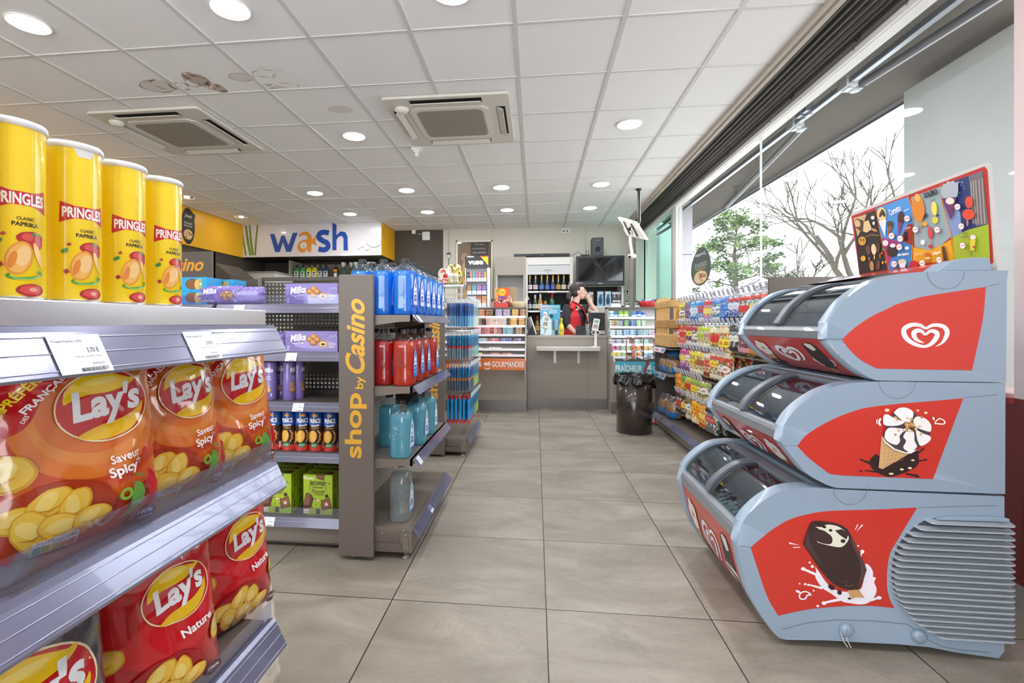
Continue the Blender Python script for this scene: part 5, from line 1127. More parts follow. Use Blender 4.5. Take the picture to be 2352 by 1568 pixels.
g = G(M('#c9c4bd', .4)); pts = [(x0, yf-.006), (x0, 6.16), (x1-.03, 6.16), (x1-.01, 6.17), (x1, 6.19), (x1, yf-.006)]; g.prism([(a, b) for a, b in pts], zl-.045, zl); ob('shelf_board', g, t, world=True, bevel=.003)
for px_ in (1274.5, 1329):
    x = at3(px_, 820, 6.39)[0]; g = G(M('#b9b6b1', .35, metal=.5)).rbox(x-.017, x+.017, zl-.21, zl-.045, -.001, .005, r=.015, n=4).xf(Matrix(((1,0,0,0),(0,0,-1,0),(0,1,0,0),(0,0,0,1))))
    g = G(M('#b9b6b1', .35, metal=.5)).box(x-.016, x+.016, yf-.006, yf-.001, zl-.215, zl-.045).box(x-.012, x+.012, 6.22, yf-.004, zl-.055, zl-.045)
    g.use(M('#efeeec', .3)).lathe([(.007, 0), (.006, -.004)], (x, yf-.006, zl-.205), 10, axis='y').lathe([(.006, 0), (.005, -.004)], (x, yf-.006, zl-.10), 10, axis='y'); ob('bracket', g, t, world=True)
def display(x0, x1, side, label):
    """sweet display: curved side cheeks, stepped shelves, sign board, cabinet below"""
    t = thing('sweet_display', label, 'display', ((x0+x1)/2, 6.1, 0))
    prof = [(6.62, 0), (6.62, 1.292), (6.405, 1.292), (6.385, 1.22), (6.33, 1.08), (6.20, .90), (6.05, .76), (5.93, .69), (5.862, .645), (5.862, .47), (6.08, .455), (6.08, 0)]
    for x in (x0, x1-.016): ob('side_panel', G(greige_l).prism(prof, x, x+.016, axis='x'), t, world=True)
    ob('top_board', G(M('#6f675e', .45)).box(x0, x1, 6.385, 6.62, 1.275, 1.292), t, world=True)
    ob('back_panel', G(M('#cfcbc4', .5)).prism([(6.60, 1.275), (6.52, 1.275), (6.42, .95), (6.10, .66), (6.10, .6), (6.60, .6)], x0+.016, x1-.016, axis='x'), t, world=True)
    ob('cabinet_front', G(greige).box(x0+.016, x1-.016, 6.085, 6.10, .13, .64).use(kick).box(x0-.001, x1+.001, 6.075, 6.086, .0, .14), t, world=True)
    return t
LX0, LX1 = -1.26, -.114
tl = display(LX0, LX1, 'l', 'left sweet display with filled stepped shelves over an orange sign')
RX0, RX1 = .902, 1.86
tr = display(RX0, RX1, 'r', 'right sweet display with chewing gum shelves over a teal sign')
def lips(t, x0, x1, pys, px_, ys):
    out = []
    for py, y in zip(pys, ys):
        z = atY(px_, py, y).z
        ob('shelf', G(M('#dedcda', .35)).box(x0+.016, x1-.016, y, min(6.5, y+.17), z-.006, z).use(M('#eceaf0', .25)).prism([(y, z+.012), (y-.004, z+.012), (y-.008, z-.016), (y, z-.016)], x0+.016, x1-.016, axis='x'), t, world=True); out.append((y, z))
    return out
yl = [6.36, 6.29, 6.20, 6.11, 6.03, 5.96]
L = lips(tl, LX0, LX1, (727.5, 748.5, 769, 785.5, 802, 815.5), 1150, yl)
Rr = lips(tr, RX0, RX1, (729.5, 751, 772.5, 791, 806.5, 820), 1450, yl)
# signs
def signboard(t, x0, x1, z0, z1, col, items, nm):
    g = G(M(col, .35, coat=.2)).box(x0, x1, 5.845, 5.86, z0, z1); sf = lambda x, y, o=0: (x, 5.845-o, y); decal(g, sf, items, off=.0012, step=.0004); ob('sign_board', g, t, world=True, clean=False)
def P5(px_, py): return at3(px_, py, 5.845)
x1_, zb_ = P5(1206, 850); _, zt_ = P5(1100, 823); zc_ = (zb_+zt_)/2; hh = zt_-zb_
sx = lambda a, b: (P5(a, 836)[0]+P5(b, 836)[0])/2; sw = lambda a, b: P5(b, 836)[0]-P5(a, 836)[0]
signboard(tl, LX0+.02, x1_, zb_, zt_, '#e0702c', [T('SAVEUR', sx(1063, 1107), zc_, sw(1063, 1107), hh*.48, '#f4efe9', fat=.035), T('et', sx(1111, 1127), zc_+hh*.06, sw(1111, 1127), hh*.40, '#f4efe9', fat=.05), Rg(sx(1111,1127), zc_-hh*.10, .045, .05, .012, '#f4efe9', a0=215, a1=325, n=12), T('GOURMANDISE', sx(1130, 1204), zc_, sw(1130, 1204), hh*.50, '#f4efe9', fat=.015)], 'orange')
x0_, zt_ = P5(1413, 830); _, zb_ = P5(1413, 859); zc_ = (zb_+zt_)/2; hh = zt_-zb_
signboard(tr, x0_, RX1-.02, zb_, zt_, '#4fb3c6', [T('FRAÎCHEUR', sx(1414, 1475), zc_+hh*.03, sw(1414, 1475), hh*.62, '#eef6f6', fat=.035), T('et', sx(1482, 1497), zc_+hh*.08, sw(1482, 1497), hh*.42, '#eef6f6', fat=.05), Rg(sx(1482,1497), zc_-hh*.12, .04, .05, .012, '#eef6f6', a0=215, a1=325, n=12), T('CAFÉ', sx(1500, 1530), zc_, sw(1500, 1530), hh*.5, '#eef6f6', fat=.035)], 'teal')
# wrapped bars, stacked in files
def bar_mesh(c1, c2, seed, w=.135, d=.034, h=.016):
    g = G(BUSY((c1, c1, c2, c1, '#f1ece2', c1), 110, .28, seed=seed, stretch=(.8, 1.6, 1.6)))
    g.rbox(-w/2+.01, w/2-.01, -d/2, d/2, .001, h, r=.005, axis='x'); g.use(M(c1, .3, coat=.4))
    for s in (-1, 1): g.box(min(s*(w/2-.01), s*w/2), max(s*(w/2-.01), s*w/2), -d*.46, d*.46, h*.35, h*.6)
    return g
def bar_file(kind, c1, c2, x, y, z, w, nlay, nrow, where, seed, h=.016, name='chocolate_bar', cat='chocolate bar', fan=0.):
    sp_ = Spawn(ob(name, bar_mesh(c1, c2, seed, w, .034, h)))
    for r in range(nrow):
        for k in range(nlay):
            sp_((x+R.uniform(-.003, .003), y+.022+r*.037+k*fan, z+.001+h*1.02*k), rz=R.uniform(-.05, .05), label=kind+' '+where, group=kind+', '+where)['category'] = cat
shelfn = ('on the top shelf of the left sweet display', 'on the second shelf of the left sweet display', 'on the third shelf of the left sweet display', 'on the fourth shelf of the left sweet display', 'on the fifth shelf', 'on the lowest shelf')
LB = [[(1086,'#8e86a8','#d6d2de','lilac bars'),(1107,'#d98a4a','#2a2220','orange and black bars'),(1125,'#2c2424','#d98a4a','black and orange bars'),(1146,'#9a8fb0','#e8e0ec','pale violet bars'),(1164,'#b7a8c6','#c0485a','pink and lilac bars'),(1183,'#e7b640','#7a2c20','gold and brown bars'),(1200,'#8a3026','#e0a43a','brown and gold bars')],
      [(1088,'#4a4478','#d8d4e0','dark violet bars'),(1105,'#2e2622','#e0946a','black bars with orange'),(1127,'#f1e3d2','#d2503a','cream and red bars'),(1150,'#eadccf','#c8445a','cream and pink bars'),(1180,'#f2a81c','#e8d060','bright yellow-orange bars'),(1198,'#f2a81c','#c95a1c','orange-yellow bars')],
      [(1098,'#c8303a','#f2e8e4','red and white bars'),(1117,'#c02c38','#f0dcd8','deep red bars'),(1139,'#b93038','#d8b8a8','dark red bars'),(1167,'#5fb8c8','#f0c8b8','turquoise and pink bars'),(1192,'#8a5a2a','#e0b050','brown and gold-striped bars')],
      [(1091,'#8fb8d4','#e6eef4','pale blue bars'),(1108,'#9cc0d8','#f0f0f0','icy blue bars'),(1135,'#c83c44','#f0e6d2','red-cream bars'),(1161,'#2a3cb0','#e0e4f4','royal blue bars'),(1190,'#3346b8','#c8384a','blue bars with red')]]
for r, rowdef in enumerate(LB):
    y, z = L[r]
    for i, (px_, c1, c2, nm) in enumerate(rowdef):
        x = at3(px_, 740, y+.03)[0]; nx_ = rowdef[i+1][0] if i+1 < len(rowdef) else 1207; w = min(.17, (nx_-px_)/1135*6.4*.98, .16)
        bar_file(nm, c1, c2, x, y, z, max(.085, w), (4, 4, 4, 2)[r] if h_ok else 3, 2, shelfn[r], r*10+i, h=.0235 if r < 3 else .022) if (h_ok := True) else None
for px_, r, c1, c2, w, nm in ((1102,4,'#d9cdbc','#4a4038',.06,'small crumpled cream packet'),(1137,4,'#f0efee','#3a5aa0',.16,'white bar with blue print'),(1137,5,'#c8402c','#e8b08a',.12,'dark red bar'),(1165,5,'#b8382c','#d8a080',.13,'red twisted bar'),(1098,5,'#e8dc7a','#f0ecc0',.12,'pale yellow card')):
    y, z = L[r]; x = at3(px_, 800, y+.03)[0]; o = ob('chocolate_bar', bar_mesh(c1, c2, px_, w, .034, .024), loc=(x, y+.03, z+.001)); tag(o, nm+' alone on a low shelf of the left display', 'sweet')
def gum_tub(c, lid):
    return G(M(c, .3, coat=.3)).lathe([(.028, 0), (.033, .006), (.034, .05), (.028, .058)], n=14).use(M(lid, .35)).lathe([(.029, .056), (.029, .072), (.0, .074)], n=14).use(M('#e8eef0', .4)).lathe([(.0342, .018), (.0344, .036)], n=14)
for px_, c, l, nm in ((1404,'#6fb4dc','#e6eef2','pale blue gum tub, leftmost'),(1413,'#4a86c4','#3f6fa8','mid blue gum tub, second'),(1425.5,'#86b83a','#7fae3a','left of the two green gum tubs'),(1437,'#93c23f','#86b83a','right of the two green gum tubs'),(1456,'#4f94cc','#3f84bc','light blue gum tub right of the gap'),(1467,'#1f62c4','#1c54a8','bright blue gum tub'),(1476,'#2a6ac8','#1f50a0','smaller bright blue gum tub')):
    y, z = Rr[0]; x = at3(px_, 715, y+.04)[0]; o = ob('gum_tub', gum_tub(c, l), loc=(x, y+.045, z+.001)); tag(o, nm+', on the top shelf of the right display', 'tub'); o.scale = (.98,.98,1.15 if px_ in (1404,1425.5,1437,1467) else .9)
RB = [[(1403,'#6aa35c','#e8efe2','green gum packs'),(1410,'#c8453a','#f0dcd4','red gum packs'),(1418,'#5a9a5a','#e8efe2','mid green gum packs'),(1426,'#3f4f8a','#aab4d0','navy gum packs'),(1438,'#5fa85a','#e4f0e0','leaf green gum packs'),(1453,'#2a62c0','#dfe8f4','blue gum packs'),(1466,'#9ccf9a','#f0f6ee','pale green gum packs'),(1478,'#8fc88a','#f4f8f0','mint gum packs')],
      [(1406,'#cfe6e8','#4fa8a0','white-teal mint packs'),(1422,'#dceaf2','#6aa8d0','white-blue mint packs'),(1438,'#7fb4dc','#e8f0f6','sky mint packs'),(1452,'#8abce0','#f0f4f8','light sky mint packs'),(1470,'#6f9cae','#e6eef0','grey-blue mint packs'),(1482,'#7aa6b4','#e6eef0','slate mint packs'),(1495,'#b49ac0','#e8e0ee','mauve mint packs')],
      [(1406,'#d0d4e0','#8a96b8','white candy packs'),(1421,'#c8cede','#6a7a9a','silver candy packs'),(1438,'#d4dade','#90a0a8','pale candy packs'),(1463,'#cfe0e0','#4f9a8a','white-green candy packs'),(1481,'#bfe0dc','#5aa8a0','aqua candy packs')],
      [(1408,'#b0468c','#f0d8e8','magenta drop boxes'),(1418.5,'#b85094','#f0d8e8','pink drop boxes'),(1430,'#8fc49a','#e8f4ea','mint drop boxes'),(1442,'#9acca4','#e8f4ea','soft green drop boxes'),(1454,'#e08a3c','#f4e0c8','orange drop boxes'),(1466,'#e4923f','#f4e0c8','light orange drop boxes'),(1482,'#cfa468','#f0e4d0','tan drop boxes'),(1494,'#c8a060','#f0e4d0','caramel drop boxes')],
      [(1410,'#e3da62','#f4f0c8','yellow drop boxes'),(1421,'#e6de70','#f4f0c8','lemon drop boxes'),(1432,'#9ccf8a','#eaf4e4','green drop boxes'),(1457,'#ea8a2c','#f6dcb8','vivid orange drop boxes'),(1468,'#e8862c','#f6dcb8','amber drop boxes'),(1482,'#7fc0e0','#e6f2f8','blue drop boxes'),(1493,'#88c4e2','#e6f2f8','cyan drop boxes')]]
shn = ('second', 'third', 'fourth', 'fifth', 'lowest')
for r, rowdef in enumerate(RB):
    y, z = Rr[r+1]
    for i, (px_, c1, c2, nm) in enumerate(rowdef):
        x = at3(px_, 760, y+.03)[0]; w = .062 if r in (0, 3, 4) else .082
        bar_file(nm, c1, c2, x, y, z, w, (3, 3, 2, 1, 1)[r], 2, 'on the %s shelf of the right display' % shn[r], 100+r*10+i, h=(.027, .026, .03, .058, .056)[r], name='gum_pack', cat='sweets')
# things on the left display
yv = 6.42; x0, z1 = at3(1068, 588, yv); x1, zb_ = at3(1121, 703, yv); ztop = 1.293
t = thing('vape_display', 'white vape stand with black header and rows of small coloured packs', 'display stand', ((x0+x1)/2, yv, ztop)); w = x1-x0; hd = at3(1080, 615, yv)[1]
g = G(M('#16151a', .3, coat=.3)).box(x0, x1, yv, yv+.10, hd, z1); sf = lambda x, y, o=0: (x, yv-o, y); cx, cz = (x0+x1)/2, (hd+z1)/2
decal(g, sf, [T('vuse', cx-.01, cz-.01, w*.66, (z1-hd)*.34, '#f4f4f6', fat=.045), Pg([(x1-w*.34, z1), (x1, z1), (x1, hd+.03)], '#e8dc1c'), Pg([(x1-w*.34, z1), (x1, z1), (x1, z1-.014), (x1-w*.26, z1-.014)], '#d8402c')], off=.001); ob('header', g, t, world=True, clean=False)
g = G(M('#e3e3e6', .3)).box(x0, x0+.012, yv, yv+.12, ztop, hd).box(x1-.012, x1+.02, yv, yv+.12, ztop, hd).box(x0, x1, yv+.11, yv+.12, ztop, hd).box(x0, x1, yv, yv+.12, ztop, ztop+.01)
sh = [at3(1090, p, yv)[1] for p in (645, 675)]
for z in sh: g.box(x0, x1, yv, yv+.12, z-.008, z)
ob('shelf_frame', g, t, world=True)
def vpack(c, w_, h_):
    g = G(M(c, .35, coat=.2)).box(-w_/2, w_/2, 0, .03, h_*.35, h_); g.use(M('#e8e8ec', .35)).box(-w_/2, w_/2, -.001, .03, 0, h_*.36); sf = lambda x, y, o=0: (x, -o, y); decal(g, sf, [Rg(0, h_*.66, w_*.3, w_*.3, w_*.08, '#f0f0f4', n=14), El(0, h_*.66, w_*.12, w_*.12, '#2a2a30', n=10)], off=.0008); return g
for r, (z, cs, wf) in enumerate(((sh[0], ['#3a3a40','#d08a6a','#58b4c4','#b46ab4','#c8806a','#7a62b8','#d8a84a'], .82), (sh[1], ['#c87a3a','#4ab4c4','#b45aa8','#6a58b4'], .86), (ztop+.011, ['#e4e2d8','#e4e2d8','#d8705a','#e0aa3a'], .86))):
    n = len(cs); ww = w*.9/n*wf
    for i, c in enumerate(cs):
        o = ob('vape_pack', vpack(c, ww, (sh[0]-sh[1]-.03 if r else hd-sh[0]-.04)*(.9 if r < 2 else 1.0)), loc=(x0+.02+(w-.04)*(i+.5)/n, yv+.02, z+.001)); tag(o, 'small pack number by colour %s on the %s shelf of the vape stand' % ({'#3a3a40':'black','#d08a6a':'salmon','#58b4c4':'light teal','#b46ab4':'orchid','#c8806a':'terracotta','#7a62b8':'violet','#d8a84a':'mustard','#c87a3a':'rust','#4ab4c4':'teal','#b45aa8':'purple-pink','#6a58b4':'deep violet','#e4e2d8':'cream','#d8705a':'coral','#e0aa3a':'golden'}[c], ('upper', 'middle', 'lower')[r]), 'pack', 'cream packs on the lower vape shelf' if c == '#e4e2d8' else None); o['label'] = o['label'].replace('pack number by colour ', '').replace('small ', 'small ')+' ' if False else o['label'].replace('number by colour ', 'in ')
x0, z1 = at3(1135, 660, 6.46); x1, _ = at3(1169, 703, 6.46); w = x1-x0; h = z1-1.293
t = thing('lollipop_box', 'red and yellow lollipop display box on the left sweet display', 'display box', ((x0+x1)/2, 6.46, 1.293))
g = G(M('#e8502c', .35)).box(-w/2, w/2, .09, .10, 0, h); sf = lambda x, y, o=0: (x, .09-o, y); decal(g, sf, [Rc(-w/2, w/2, h*.05, h, '#ea5a2a'), Rc(-w/2, -w/2+.04, h*.3, h, '#f0a03a'), El(0, h*.78, w*.26, h*.17, '#f4c81c', wob=.08), T('Chupa', 0, h*.81, w*.34, h*.07, '#d8382c', shear=.2), T('Chups', 0, h*.74, w*.34, h*.07, '#d8382c', shear=.2), El(-w*.3, h*.85, w*.1, h*.05, '#3fa04a'), El(0, h*.52, w*.3, h*.06, '#5a4ab0')], off=.001, step=.0004); ob('back_card', g, t, clean=False)
ob('tray', G(M('#d8281f', .35)).box(-w/2, w/2, -.02, -.015, 0, h*.22).box(-w/2, -w/2+.005, -.02, .1, 0, h*.3).box(w/2-.005, w/2, -.02, .1, 0, h*.3).box(-w/2, w/2, -.02, .1, 0, .004), t)
g = G()
for i in range(40): g.use(M(R.choice(['#8a4a2a', '#e8e0d8', '#d8402c', '#5a2a1c', '#f0c8b0']), .35)).ball((R.uniform(-w*.42, w*.42), R.uniform(0, .08), h*.22+R.uniform(-.01, .05)), .014, 8, 6)
ob('lollipops', g, t, kind='stuff')
x, _ = at3(1187, 690, 6.5)
g = G(M('#d8c39a', .7, bump=.6, bscale=120)).lathe([(.07, 0), (.085, .03), (.098, .075), (.092, .078), (.07, .02)], n=20)
for i in range(6): g.tube([((.075+.0037*i)*cos(a), (.075+.0037*i)*sin(a), .012+.012*i+.003*sin(a*9+i*pi)) for a in [2*pi*k/36 for k in range(37)]], .004, 5, cap=False)
g.use(M('#e6e0d0', .6)); 
for s in (-1, 1): g.tube([(s*.09, 0, .07), (s*.10, 0, .13), (s*.115, 0, .16), (s*.135, 0, .12), (s*.095, 0, .065)], .006, 6)
ob('straw_basket', g, None, 'small straw basket with two white handles at the right end of the left display', 'basket', loc=(x+.02, 6.52, 1.293))
x0, z1 = at3(1167, 658, 6.585); x1, _ = at3(1188, 703, 6.585); pts = [(x0, 1.293), (x1, 1.293), (x1+.005, 1.38), (x1-.005, 1.45), (x1, 1.50)]+[((x0+x1)/2+(x1-x0)/2*cos(a), z1-.02+.015*sin(a)+.006*sin(6*a)) for a in [pi*i/14 for i in range(15)]]+[(x0+.005, 1.45), (x0-.004, 1.38)]
ob('scalloped_board', G(M('#a18f72', .7, bump=.4, bscale=90)).prism(pts, 6.585, 6.60, axis='y'), None, 'brown woven board with a scalloped top behind the straw basket', 'board')
# things beside the displays, on the floor stand at the left: bags and plush
xq, zq = at3(1035, 655, 5.6)
t = thing('glass_stand', 'glass-topped metal stand behind the hanging wiper blades', 'stand', (xq, 5.6, 0))
ob('top', G(CLEAR('#dfe8e4', gloss=.15, diff=.25, dcol='#8f9a94')).box(xq-.16, xq+.17, 5.5, 5.9, zq-.02, zq), t, world=True)
g = G(M('#a8a49c', .4, metal=.5)); [g.box(xq+a-.012, xq+a+.012, y-.012, y+.012, 0, zq-.021) for a in (-.13, .14) for y in (5.52, 5.88)]; g.box(xq-.15, xq+.16, 5.51, 5.53, zq-.12, zq-.10); ob('frame', g, t, world=True)
def lump(cols_, w, h, d, seed, sc_=40):
    rnd = random.Random(seed); g = G(BUSY(cols_, sc_, .35, seed=seed)); 
    def f(u, v):
        a = 2*pi*u; p = pi*(v-.5); k = 1+.10*sin(3*a+seed)*cos(p)+.06*sin(7*a+4*v+seed); return (w/2*cos(p)**.6*cos(a)*k, d/2*cos(p)**.6*sin(a)*k, h/2*(1+sin(p)))
    g.grid(f, 20, 12); return g
for px_, py, w, h, cs, nm, cat in ((1021,645,.16,.20,('#e8e8e6','#c8c8c4','#d8502c','#f0f0ee'),'white knotted plastic bag on the glass stand','bag'),(1041,650,.20,.26,('#e0cc3a','#d8d0a0','#b8a020','#4a4a30','#e8e4c8'),'yellow printed bag of sweets on the glass stand','bag')):
    x, z = at3(px_, py, 5.65); ob('sweet_bag', lump(cs, w, h, .12, px_), None, nm, cat, loc=(x, 5.65+(px_ == 1041)*.08, zq+.001))
for k, (px_, cs) in enumerate(((1024, ('#d83a2c', '#f0efe8', '#e8e0d0')), (1036, ('#f0efe6', '#d8c83a', '#c8c4b8')), (1047, ('#e8e4d8', '#c8b840', '#a89c90')))):
    x, z = at3(px_, 650, 5.55); ob('plush_toy', lump(cs, .08, .09, .07, px_, 60).use(M(cs[0], .8)).ball((0, -.02, .10), .028, 10, 8), None, ('small red-and-white', 'small white-and-yellow', 'small cream')[k]+' plush figure along the front of the glass stand', 'toy', loc=(x, 5.54, zq+.001))
# on the counter
def C(px_, y): return at3(px_, 760, y)[0]
x = C(1225, 6.55); t = thing('tablet_screen', 'dark customer screen leaning back at the left end of the counter', 'screen', (x, 6.55, zt))
m = Matrix.Rotation(radians(-18), 4, 'Y') @ Matrix.Rotation(radians(28), 4, 'Z')
ob('casing', G(M('#dfe3e6', .4)).box(-.012, .0, -.10, .10, .0, .24).xf(m), t); ob('display', G(M('#3f5468', .12, coat=.6)).box(-.0005, .004, -.09, .09, .02, .23).use(M('#161b22', .3)).box(.003, .006, -.09, .06, .02, .10).xf(m), t)
ob('stand', G(M('#1c1f24', .5)).prism([(-.09, 0), (.06, 0), (.0, .15)], -.08, .06, axis='y'), t)
x0, z1 = at3(1241, 700, 6.62); x1, _ = at3(1287, 770, 6.62); w, h = x1-x0, z1-zt
t = thing('leaflet_stand', 'blue advertising leaflet holder on the counter beside the card terminal', 'leaflet holder', ((x0+x1)/2, 6.62, zt+.001))
g = G(M('#3f9cc0', .35, coat=.3)).box(-w/2, w/2, 0, .012, 0, h); sf = lambda x, y, o=0: (x, -o, y)
it = [Rc(-w*.5, -w*.12, h*.82, h*.99, '#a8bfd8'), T('wash', -w*.31, h*.90, w*.28, h*.06, '#c84a5a'), T('Simplifiez-vous', w*.16, h*.95, w*.56, h*.032, '#ffffff'), T('avec l\'application', w*.15, h*.905, w*.56, h*.032, '#e8dc4a'), T('Total', -w*.02, h*.865, w*.2, h*.03, '#e8dc4a')]+[Rc(-w*.06, w*.34, h*(.82-.035*k), h*(.834-.035*k), '#cfe6f0') for k in range(4)]
it += [El(w*.05, h*.62, w*.10, h*.065, '#1f3038'), El(-w*.10, h*.22, w*.24, h*.13, '#d8d83a'), El(-w*.10, h*.22, w*.17, h*.09, '#b9c43a'), Pg([(-w*.42, h*.5), (-w*.2, h*.5), (-w*.16, h*.75), (-w*.32, h*.78)], '#e6e8ec'), Rc(-w*.38, -w*.22, h*.6, h*.72, '#c8a8b8')]
decal(g, sf, it, off=.001, step=.0003); ob('leaflet', g, t, clean=False)
ob('pocket', G(CLEAR('#d8eef6', gloss=.1, diff=.25, dcol='#9fd0e4')).box(-w*.5, w*.5, -.03, -.027, 0, h*.52).use(M('#dfe6ea', .3)).box(-w*.2, w*.5, -.028, -.002, 0, h*.16).box(w*.22, w*.38, -.028, -.002, .0, h*.5), t)
def terminal(px_, y, z, pole, label):
    x = C(px_, y); t = thing('card_terminal', label, 'card terminal', (x, y, z)); s = 1.0; w_ = M('#e2e2e0', .35)
    g = G(w_).lathe([(.055, 0), (.055, .008), (.02, .014), (.016, .02), (.016, pole)], n=20); ob('pole', g, t)
    if pole > .15: ob('cable_loop', G(w_).tube([(.05*cos(a)*1.0, -.01, pole-.02+.028*sin(a)) for a in [2*pi*i/20 for i in range(21)]], .006, 6), t)
    m = Matrix.Translation((0, -.01, pole+.065)) @ Matrix.Rotation(radians(-32), 4, 'X') @ Matrix.Rotation(radians(12), 4, 'Y')
    g = G(M('#d6d6d2', .35)).rbox(-.038, .038, -.085, .085, -.03, 0, r=.012).xf(Matrix(((1,0,0,0),(0,0,1,0),(0,1,0,0),(0,0,0,1)))); g.xf(m); ob('casing', g, t)
    g = G(M('#8a938a', .2)).box(-.028, .028, -.033, -.030, .02, .07); cs = ['#5a5a5c']*9+['#c8483a', '#d8a83a', '#4a9a5a']
    for i in range(12): g.use(M(cs[i], .5)).box(-.026+.019*(i % 3), -.012+.019*(i % 3), -.034, -.030, -.012-.018*(i//3), .0-.018*(i//3))
    g.xf(m); ob('keypad', g, t); return t
terminal(1254, 6.50, zt, .09, 'white card terminal on the counter in front of the blue leaflet'); terminal(1368, 6.24, zl, .20, 'white card terminal on a tall pole on the customer ledge')
o = wine('#e0c81c', '#d8c41c', '#e8dc4a', h=.22, r=.034); o.name = 'spirit_bottle'; o.location = (C(1289.5, 6.58), 6.58, zt+.001); tag(o, 'yellow bottle on the counter between the leaflet and the cashier', 'bottle')
x0 = C(1324, 6.5); x1 = C(1346, 6.5); ob('cash_box', G(M('#25262b', .5)).box(x0, x1, 6.5, 6.62, zt+.001, at3(1330, 748, 6.5)[1]).use(M('#c8c8cc', .4)).lathe([(.004, 0), (.004, -.002)], (x0+.02, 6.5, zt+.09), 8, axis='y'), None, 'dark box standing on the counter in front of the cashier', 'box', bevel=.003)
x = C(1350.5, 6.50); t = thing('jar_of_sticks', 'clear jar with dark contents between the box and the pole terminal', 'jar', (x, 6.50, zt+.001))
ob('glass', G(CLEAR('#e6ecec', gloss=.2, diff=.1)).lathe([(.036, 0), (.037, .14), (.034, .14), (.033, .004)], n=18), t); ob('contents', G(BUSY(('#2a2622', '#8a8478', '#4a463e', '#c8c4bc'), 90)).lathe([(.031, .005), (.031, .11), (0, .11)], n=14), t)
x = C(1357, 6.50); t = thing('pen_pot', 'pot of coloured pens and lighters behind the pole terminal', 'pot', (x+.02, 6.50, zt+.001)); ob('pot', G(M('#2a3038', .4)).lathe([(.045, 0), (.047, .10), (.043, .10), (.042, .01)], n=16), t)
for i, c in enumerate(('#c83a2c', '#b8642c', '#4a6a3a', '#8a3a2c', '#3a6aa0', '#d8d4cc')): ob('pen', G(M(c, .4)).tube([(.01*(i-3), .01*(i % 3), .012), (.014*(i-3), .012*(i % 3), .15+.008*(i % 3))], .005, 6), t)
x0 = C(1352, 6.62); x1 = C(1391, 6.62); z0m = at3(1370, 762, 6.62)[1]; z1m = at3(1370, 718, 6.62)[1]
t = thing('till_monitor', 'black till screen seen from behind at the right of the cashier', 'monitor', ((x0+x1)/2, 6.62, zt)); ob('screen_back', G(M('#1f2024', .45)).box(-.11, .11, 0, .03, .06, z1m-zt), t, bevel=.004); ob('stand', G(M('#1b1c1f', .5)).box(-.03, .03, .01, .05, 0, .1).box(-.09, .09, -.06, .10, 0, .012), t)
ob('receipt_slot', G(M('#c9cbce', .35)).box(-.08, .02, -.02, .04, z1m-zt+.002, z1m-zt+.022), t)
# right display top
x = at3(1488, 700, 6.5)[0]; g = G(M('#c8383c', .4)).lathe([(.085, .002), (.10, .03), (.125, .075), (.118, .077), (.09, .02), (0, .006)], n=22)
for i in range(22): a = 2*pi*i/22; g.use(M('#d84a4c', .4)).tube([(.088*cos(a), .088*sin(a), .004), (.127*cos(a+.1), .127*sin(a+.1), .076)], .003, 4)
t = thing('plastic_basket', 'red plastic basket with small packets on top of the right display', 'basket', (x, 6.5, 1.293)); ob('basket', g, t)
g = G()
for i in range(14): g.use(M(R.choice(['#2a5aa8', '#e8eaec', '#3a6ab8', '#c8ccd4']), .35)).ball((R.uniform(-.07, .07), R.uniform(-.07, .07), .07+R.uniform(0, .02)), (.03, .022, .012), 8, 5)
ob('packets', g, t, kind='stuff')
for px_, nm in ((1441, 'left'), (1462.5, 'right')):
    x = at3(px_, 695, 6.48)[0]; g = G(M('#d8dadc', .35)).lathe([(.022, .0), (.023, .05), (.018, .058)], n=12).use(M('#2a2b30', .4)).lathe([(.019, .058), (.019, .085), (.0, .088)], n=12).use(M('#26272b', .4)).box(-.022, .022, -.0235, -.021, .03, .05)
    ob('dispenser_bottle', g, None, nm+' of two small black-capped bottles standing on the right display', 'bottle', loc=(x, 6.48, 1.293))
x0, z0 = at3(1412, 700, 6.55); ob('price_card', G(M('#e3e3e1', .4)).box(0, .12, 0, .004, 0, .05), None, 'white price card at the left corner of the right display top', 'card', loc=(x0-.06, 6.45, 1.293))
# ------------------------------------------------------------------ the cashier
def P7(px_, py, y): return atY(px_, py, y)
sk = M('#dcb39f', .55); navy = M('#24252c', .75, bump=.3, bscale=250); vest = M('#c8202a', .7, bump=.25, bscale=60); hair = M('#2e211b', .5, bump=.8, bscale=90)
base = P7(1325, 740, 6.86); base.z = 0
t = thing('person', 'person behind the counter in red waistcoat and dark top, phone at mouth', 'person', tuple(base))
def fused(name, g, mat, parent, vox=.009, sm=4):
    o = ob(name, g, parent, world=True, clean=True); o.data.materials.clear(); o.data.materials.append(mat)
    r = o.modifiers.new('fuse', 'REMESH'); r.mode = 'VOXEL'; r.voxel_size = vox; r.use_smooth_shade = True
    s = o.modifiers.new('soften', 'SMOOTH'); s.iterations = sm; s.factor = .5; return o
V = Vector
def tor(g, c, rx, ry, rz=None): g.ball(tuple(c), (rx, ry, rz or rx), 16, 12)
neck = P7(1321, 697, 6.86); hd = P7(1330, 669, 6.86); shR = P7(1303, 709, 6.79); shL = P7(1344, 709, 6.96); elR = P7(1300, 743, 6.74); wrR = P7(1322, 764, 6.66)
elL = P7(1368, 713, 6.92); wrL = P7(1352, 690, 6.88); pel = V((neck.x-.03, 6.88, .96)); chest = V((neck.x+.0, 6.88, 1.20))
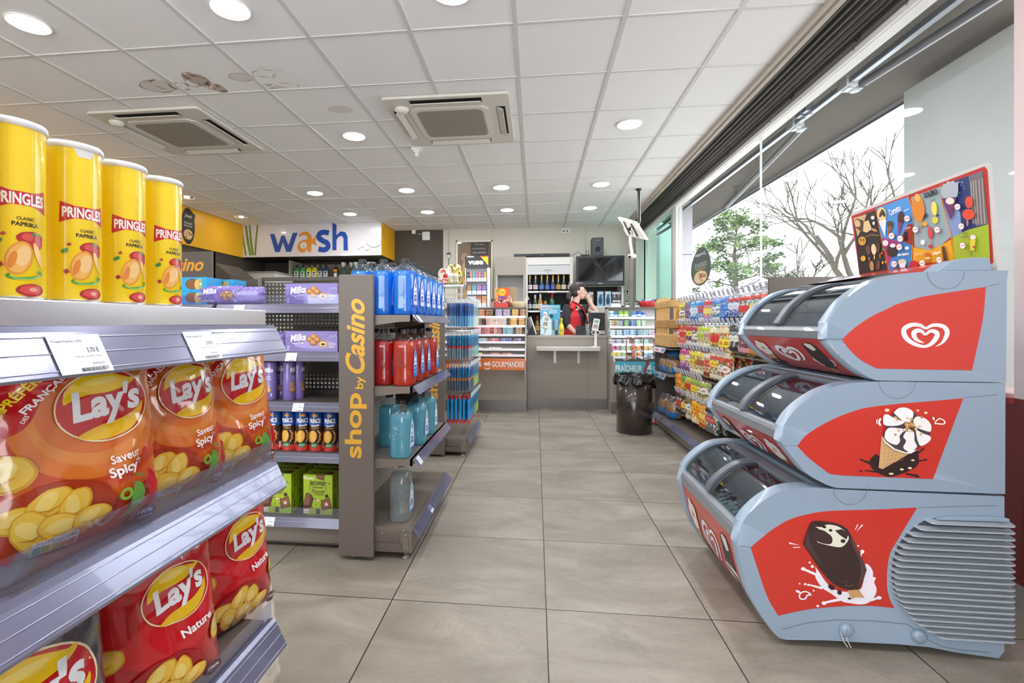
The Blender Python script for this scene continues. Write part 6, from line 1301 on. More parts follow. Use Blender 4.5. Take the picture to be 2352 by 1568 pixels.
# body: one surface, face looking to the right
fwd = V((.93, -.10, .12)).normalized()
g = G(sk)
g.tube([V((pel.x, pel.y, .10)), V((pel.x, pel.y, .5)), pel], [.07, .10, .14], 12)
g.tube([pel, V((chest.x, chest.y, 1.05)), chest, V((neck.x-.01, neck.y, 1.30))], [.145, .135, .145, .085], 16)
g.tube([V((neck.x-.015, neck.y, 1.27)), neck, hd+V((-.015, 0, -.04))], [.055, .047, .050], 12)
g.ball(tuple(hd+V((-.018, 0, .018))), (.092, .074, .100), 18, 14)             # skull
g.ball(tuple(hd+V((.030, 0, -.045))), (.056, .054, .066), 14, 10)             # jaw
g.ball(tuple(hd+V((.070, 0, -.088))), (.022, .024, .018), 10, 8)              # chin
g.tube([hd+V((.070, 0, .020)), hd+V((.094, 0, -.012)), hd+V((.104, 0, -.026)), hd+V((.078, 0, -.034))], [.013, .013, .014, .012], 8)   # nose
g.ball(tuple(hd+V((.079, 0, -.052))), (.015, .022, .006), 10, 6); g.ball(tuple(hd+V((.077, 0, -.064))), (.014, .020, .006), 10, 6)   # lips
g.ball(tuple(hd+V((.062, -.020, .022))), (.026, .026, .014), 10, 8); g.ball(tuple(hd+V((.05, -.036, -.02))), (.030, .022, .026), 10, 8)
g.tube([V((neck.x-.02, neck.y, 1.285)), shR+V((0,0,.0)), elR, wrR], [.075, .060, .046, .028], 12)
g.tube([V((neck.x, neck.y+.02, 1.28)), shL, elL, wrL], [.075, .056, .044, .027], 12)
g.ball(tuple(hd+V((-.020, -.074, -.012))), (.015, .010, .026), 10, 8)          # ear
def hand(g, w, d, up, n, curl, s=1.):
    """palm plus five separate fingers; d = pointing direction, n = palm normal"""
    d = d.normalized(); n = n.normalized(); a = d.cross(n).normalized()
    g.tube([w, w+d*.035*s, w+d*.085*s], [.022, .030, .030], 10)
    for i, (o, L) in enumerate(((-.027, .062), (-.009, .072), (.009, .068), (.026, .052))):
        p = w+d*.088*s+a*o; q = [p]; dd = d.copy()
        for k in range(3): dd = (dd+n*curl).normalized(); q.append(q[-1]+dd*L*s/3*1.05)
        g.tube(q, [.0095, .009, .0082, .0065], 8)
    p = w+d*.03*s-a*.024; g.tube([p, p-a*.022+d*.02+n*.014, p-a*.026+d*.045+n*.028], [.012, .010, .008], 8)
hand(g, wrR, V((.7, -.25, -.25)), None, V((0, 0, -1)), .25); 
hand(g, wrL, V((-.30, -.10, .9)), None, V((-.85, -.2, -.1)), .45)
fused('body', g, sk, t, .0052, 3)
g = G(M('#3a1f18', .5)); 
g = G(M('#1d1715', .3))
for sy in (-1,): g.ball(tuple(hd+V((.074, -.034*-sy*-1, .006))), (.008, .010, .005), 8, 6)
ob('eye', g, t, world=True)
ob('eyebrow', G(hair).tube([hd+V((.082, -.014, .030)), hd+V((.078, -.036, .034)), hd+V((.060, -.056, .030))], .0035, 6), t, world=True)
ob('lips', G(M('#b5695f', .5)).ball(tuple(hd+V((.087, -.004, -.053))), (.007, .020, .0045), 10, 6).ball(tuple(hd+V((.085, -.004, -.062))), (.007, .018, .0045), 10, 6), t, world=True)
# dark long-sleeved top
g = G(navy)
g.tube([V((pel.x, pel.y, .5)), pel, V((chest.x, chest.y, 1.05)), chest, V((neck.x-.012, neck.y, 1.285))], [.125, .158, .150, .158, .095], 18)
g.tube([V((neck.x-.02, neck.y, 1.27)), shR, elR*.5+shR*.5, elR+V((.0, 0, .0)), elR*.72+wrR*.28], [.08, .074, .068, .061, .050], 14)
g.tube([V((neck.x, neck.y+.02, 1.26)), shL, elL*.35+shL*.65], [.08, .066, .058], 14)
fused('top', g, navy, t, .009, 4)
# red waistcoat: sleeveless body sitting back on the shoulders, open to the right
g = G(vest); sb = V((-.030, -.006, 0))
g.tube([V((pel.x, pel.y, .66))+sb, pel+sb, V((chest.x, chest.y, 1.05))+sb, chest+sb+V((0, 0, .0)), V((neck.x-.020, neck.y, 1.285))], [.165, .172, .160, .166, .100], 20)
for sgn, sh in ((-1, shR), (1, shL)):
    g.tube([V((neck.x-.045, neck.y+sgn*.03, 1.345)), V((neck.x-.025, neck.y+sgn*.085, 1.325)), V((sh.x*.5+neck.x*.5-.005, neck.y+sgn*.125, 1.275))], [.040, .042, .036], 12)
fused('waistcoat', g, vest, t, .0085, 5)
for sgn in (-1, 1):
    l = [V((neck.x-.05, neck.y+sgn*.085, 1.385)), V((neck.x+.045, neck.y+sgn*.105, 1.335)), V((neck.x+.125, neck.y+sgn*.120, 1.215)), V((neck.x+.158, neck.y+sgn*.062, 1.05)), V((neck.x+.135, neck.y+sgn*.045, 1.20)), V((neck.x+.05, neck.y+sgn*.055, 1.315)), V((neck.x-.02, neck.y+sgn*.05, 1.36))]
    q = spline(l[:4], 4)+spline(l[3:], 4)[1:]; o = V((.012, sgn*.012, .004)); n = len(q)
    mid = [(a_+b_)/2 for a_, b_ in zip(map(V, q), map(V, reversed(q)))]
    gg = G(M('#b81d26', .65)); m = n//2; fs = []
    gg.add([tuple(V(p_)+o) for p_ in q]+[tuple(V(p_)-o*.3) for p_ in q], [(k, k+1, n-2-k, n-1-k) for k in range(m)]+[(n+k, n+k+1, 2*n-2-k, 2*n-1-k) for k in range(m)]+[(k, (k+1) % n, n+(k+1) % n, n+k) for k in range(n)], True)
    ob('lapel', gg, t, world=True)
# hair: cap swept back, ponytail
g = G(hair)
g.ball(tuple(hd+V((-.040, 0, .030))), (.090, .084, .100), 18, 14); g.ball(tuple(hd+V((.012, 0, .082))), (.072, .068, .042), 14, 10)
g.ball(tuple(hd+V((-.055, -.030, -.020))), (.055, .052, .060), 14, 10)
g.tube([hd+V((-.10, -.01, -.01)), hd+V((-.135, -.02, -.05)), hd+V((-.145, -.03, -.10)), hd+V((-.125, -.03, -.15))], [.034, .040, .036, .014], 12)
fused('hair', g, hair, t, .007, 3)
ob('glasses', G(M('#8a8488', .3, metal=.5)).tube([hd+V((.088+.010*cos(a)*.3, -.032+.020*cos(a), .006+.014*sin(a))) for a in [2*pi*i/16 for i in range(17)]], .0022, 6).tube([hd+V((.086, -.050, .010)), hd+V((.02, -.078, .006)), hd+V((-.02, -.078, .0))], .0022, 6), t, world=True)
ob('earring', G(M('#c8b070', .25, metal=.9)).ball(tuple(hd+V((-.020, -.084, -.046))), .006, 8, 6), t, world=True)
pts = [neck+V((.045, -.055, -.02)), neck+V((.09, -.05, -.07)), neck+V((.135, -.035, -.14)), neck+V((.145, -.02, -.20)), neck+V((.13, .02, -.10)), neck+V((.05, .05, -.02))]
ob('necklace', G(M('#c9c9cc', .25, metal=.9)).tube(pts, .0025, 6).ball(tuple(pts[3]), (.008, .006, .012), 8, 6), t, world=True)
# the phone lies in the raised hand and is a thing of its own
m = Matrix.Translation(wrL+V((-.065, -.015, .075))) @ Matrix.Rotation(radians(-22), 4, 'Y')
ob('mobile_phone', G(M('#16161a', .2, coat=.5)).rbox(-.005, .005, -.034, .034, -.07, .07, r=.003).xf(m), None, 'black mobile phone held to the cashier\'s mouth', 'phone', bevel=.001)
# ------------------------------------------------------------------ snack rack by the window
RX = 1.27; RB_ = 1.76; RY0, RY1 = 2.86, 5.46; RZ = 1.338
brn = M('#5f564f', .45); wire = M('#c4c6ca', .25, metal=.85)
t = thing('hook_shelving', 'brown metal rack by the window with hooks full of small snack bags', 'shelving', (1.5, 4.1, 0))
ob('end_panel', G(brn).box(RX, RB_+.02, RY0, RY0+.02, 0, RZ), t, world=True, bevel=.002); ob('end_panel', G(brn).box(RX, RB_+.02, RY1, RY1+.02, 0, RZ+.01), t, world=True, bevel=.002)
ob('back_panel', G(M('#3c3632', .6)).box(RB_, RB_+.02, RY0, RY1, .05, 1.02), t, world=True)
ob('base_shelf', G(M('#6a6058', .45)).box(RX+.004, RB_, RY0+.02, RY1, .125, .145), t, world=True)
ob('base_panel', G(taupe_s).box(RX+.004, RX+.02, RY0+.02, RY1, .03, .125).use(M('#4a433d', .5)).box(RX+.003, RX+.005, 4.02, 4.03, .03, .125).box(RX+.003, RX+.005, 5.0, 5.01, .03, .125), t, world=True)
def rail_x(y0, y1, z, h=.05): return G(rail_m).prism([(RX+.004, z), (RX-.002, z+.003), (RX-.030, z-h+.004), (RX-.026, z-h), (RX+.004, z-.008)], y0, y1, axis='y')
ob('price_rail', rail_x(RY0+.02, RY1-.005, .150), t, world=True)
for y in (2.9, 3.7, 4.5, 5.4): ob('foot', G(M('#2c2926', .5)).lathe([(.014, 0), (.014, .03)], (RX+.05, y, 0), 10), t, world=True)
g = G(wire)
for k in range(7): z = 1.04+.045*k; g.tube([(RB_, RY0+.02, z), (RB_, RY1, z)], .003, 6)
k = RY0+.05
while k < RY1: g.tube([(RB_+.004, k, 1.0), (RB_+.004, k, 1.335)], .0025, 5); k += .10
for z in (1.0, .80, .56, .38): g.use(M('#8b7f70', .4, metal=.3)).box(RX+.10, RX+.115, RY0+.02, 4.97, z+.055, z+.065); g.use(wire)
ob('wire_grid', g, t, world=True)
def pillow(cs, w, h, d, seed, head):
    rnd = random.Random(seed); g = G(BUSY(cs, 85, .25, seed=seed, name='snack_film', stretch=(1, 1, .8)))
    def f(sg):
        def q(u, v):
            x = (u-.5)*w; z = -h*(1-v); a = 2*u-1; b = 2*v-1; th = d/2*max(0, 1-abs(a)**4)**.6*max(0, 1-abs(b)**5)**.6
            e = max(0, abs(b)-.7)/.3; return (sg*(th+.003*e*sin(u*22+seed)+.002*sin(v*9+u*7+seed)), x*(1-.04*(1-b*b)), z)
        return q
    for sg in (-1, 1): g.grid(f(sg), 10, 10)
    g.use(M(head, .3, coat=.3))
    g.grid(lambda u, v: tuple(Vector(f(-1)(u*.9+.05, .80+.14*v))+Vector((-.0015, 0, 0))), 8, 3); lc = ('#f0ece4', head, cs[1], '#d8382c', '#f4e03c')[seed % 5]; v0 = .38+.04*(seed % 4); g.use(M(lc, .35, coat=.3)).grid(lambda u, v: tuple(Vector(f(-1)(.5+(u-.5)*(.72*(1-(2*v-1)**2)**.5+.06), v0+.26*v))+Vector((-.002, 0, 0))), 12, 9); g.use(M(cs[3] if lc != cs[3] else cs[0], .4)); [g.grid(lambda u, v, q=q: tuple(Vector(f(-1)(.30+u*(.4-.08*q), v0+.09+.05*q+.028*v))+Vector((-.0028, 0, 0))), 6, 1) for q in (0, 1)]; g.use(M(cs[2], .4)).grid(lambda u, v: tuple(Vector(f(-1)(.15+u*.7, .08+.16*v))+Vector((-.0018, 0, 0))), 6, 2)
    return ob('snack_bag', g, clean=False)
hooks_n = ('top', 'second', 'third', 'fourth', 'lowest'); cn = ['far end', 'left part', 'middle', 'right part', 'near end']
def nm_of(i, n): return cn[min(4, int(5*i/n))]
rowsR = [
 (1.275, .185, 4.78, [(('#e8c832','#4a6a3a','#e8e4d0','#2a2a2a'),'yellow and dark','#e8c832'),(('#2c2430','#7a5a8a','#c8b8c8','#4a3a50'),'black and purple','#8a6a9a'),(('#3a9ad8','#e8ecf0','#2a5aa0','#7ab8e0'),'light blue','#3a9ad8'),(('#2a7ac8','#c83a3a','#e8ecf0','#4a9ad8'),'blue with red letters','#2a8ad8'),(('#c8343c','#d88a6a','#b090c8','#e8d8d8'),'red and lilac','#c8343c'),(('#4a8ad0','#6aa84a','#e0e4ea','#2a5ab0'),'blue with green','#4a8ad8'),(('#4a86d0','#d8dce4','#2a4a9a','#7aa8e0'),'mid blue','#3a7ad0'),(('#2a5ab0','#e4e8f0','#20304a','#a8c0e0'),'white and dark blue','#c83a3a'),(('#3a9ab0','#e0e8ea','#1f5a6a','#c8403a'),'teal with red top','#d0382c'),(('#3aa0b4','#e8eef0','#2a6a7a','#e8dcc8'),'teal','#c83a30'),(('#2a7a9a','#d04038','#e8e8e4','#1f4a5a'),'dark teal','#d0382c')]),
 (1.068, .185, 4.95, [(('#d84a3c','#f0e0d8','#e88a7a','#c83830'),'red and white','#c83a30'),(('#d8503f','#f0e4dc','#e0705a','#b8382c'),'coral red','#c83a30'),(('#2a3a6a','#d8483c','#e8ece8','#1f2a4a'),'navy and red','#c8343c'),(('#2f3f6f','#d84a3c','#e0e4e0','#24304a'),'dark blue and red','#b8303a'),(('#b8c83a','#d88a8a','#e8e8d0','#8a9a2a'),'lime','#b8d02a'),(('#c0cc44','#e0a0a0','#e8ead0','#7a9a3a'),'lime and pink','#c0d83a'),(('#e8a03a','#3a8a3a','#e8e0c8','#c83a2c'),'long orange and green','#e8e0c0'),(('#e8983a','#4a9a3a','#e8dcc0','#c8402c'),'long orange-red','#e8d8b0'),(('#4a4e54','#8a9296','#2a2e34','#c8ccc8'),'dark grey','#3a3e44'),(('#a8586a','#3a2a34','#d8a0a8','#6a3a48'),'plum','#5a3a48'),(('#e8b42c','#2a2420','#d88a2a','#f0d870'),'amber','#e8b42c')]),
 (.855, .20, 4.80, [(('#b83a8a','#e8c8d8','#8a5aa0','#d0a090'),'magenta','#c83a8a'),(('#c0448f','#f0d0e0','#7a4a90','#c8a080'),'pink and violet','#c0408a'),(('#d8cc3a','#8a7a2a','#e8e0c8','#b85a3a'),'mustard and cream','#e0d03a'),(('#d8c83a','#b8503a','#e8e4cc','#7a8a3a'),'yellow and rust','#e0d040'),(('#c88a4a','#e8dcc0','#8a3a2a','#d8b080'),'tan','#e0d8c8'),(('#d0b090','#7a9a5a','#e8e0d0','#b84a3a'),'beige and green','#d8483a'),(('#b88a5a','#4a7a3a','#e8e0d0','#b8382c'),'brown and green','#c8402f')]),
 (.615, .20, 4.93, [(('#e89a2a','#2a2a2a','#c8402c','#f0c870'),'orange and black','#e8902a'),(('#5aa03a','#e8d03a','#2a2f2a','#d84a3a'),'green and yellow','#5ab03a'),(('#a8b83a','#c84a3a','#e8e0b0','#4a7a3a'),'olive','#b8c840'),(('#8ab04a','#d86a8a','#e8e4c8','#b8883a'),'green and pink','#8ab84a'),(('#b89a4a','#5a7a3a','#e0d8c0','#a84a3a'),'khaki','#9ab04a')]),
 (.430, .20, 4.90, [(('#6a4a3a','#d8ccb8','#2a2422','#b88a7a'),'brown and cream','#3a302c'),(('#8a5a4a','#e0d8c8','#3a2a28','#d8a890'),'cocoa','#4a3830'),(('#c8a03a','#7a3a5a','#e0d8b8','#4a6a3a'),'ochre','#8a7a3a'),(('#f0b81f','#e86a1c','#f4e8c0','#d83a1c'),'bright yellow-orange','#f0b020'),(('#ee9a1c','#f0d040','#d8501c','#f4ecd0'),'bright orange','#f0a020'),(('#2a2a2c','#e0e0dc','#6a6a6c','#b8b8b4'),'black and white','#2a2a2c')])]
hk2 = t
for r, (z, h, ys, cl) in enumerate(rowsR):
    n = len(cl)
    for i, (cs, nm, head) in enumerate(cl):
        y = ys-.168*i; 
        if y < 2.95: break
        long = nm.startswith('long'); sp_ = Spawn(pillow(cs, .135 if not long else .14, h*(1.35 if long else 1), .045, r*17+i, head)); sp_.p['category'] = 'snack bag'
        for q in ((0, .078) if r != 0 else (0, .078)):
            if q: yy = y-.078
            else: yy = y
            g = G(wire).tube([(RB_, yy, z+.010), (RX+.075, yy, z+.004), (RX+.06, yy, z+.014)], .0022, 5).tube([(RB_, yy, z+.035), (RX+.07, yy, z+.030)], .0018, 5); ob('hook', g, t, world=True)
            g = G(M('#dfe1ea', .35)); m = Matrix.Translation((RX+.060, yy, z+.030)) @ Matrix.Rotation(radians(-20), 4, 'Y'); g.box(-.002, .002, -.021, .021, -.022, .026).xf(m); g.use(M('#8a90a4', .5)); b = G(M('#8a90a4', .5)).box(-.0028, -.002, -.014, .012, .004, .010).box(-.0028, -.002, -.014, .006, -.010, -.004).xf(m); g.add(b.v, b.f); ob('price_tag', g, t, world=True)
            for k in range(3 if r < 3 else 2):
                sp_((RX+.10+.05*k+.018*(k > 0), yy+R.uniform(-.006, .006), z-.002), rz=R.uniform(-.22, .22)+.15, label='%s snack bag hanging %s on the %s row of hooks' % (nm, ('foremost', 'second', 'third')[k], hooks_n[r]), group='%s snack bags on the %s row, %s' % (nm, hooks_n[r], ('foremost', 'second', 'third')[k]))
            if n < 6 and q: break
# bread corner: wicker stand and shelves
wick = M('#d4ad70', .6, bump=.8, bscale=140); wick_d = M('#b98e56', .6, bump=.6, bscale=140)
t = thing('bread_stand', 'tall wicker baguette stand at the far end of the snack rack', 'basket', (1.35, 5.2, .86))
g = G(wick)
for j in range(7):
    y = 5.40-.075*j
    for x in (1.275, 1.45): g.tube([(x, y, .90), (x+.003, y, 1.335+.01*(j % 2))], .011, 8)
ob('upright_canes', g, t, world=True)
for z0, z1, nm in ((1.25, 1.325, 'woven_band'), (1.05, 1.13, 'woven_band')):
    g = G(wick_d if z0 < 1.2 else wick); n = int((z1-z0)/.013)
    for i in range(n):
        z = z0+.013*i; pts = []
        for j in range(43): y = 5.425-.0125*j; pts.append((1.272+.012*(1 if (j//3+i) % 2 else -1), y, z))
        pts += [(1.36, 4.895, z), (1.46, 4.9, z), (1.46, 5.42, z)]; g.tube(pts, .0075, 5)
    ob(nm, g, t, world=True)
g = G(wick); bx0, bx1, by0, by1 = 1.262, 1.48, 4.88, 5.43
for i in range(9):
    z = .865+.0135*i; pts = []
    for a, b in (((bx0, by1), (bx0, by0)), ((bx0, by0), (bx1, by0)), ((bx1, by0), (bx1, by1)), ((bx1, by1), (bx0, by1))):
        m = int(max(abs(a[0]-b[0]), abs(a[1]-b[1]))/.016)
        for j in range(m): q = j/m; pts.append((a[0]+(b[0]-a[0])*q+.004*(1 if (j+i) % 2 else -1), a[1]+(b[1]-a[1])*q+.004*(1 if (j+i) % 2 else -1), z))
    g.tube(pts+[pts[0]], .0065, 5)
g.use(wick_d).box(bx0+.01, bx1-.01, by0+.01, by1-.01, .862, .87); ob('woven_tray', g, t, world=True)
g = G(M('#c99a5c', .7))
for i, (x, y) in enumerate(((1.34, 5.0), (1.38, 5.08), (1.36, 4.96))): pass
for x, y, l in ((1.36, 4.97, .36), (1.40, 5.04, .30)):
    g = G(M('#c08a48', .7, bump=.5, bscale=60)).tube([(x, y, .875), (x+.01, y, .95), (x+.02, y-.01, .88+l-.04), (x+.022, y-.01, .88+l)], [.022, .032, .030, .008], 12)
    ob('baguette', g, None, ('longer' if l > .33 else 'shorter')+' baguette standing in the wicker stand', 'bread')
t2 = bpy.data.objects['hook_shelving']
for z, lab in ((.845, '#e6e2ea'), (.585, '#7fa8c0')):
    ob('shelf', G(taupe_s).box(RX+.01, 1.70, 4.95, RY1, z-.018, z), t2, world=True); ob('price_rail', rail_x(5.0, RY1-.01, z, .055), t2, world=True)
    g = G(M(lab, .35)).box(RX-.034, RX-.030, 5.08, 5.40, z-.05, z-.004).xf(Matrix.Translation((.005, 0, 0))); g.use(M('#d8505c' if z > .8 else '#2a4a60', .4)).box(RX-.0305, RX-.0285, 5.2, 5.32, z-.035, z-.018); ob('price_card', g, t2, world=True)
def breadbag(seed, w=.16, h=.15, l=.13):
    rnd = random.Random(seed); g = G(M('#b98a54', .6, bump=.6, bscale=40))
    for k in range(3):
        def f(u, v, k=k):
            a = 2*pi*u; p = pi*(v-.5); return (.05*cos(p)**.5*cos(a), (k-1)*w*.31+w*.19*cos(p)**.5*sin(a), .06+.055*sin(p)+.004*sin(a*5+k))
        g.grid(f, 16, 8)
    o1 = g
    g2 = G(CLEAR('#f4f4f6', gloss=.12, diff=.12, dcol='#f0efec', name='bread_film', rough=.08))
    def f(u, v):
        a = 2*pi*u; p = pi*(v-.5); n = .07*sin(a*4+seed)*cos(p); return (.066*cos(p)**.45*cos(a)*(1+n), w*.56*cos(p)**.45*sin(a)*(1+n), .066+.068*sin(p)+(.03 if v > .9 else 0)*sin(a*3))
    g2.grid(f, 28, 12); g3 = G(M('#2f7cc4', .35, coat=.3)); g3.grid(lambda u, v: tuple(Vector(f(.30+u*.45, .05+v*.40))*1.02), 14, 6)
    return o1, g2, g3
for x, y, z, sd, nm in ((1.36, 5.33, .585, 1, 'left bag of rolls with blue print on the middle bread shelf'), (1.37, 5.12, .585, 2, 'right bag of rolls with blue print on the middle bread shelf'), (1.36, 5.33, .146, 3, 'left bag of sliced bread with blue base on the bottom shelf'), (1.37, 5.08, .146, 4, 'right bag of sliced bread with blue base on the bottom shelf')):
    t = thing('bread_bag', nm, 'bread', (x, y, z+.002)); a, b, c = breadbag(sd)
    s = 1.2 if z > .5 else 1.35; m = Matrix.Scale(s, 4); [q.xf(m) for q in (a, b, c)]
    ob('bread', a, t, clean=False); ob('film', b, t, clean=False); ob('printed_band', c, t, clean=False)
g = G(M('#2f74b8', .4, bump=.4)).ball((0, 0, .05), (.07, .10, .05), 14, 10).tube([(0, 0, .08), (-.02, .03, .12), (.0, .06, .13)], .014, 8)
ob('bread_bag', g, None, 'crumpled blue bag on the upper bread shelf under the wicker tray', 'bag', loc=(1.40, 5.20, .60+.13))
bpy.data.objects['bread_bag.004'].location.z = .72 if 'bread_bag.004' in bpy.data.objects else 0
# waste bin
bx, by = .982, 5.10
t = thing('waste_bin', 'tall dark brown round bin with a black liner in front of the right display', 'bin', (bx, by, 0))
ob('drum', G(M('#3d342f', .25, metal=.3, coat=.5)).lathe([(.165, .0), (.172, .004), (.172, .56), (.166, .56), (.16, .02)], n=48), t)
g = G(M('#141414', .35, coat=.3, bump=.8, bscale=22)); rnd = random.Random(3)
def lin_(u, v):
    a = 2*pi*u; w = .005*sin(a*7)+.003*sin(a*17+1)+.006*sin(a*5+2)+.003*sin(a*29+v*6)
    drop = .105+.035*sin(a*1.0+.3)+.018*sin(a*3+1)+.008*sin(a*11); r = .180+w*(1+v*1.2)+.014*v
    if v < .25: q = v/.25; return ((.165+(r-.165)*q)*cos(a), (.165+(r-.165)*q)*sin(a), .565+.016*sin(pi*q*.7)+.004*sin(a*13))
    q = (v-.25)/.75; return (r*cos(a), r*sin(a), .58-drop*q+.004*sin(a*13)*(1-q))
g.grid(lin_, 120, 14); g.grid(lambda u, v: ((.165-.03*v)*cos(2*pi*u), (.165-.03*v)*sin(2*pi*u), .565-.20*v), 40, 3)
g.grid(lambda u, v: ((.165-.05*v)*cos(2*pi*u), (.165-.05*v)*sin(2*pi*u), .45-.02*v), 24, 2)
ob('bin_liner', g, t, clean=False)
# red wire paper stand behind the bin
t = thing('paper_stand', 'red wire newspaper stand behind the bin', 'stand', (1.12, 5.45, 0)); rw = M('#a8302a', .4); yy = 5.42
def Q(px_, py, y=yy): p = atY(px_, py, y); return (p.x-1.12, y-5.45, p.z)
for a, b in ((1439, 1452), (1456, 1478), (1478, 1502)):
    ob('wire_loop', G(rw).tube([Q(a, 826), Q(a, 778), Q(a+2, 774), Q(b-2, 775), Q(b, 779), Q(b, 828)], .0045, 6), t)
ob('tray', G(M('#77726e', .4, metal=.3)).grid(lambda u, v: (Q(1438+66*u, 830)[0], -.03+.22*v, Q(1438, 822+4*cos(u*6.28*1.5))[2]-.02+.03*abs(v-.5)), 16, 6), t)
ob('post', G(rw).tube([Q(1489, 828, 5.48), Q(1478, 862, 5.48), Q(1476, 960, 5.48)], .014, 8).tube([(Q(1476,960,5.48)[0], .03, .02), (Q(1476,960,5.48)[0]+.14, .0, .02)], .014, 8).tube([(Q(1476,960,5.48)[0], .03, .0), (Q(1476,960,5.48)[0], .03, .1)], .014, 8), t)
g = G(M('#8d8884', .5)); g.grid(lambda u, v: (Q(1455+28*u, 820)[0], -.02+.16*v, Q(1455, 815)[2]+.03*sin(pi*u)), 12, 4); g.use(M('#c8c4c0', .5)).grid(lambda u, v: (Q(1480+20*u, 820)[0], -.02+.16*v, Q(1455, 818)[2]+.02*sin(pi*u*.8)), 10, 4)
g.tube([Q(1440, 818, 5.44), Q(1446, 826, 5.44), Q(1456, 826, 5.44)], .008, 6)
ob('newspapers', g, None, 'grey folded newspapers lying in the red wire stand', 'newspaper', loc=(1.12, 5.45, .014), clean=False)
# screen hanging from the ceiling, camera below it
p0 = atZ(1467, 434, ZC); t = thing('hanging_screen', 'white flat screen seen from behind, hanging from a pole by the window', 'screen', tuple(p0)); d0 = p0.y
def S9(px_, py, dy=0): p = atY(px_, py, d0+dy); return Vector((p.x-p0.x, dy, p.z-p0.z))
ob('pole', G(M('#3f3c3a', .35, metal=.5)).lathe([(.035, 0), (.03, -.02), (.016, -.022)], n=16).tube([(0, 0, -.01), S9(1467, 512)], .016, 10), t)
ob('cable', G(M('#d9d6d0', .5)).tube([S9(1470, 440), S9(1470, 480), S9(1471, 505), S9(1466, 525, -.02)], .006, 6).tube([S9(1453, 520, -.06), S9(1450, 526, -.09), S9(1456, 532, -.09), S9(1466, 527, -.08), S9(1474, 528, -.06)], .006, 6).use(M('#3a4a9a', .5)).tube([S9(1470, 528, -.07), S9(1476, 534, -.08), S9(1478, 538, -.07)], .010, 6), t)
cr = [S9(1418, 499, .16), S9(1458, 510, -.16), S9(1485, 552, -.20), S9(1439, 541, .12)]
n = (cr[1]-cr[0]).cross(cr[3]-cr[0]).normalized()
if n.y > 0: n = -n
g = G(M('#e2ddd2', .4)); v = [c for c in cr]+[c-n*.035 for c in cr]; g.add(v, [(0,1,2,3),(7,6,5,4),(0,4,5,1),(1,5,6,2),(2,6,7,3),(3,7,4,0)]); ob('casing', g, t, bevel=.006)
c0 = sum(cr, Vector())/4; g = G(M('#26272a', .5)); g.tube([S9(1467, 508), c0+n*.03], .02, 8); a = (cr[1]-cr[0]).normalized(); b = (cr[3]-cr[0]).normalized()
for s in (-1, 1): q = c0+a*.08*s; g.tube([q-b*.09+n*.008, q+b*.09+n*.008], .010, 6)
g.tube([cr[0]*.86+c0*.14+b*.03+n*.003, cr[0]*.5+cr[3]*.5+(c0-cr[0])*.14+n*.003], .004, 4); ob('wall_mount', g, t)
p1 = S9(1446, 545, .05)+p0; t = thing('security_camera', 'small white security camera on an arm below the hanging screen', 'camera', tuple(p1))
def S8(px_, py): p = atY(px_, py, p1.y); return (p.x-p1.x, 0, p.z-p1.z)
ob('arm', G(M('#dddcd8', .4)).tube([S8(1447, 543), S8(1448, 560), S8(1450, 572), S8(1452, 583)], .018, 8), t)
q = Vector(S8(1452, 588)); ob('camera_head', G(M('#e6e5e1', .4)).ball(tuple(q), (.055, .045, .032), 16, 10).use(M('#1d1e22', .2)).ball(tuple(q+Vector((-.035, -.03, -.012))), .018, 10, 8), t)
# ------------------------------------------------------------------ three-tier ice cream freezer
FY0, FY1 = 1.765, 2.490
shell = M('#8fa2b3', .32, coat=.25); shell_d = M('#7f858b', .3, coat=.3); fr_red = M('#c8362b', .32, coat=.35); dkg = M('#33363b', .3)
glassF = CLEAR('#c9d2da', gloss=.14, name='curved_glass', rough=.02, blend=.9)
def cr_(o, s, ox, oy): return lambda x, y: (ox+x/s, oy+y/s)
C1 = cr_(0, 5.2275, 1680, 580); C2 = cr_(0, 4.9, 2000, 580); C3 = cr_(0, 4.9, 1600, 820); C4 = cr_(0, 4.9, 1540, 980); C5 = cr_(0, 4.6125, 1940, 860); C6 = cr_(0, 3.7935, 1700, 1140)
def side(cf, x, y): p = atY(*cf(x, y), 1.762); return (p.x, p.z)
sideS = lambda x, y, o=0: (x, FY0-o, y)
def offs(pts, d):
    out = []; n = len(pts)
    for i in range(n):
        a = Vector(pts[max(i-1, 0)]); b = Vector(pts[min(i+1, n-1)]); t_ = (b-a).normalized(); out.append((pts[i][0]+t_.y*d, pts[i][1]-t_.x*d))
    return out
def strip(g, pts, d, y0, y1):
    """curved sheet: a profile in x,z thickened by d and run from y0 to y1"""
    q = offs(pts, d); n = len(pts)
    vs = [(a, y0, b) for a, b in pts]+[(a, y1, b) for a, b in pts]+[(a, y0, b) for a, b in q]+[(a, y1, b) for a, b in q]
    fs = []
    for i in range(n-1): fs += [(i, i+1, n+i+1, n+i), (2*n+i, 3*n+i, 3*n+i+1, 2*n+i+1), (i, 2*n+i, 2*n+i+1, i+1), (n+i, n+i+1, 3*n+i+1, 3*n+i)]
    fs += [(0, n, 3*n, 2*n), (n-1, 3*n-1, 4*n-1, 2*n-1)]
    return g.add(vs, fs, False)
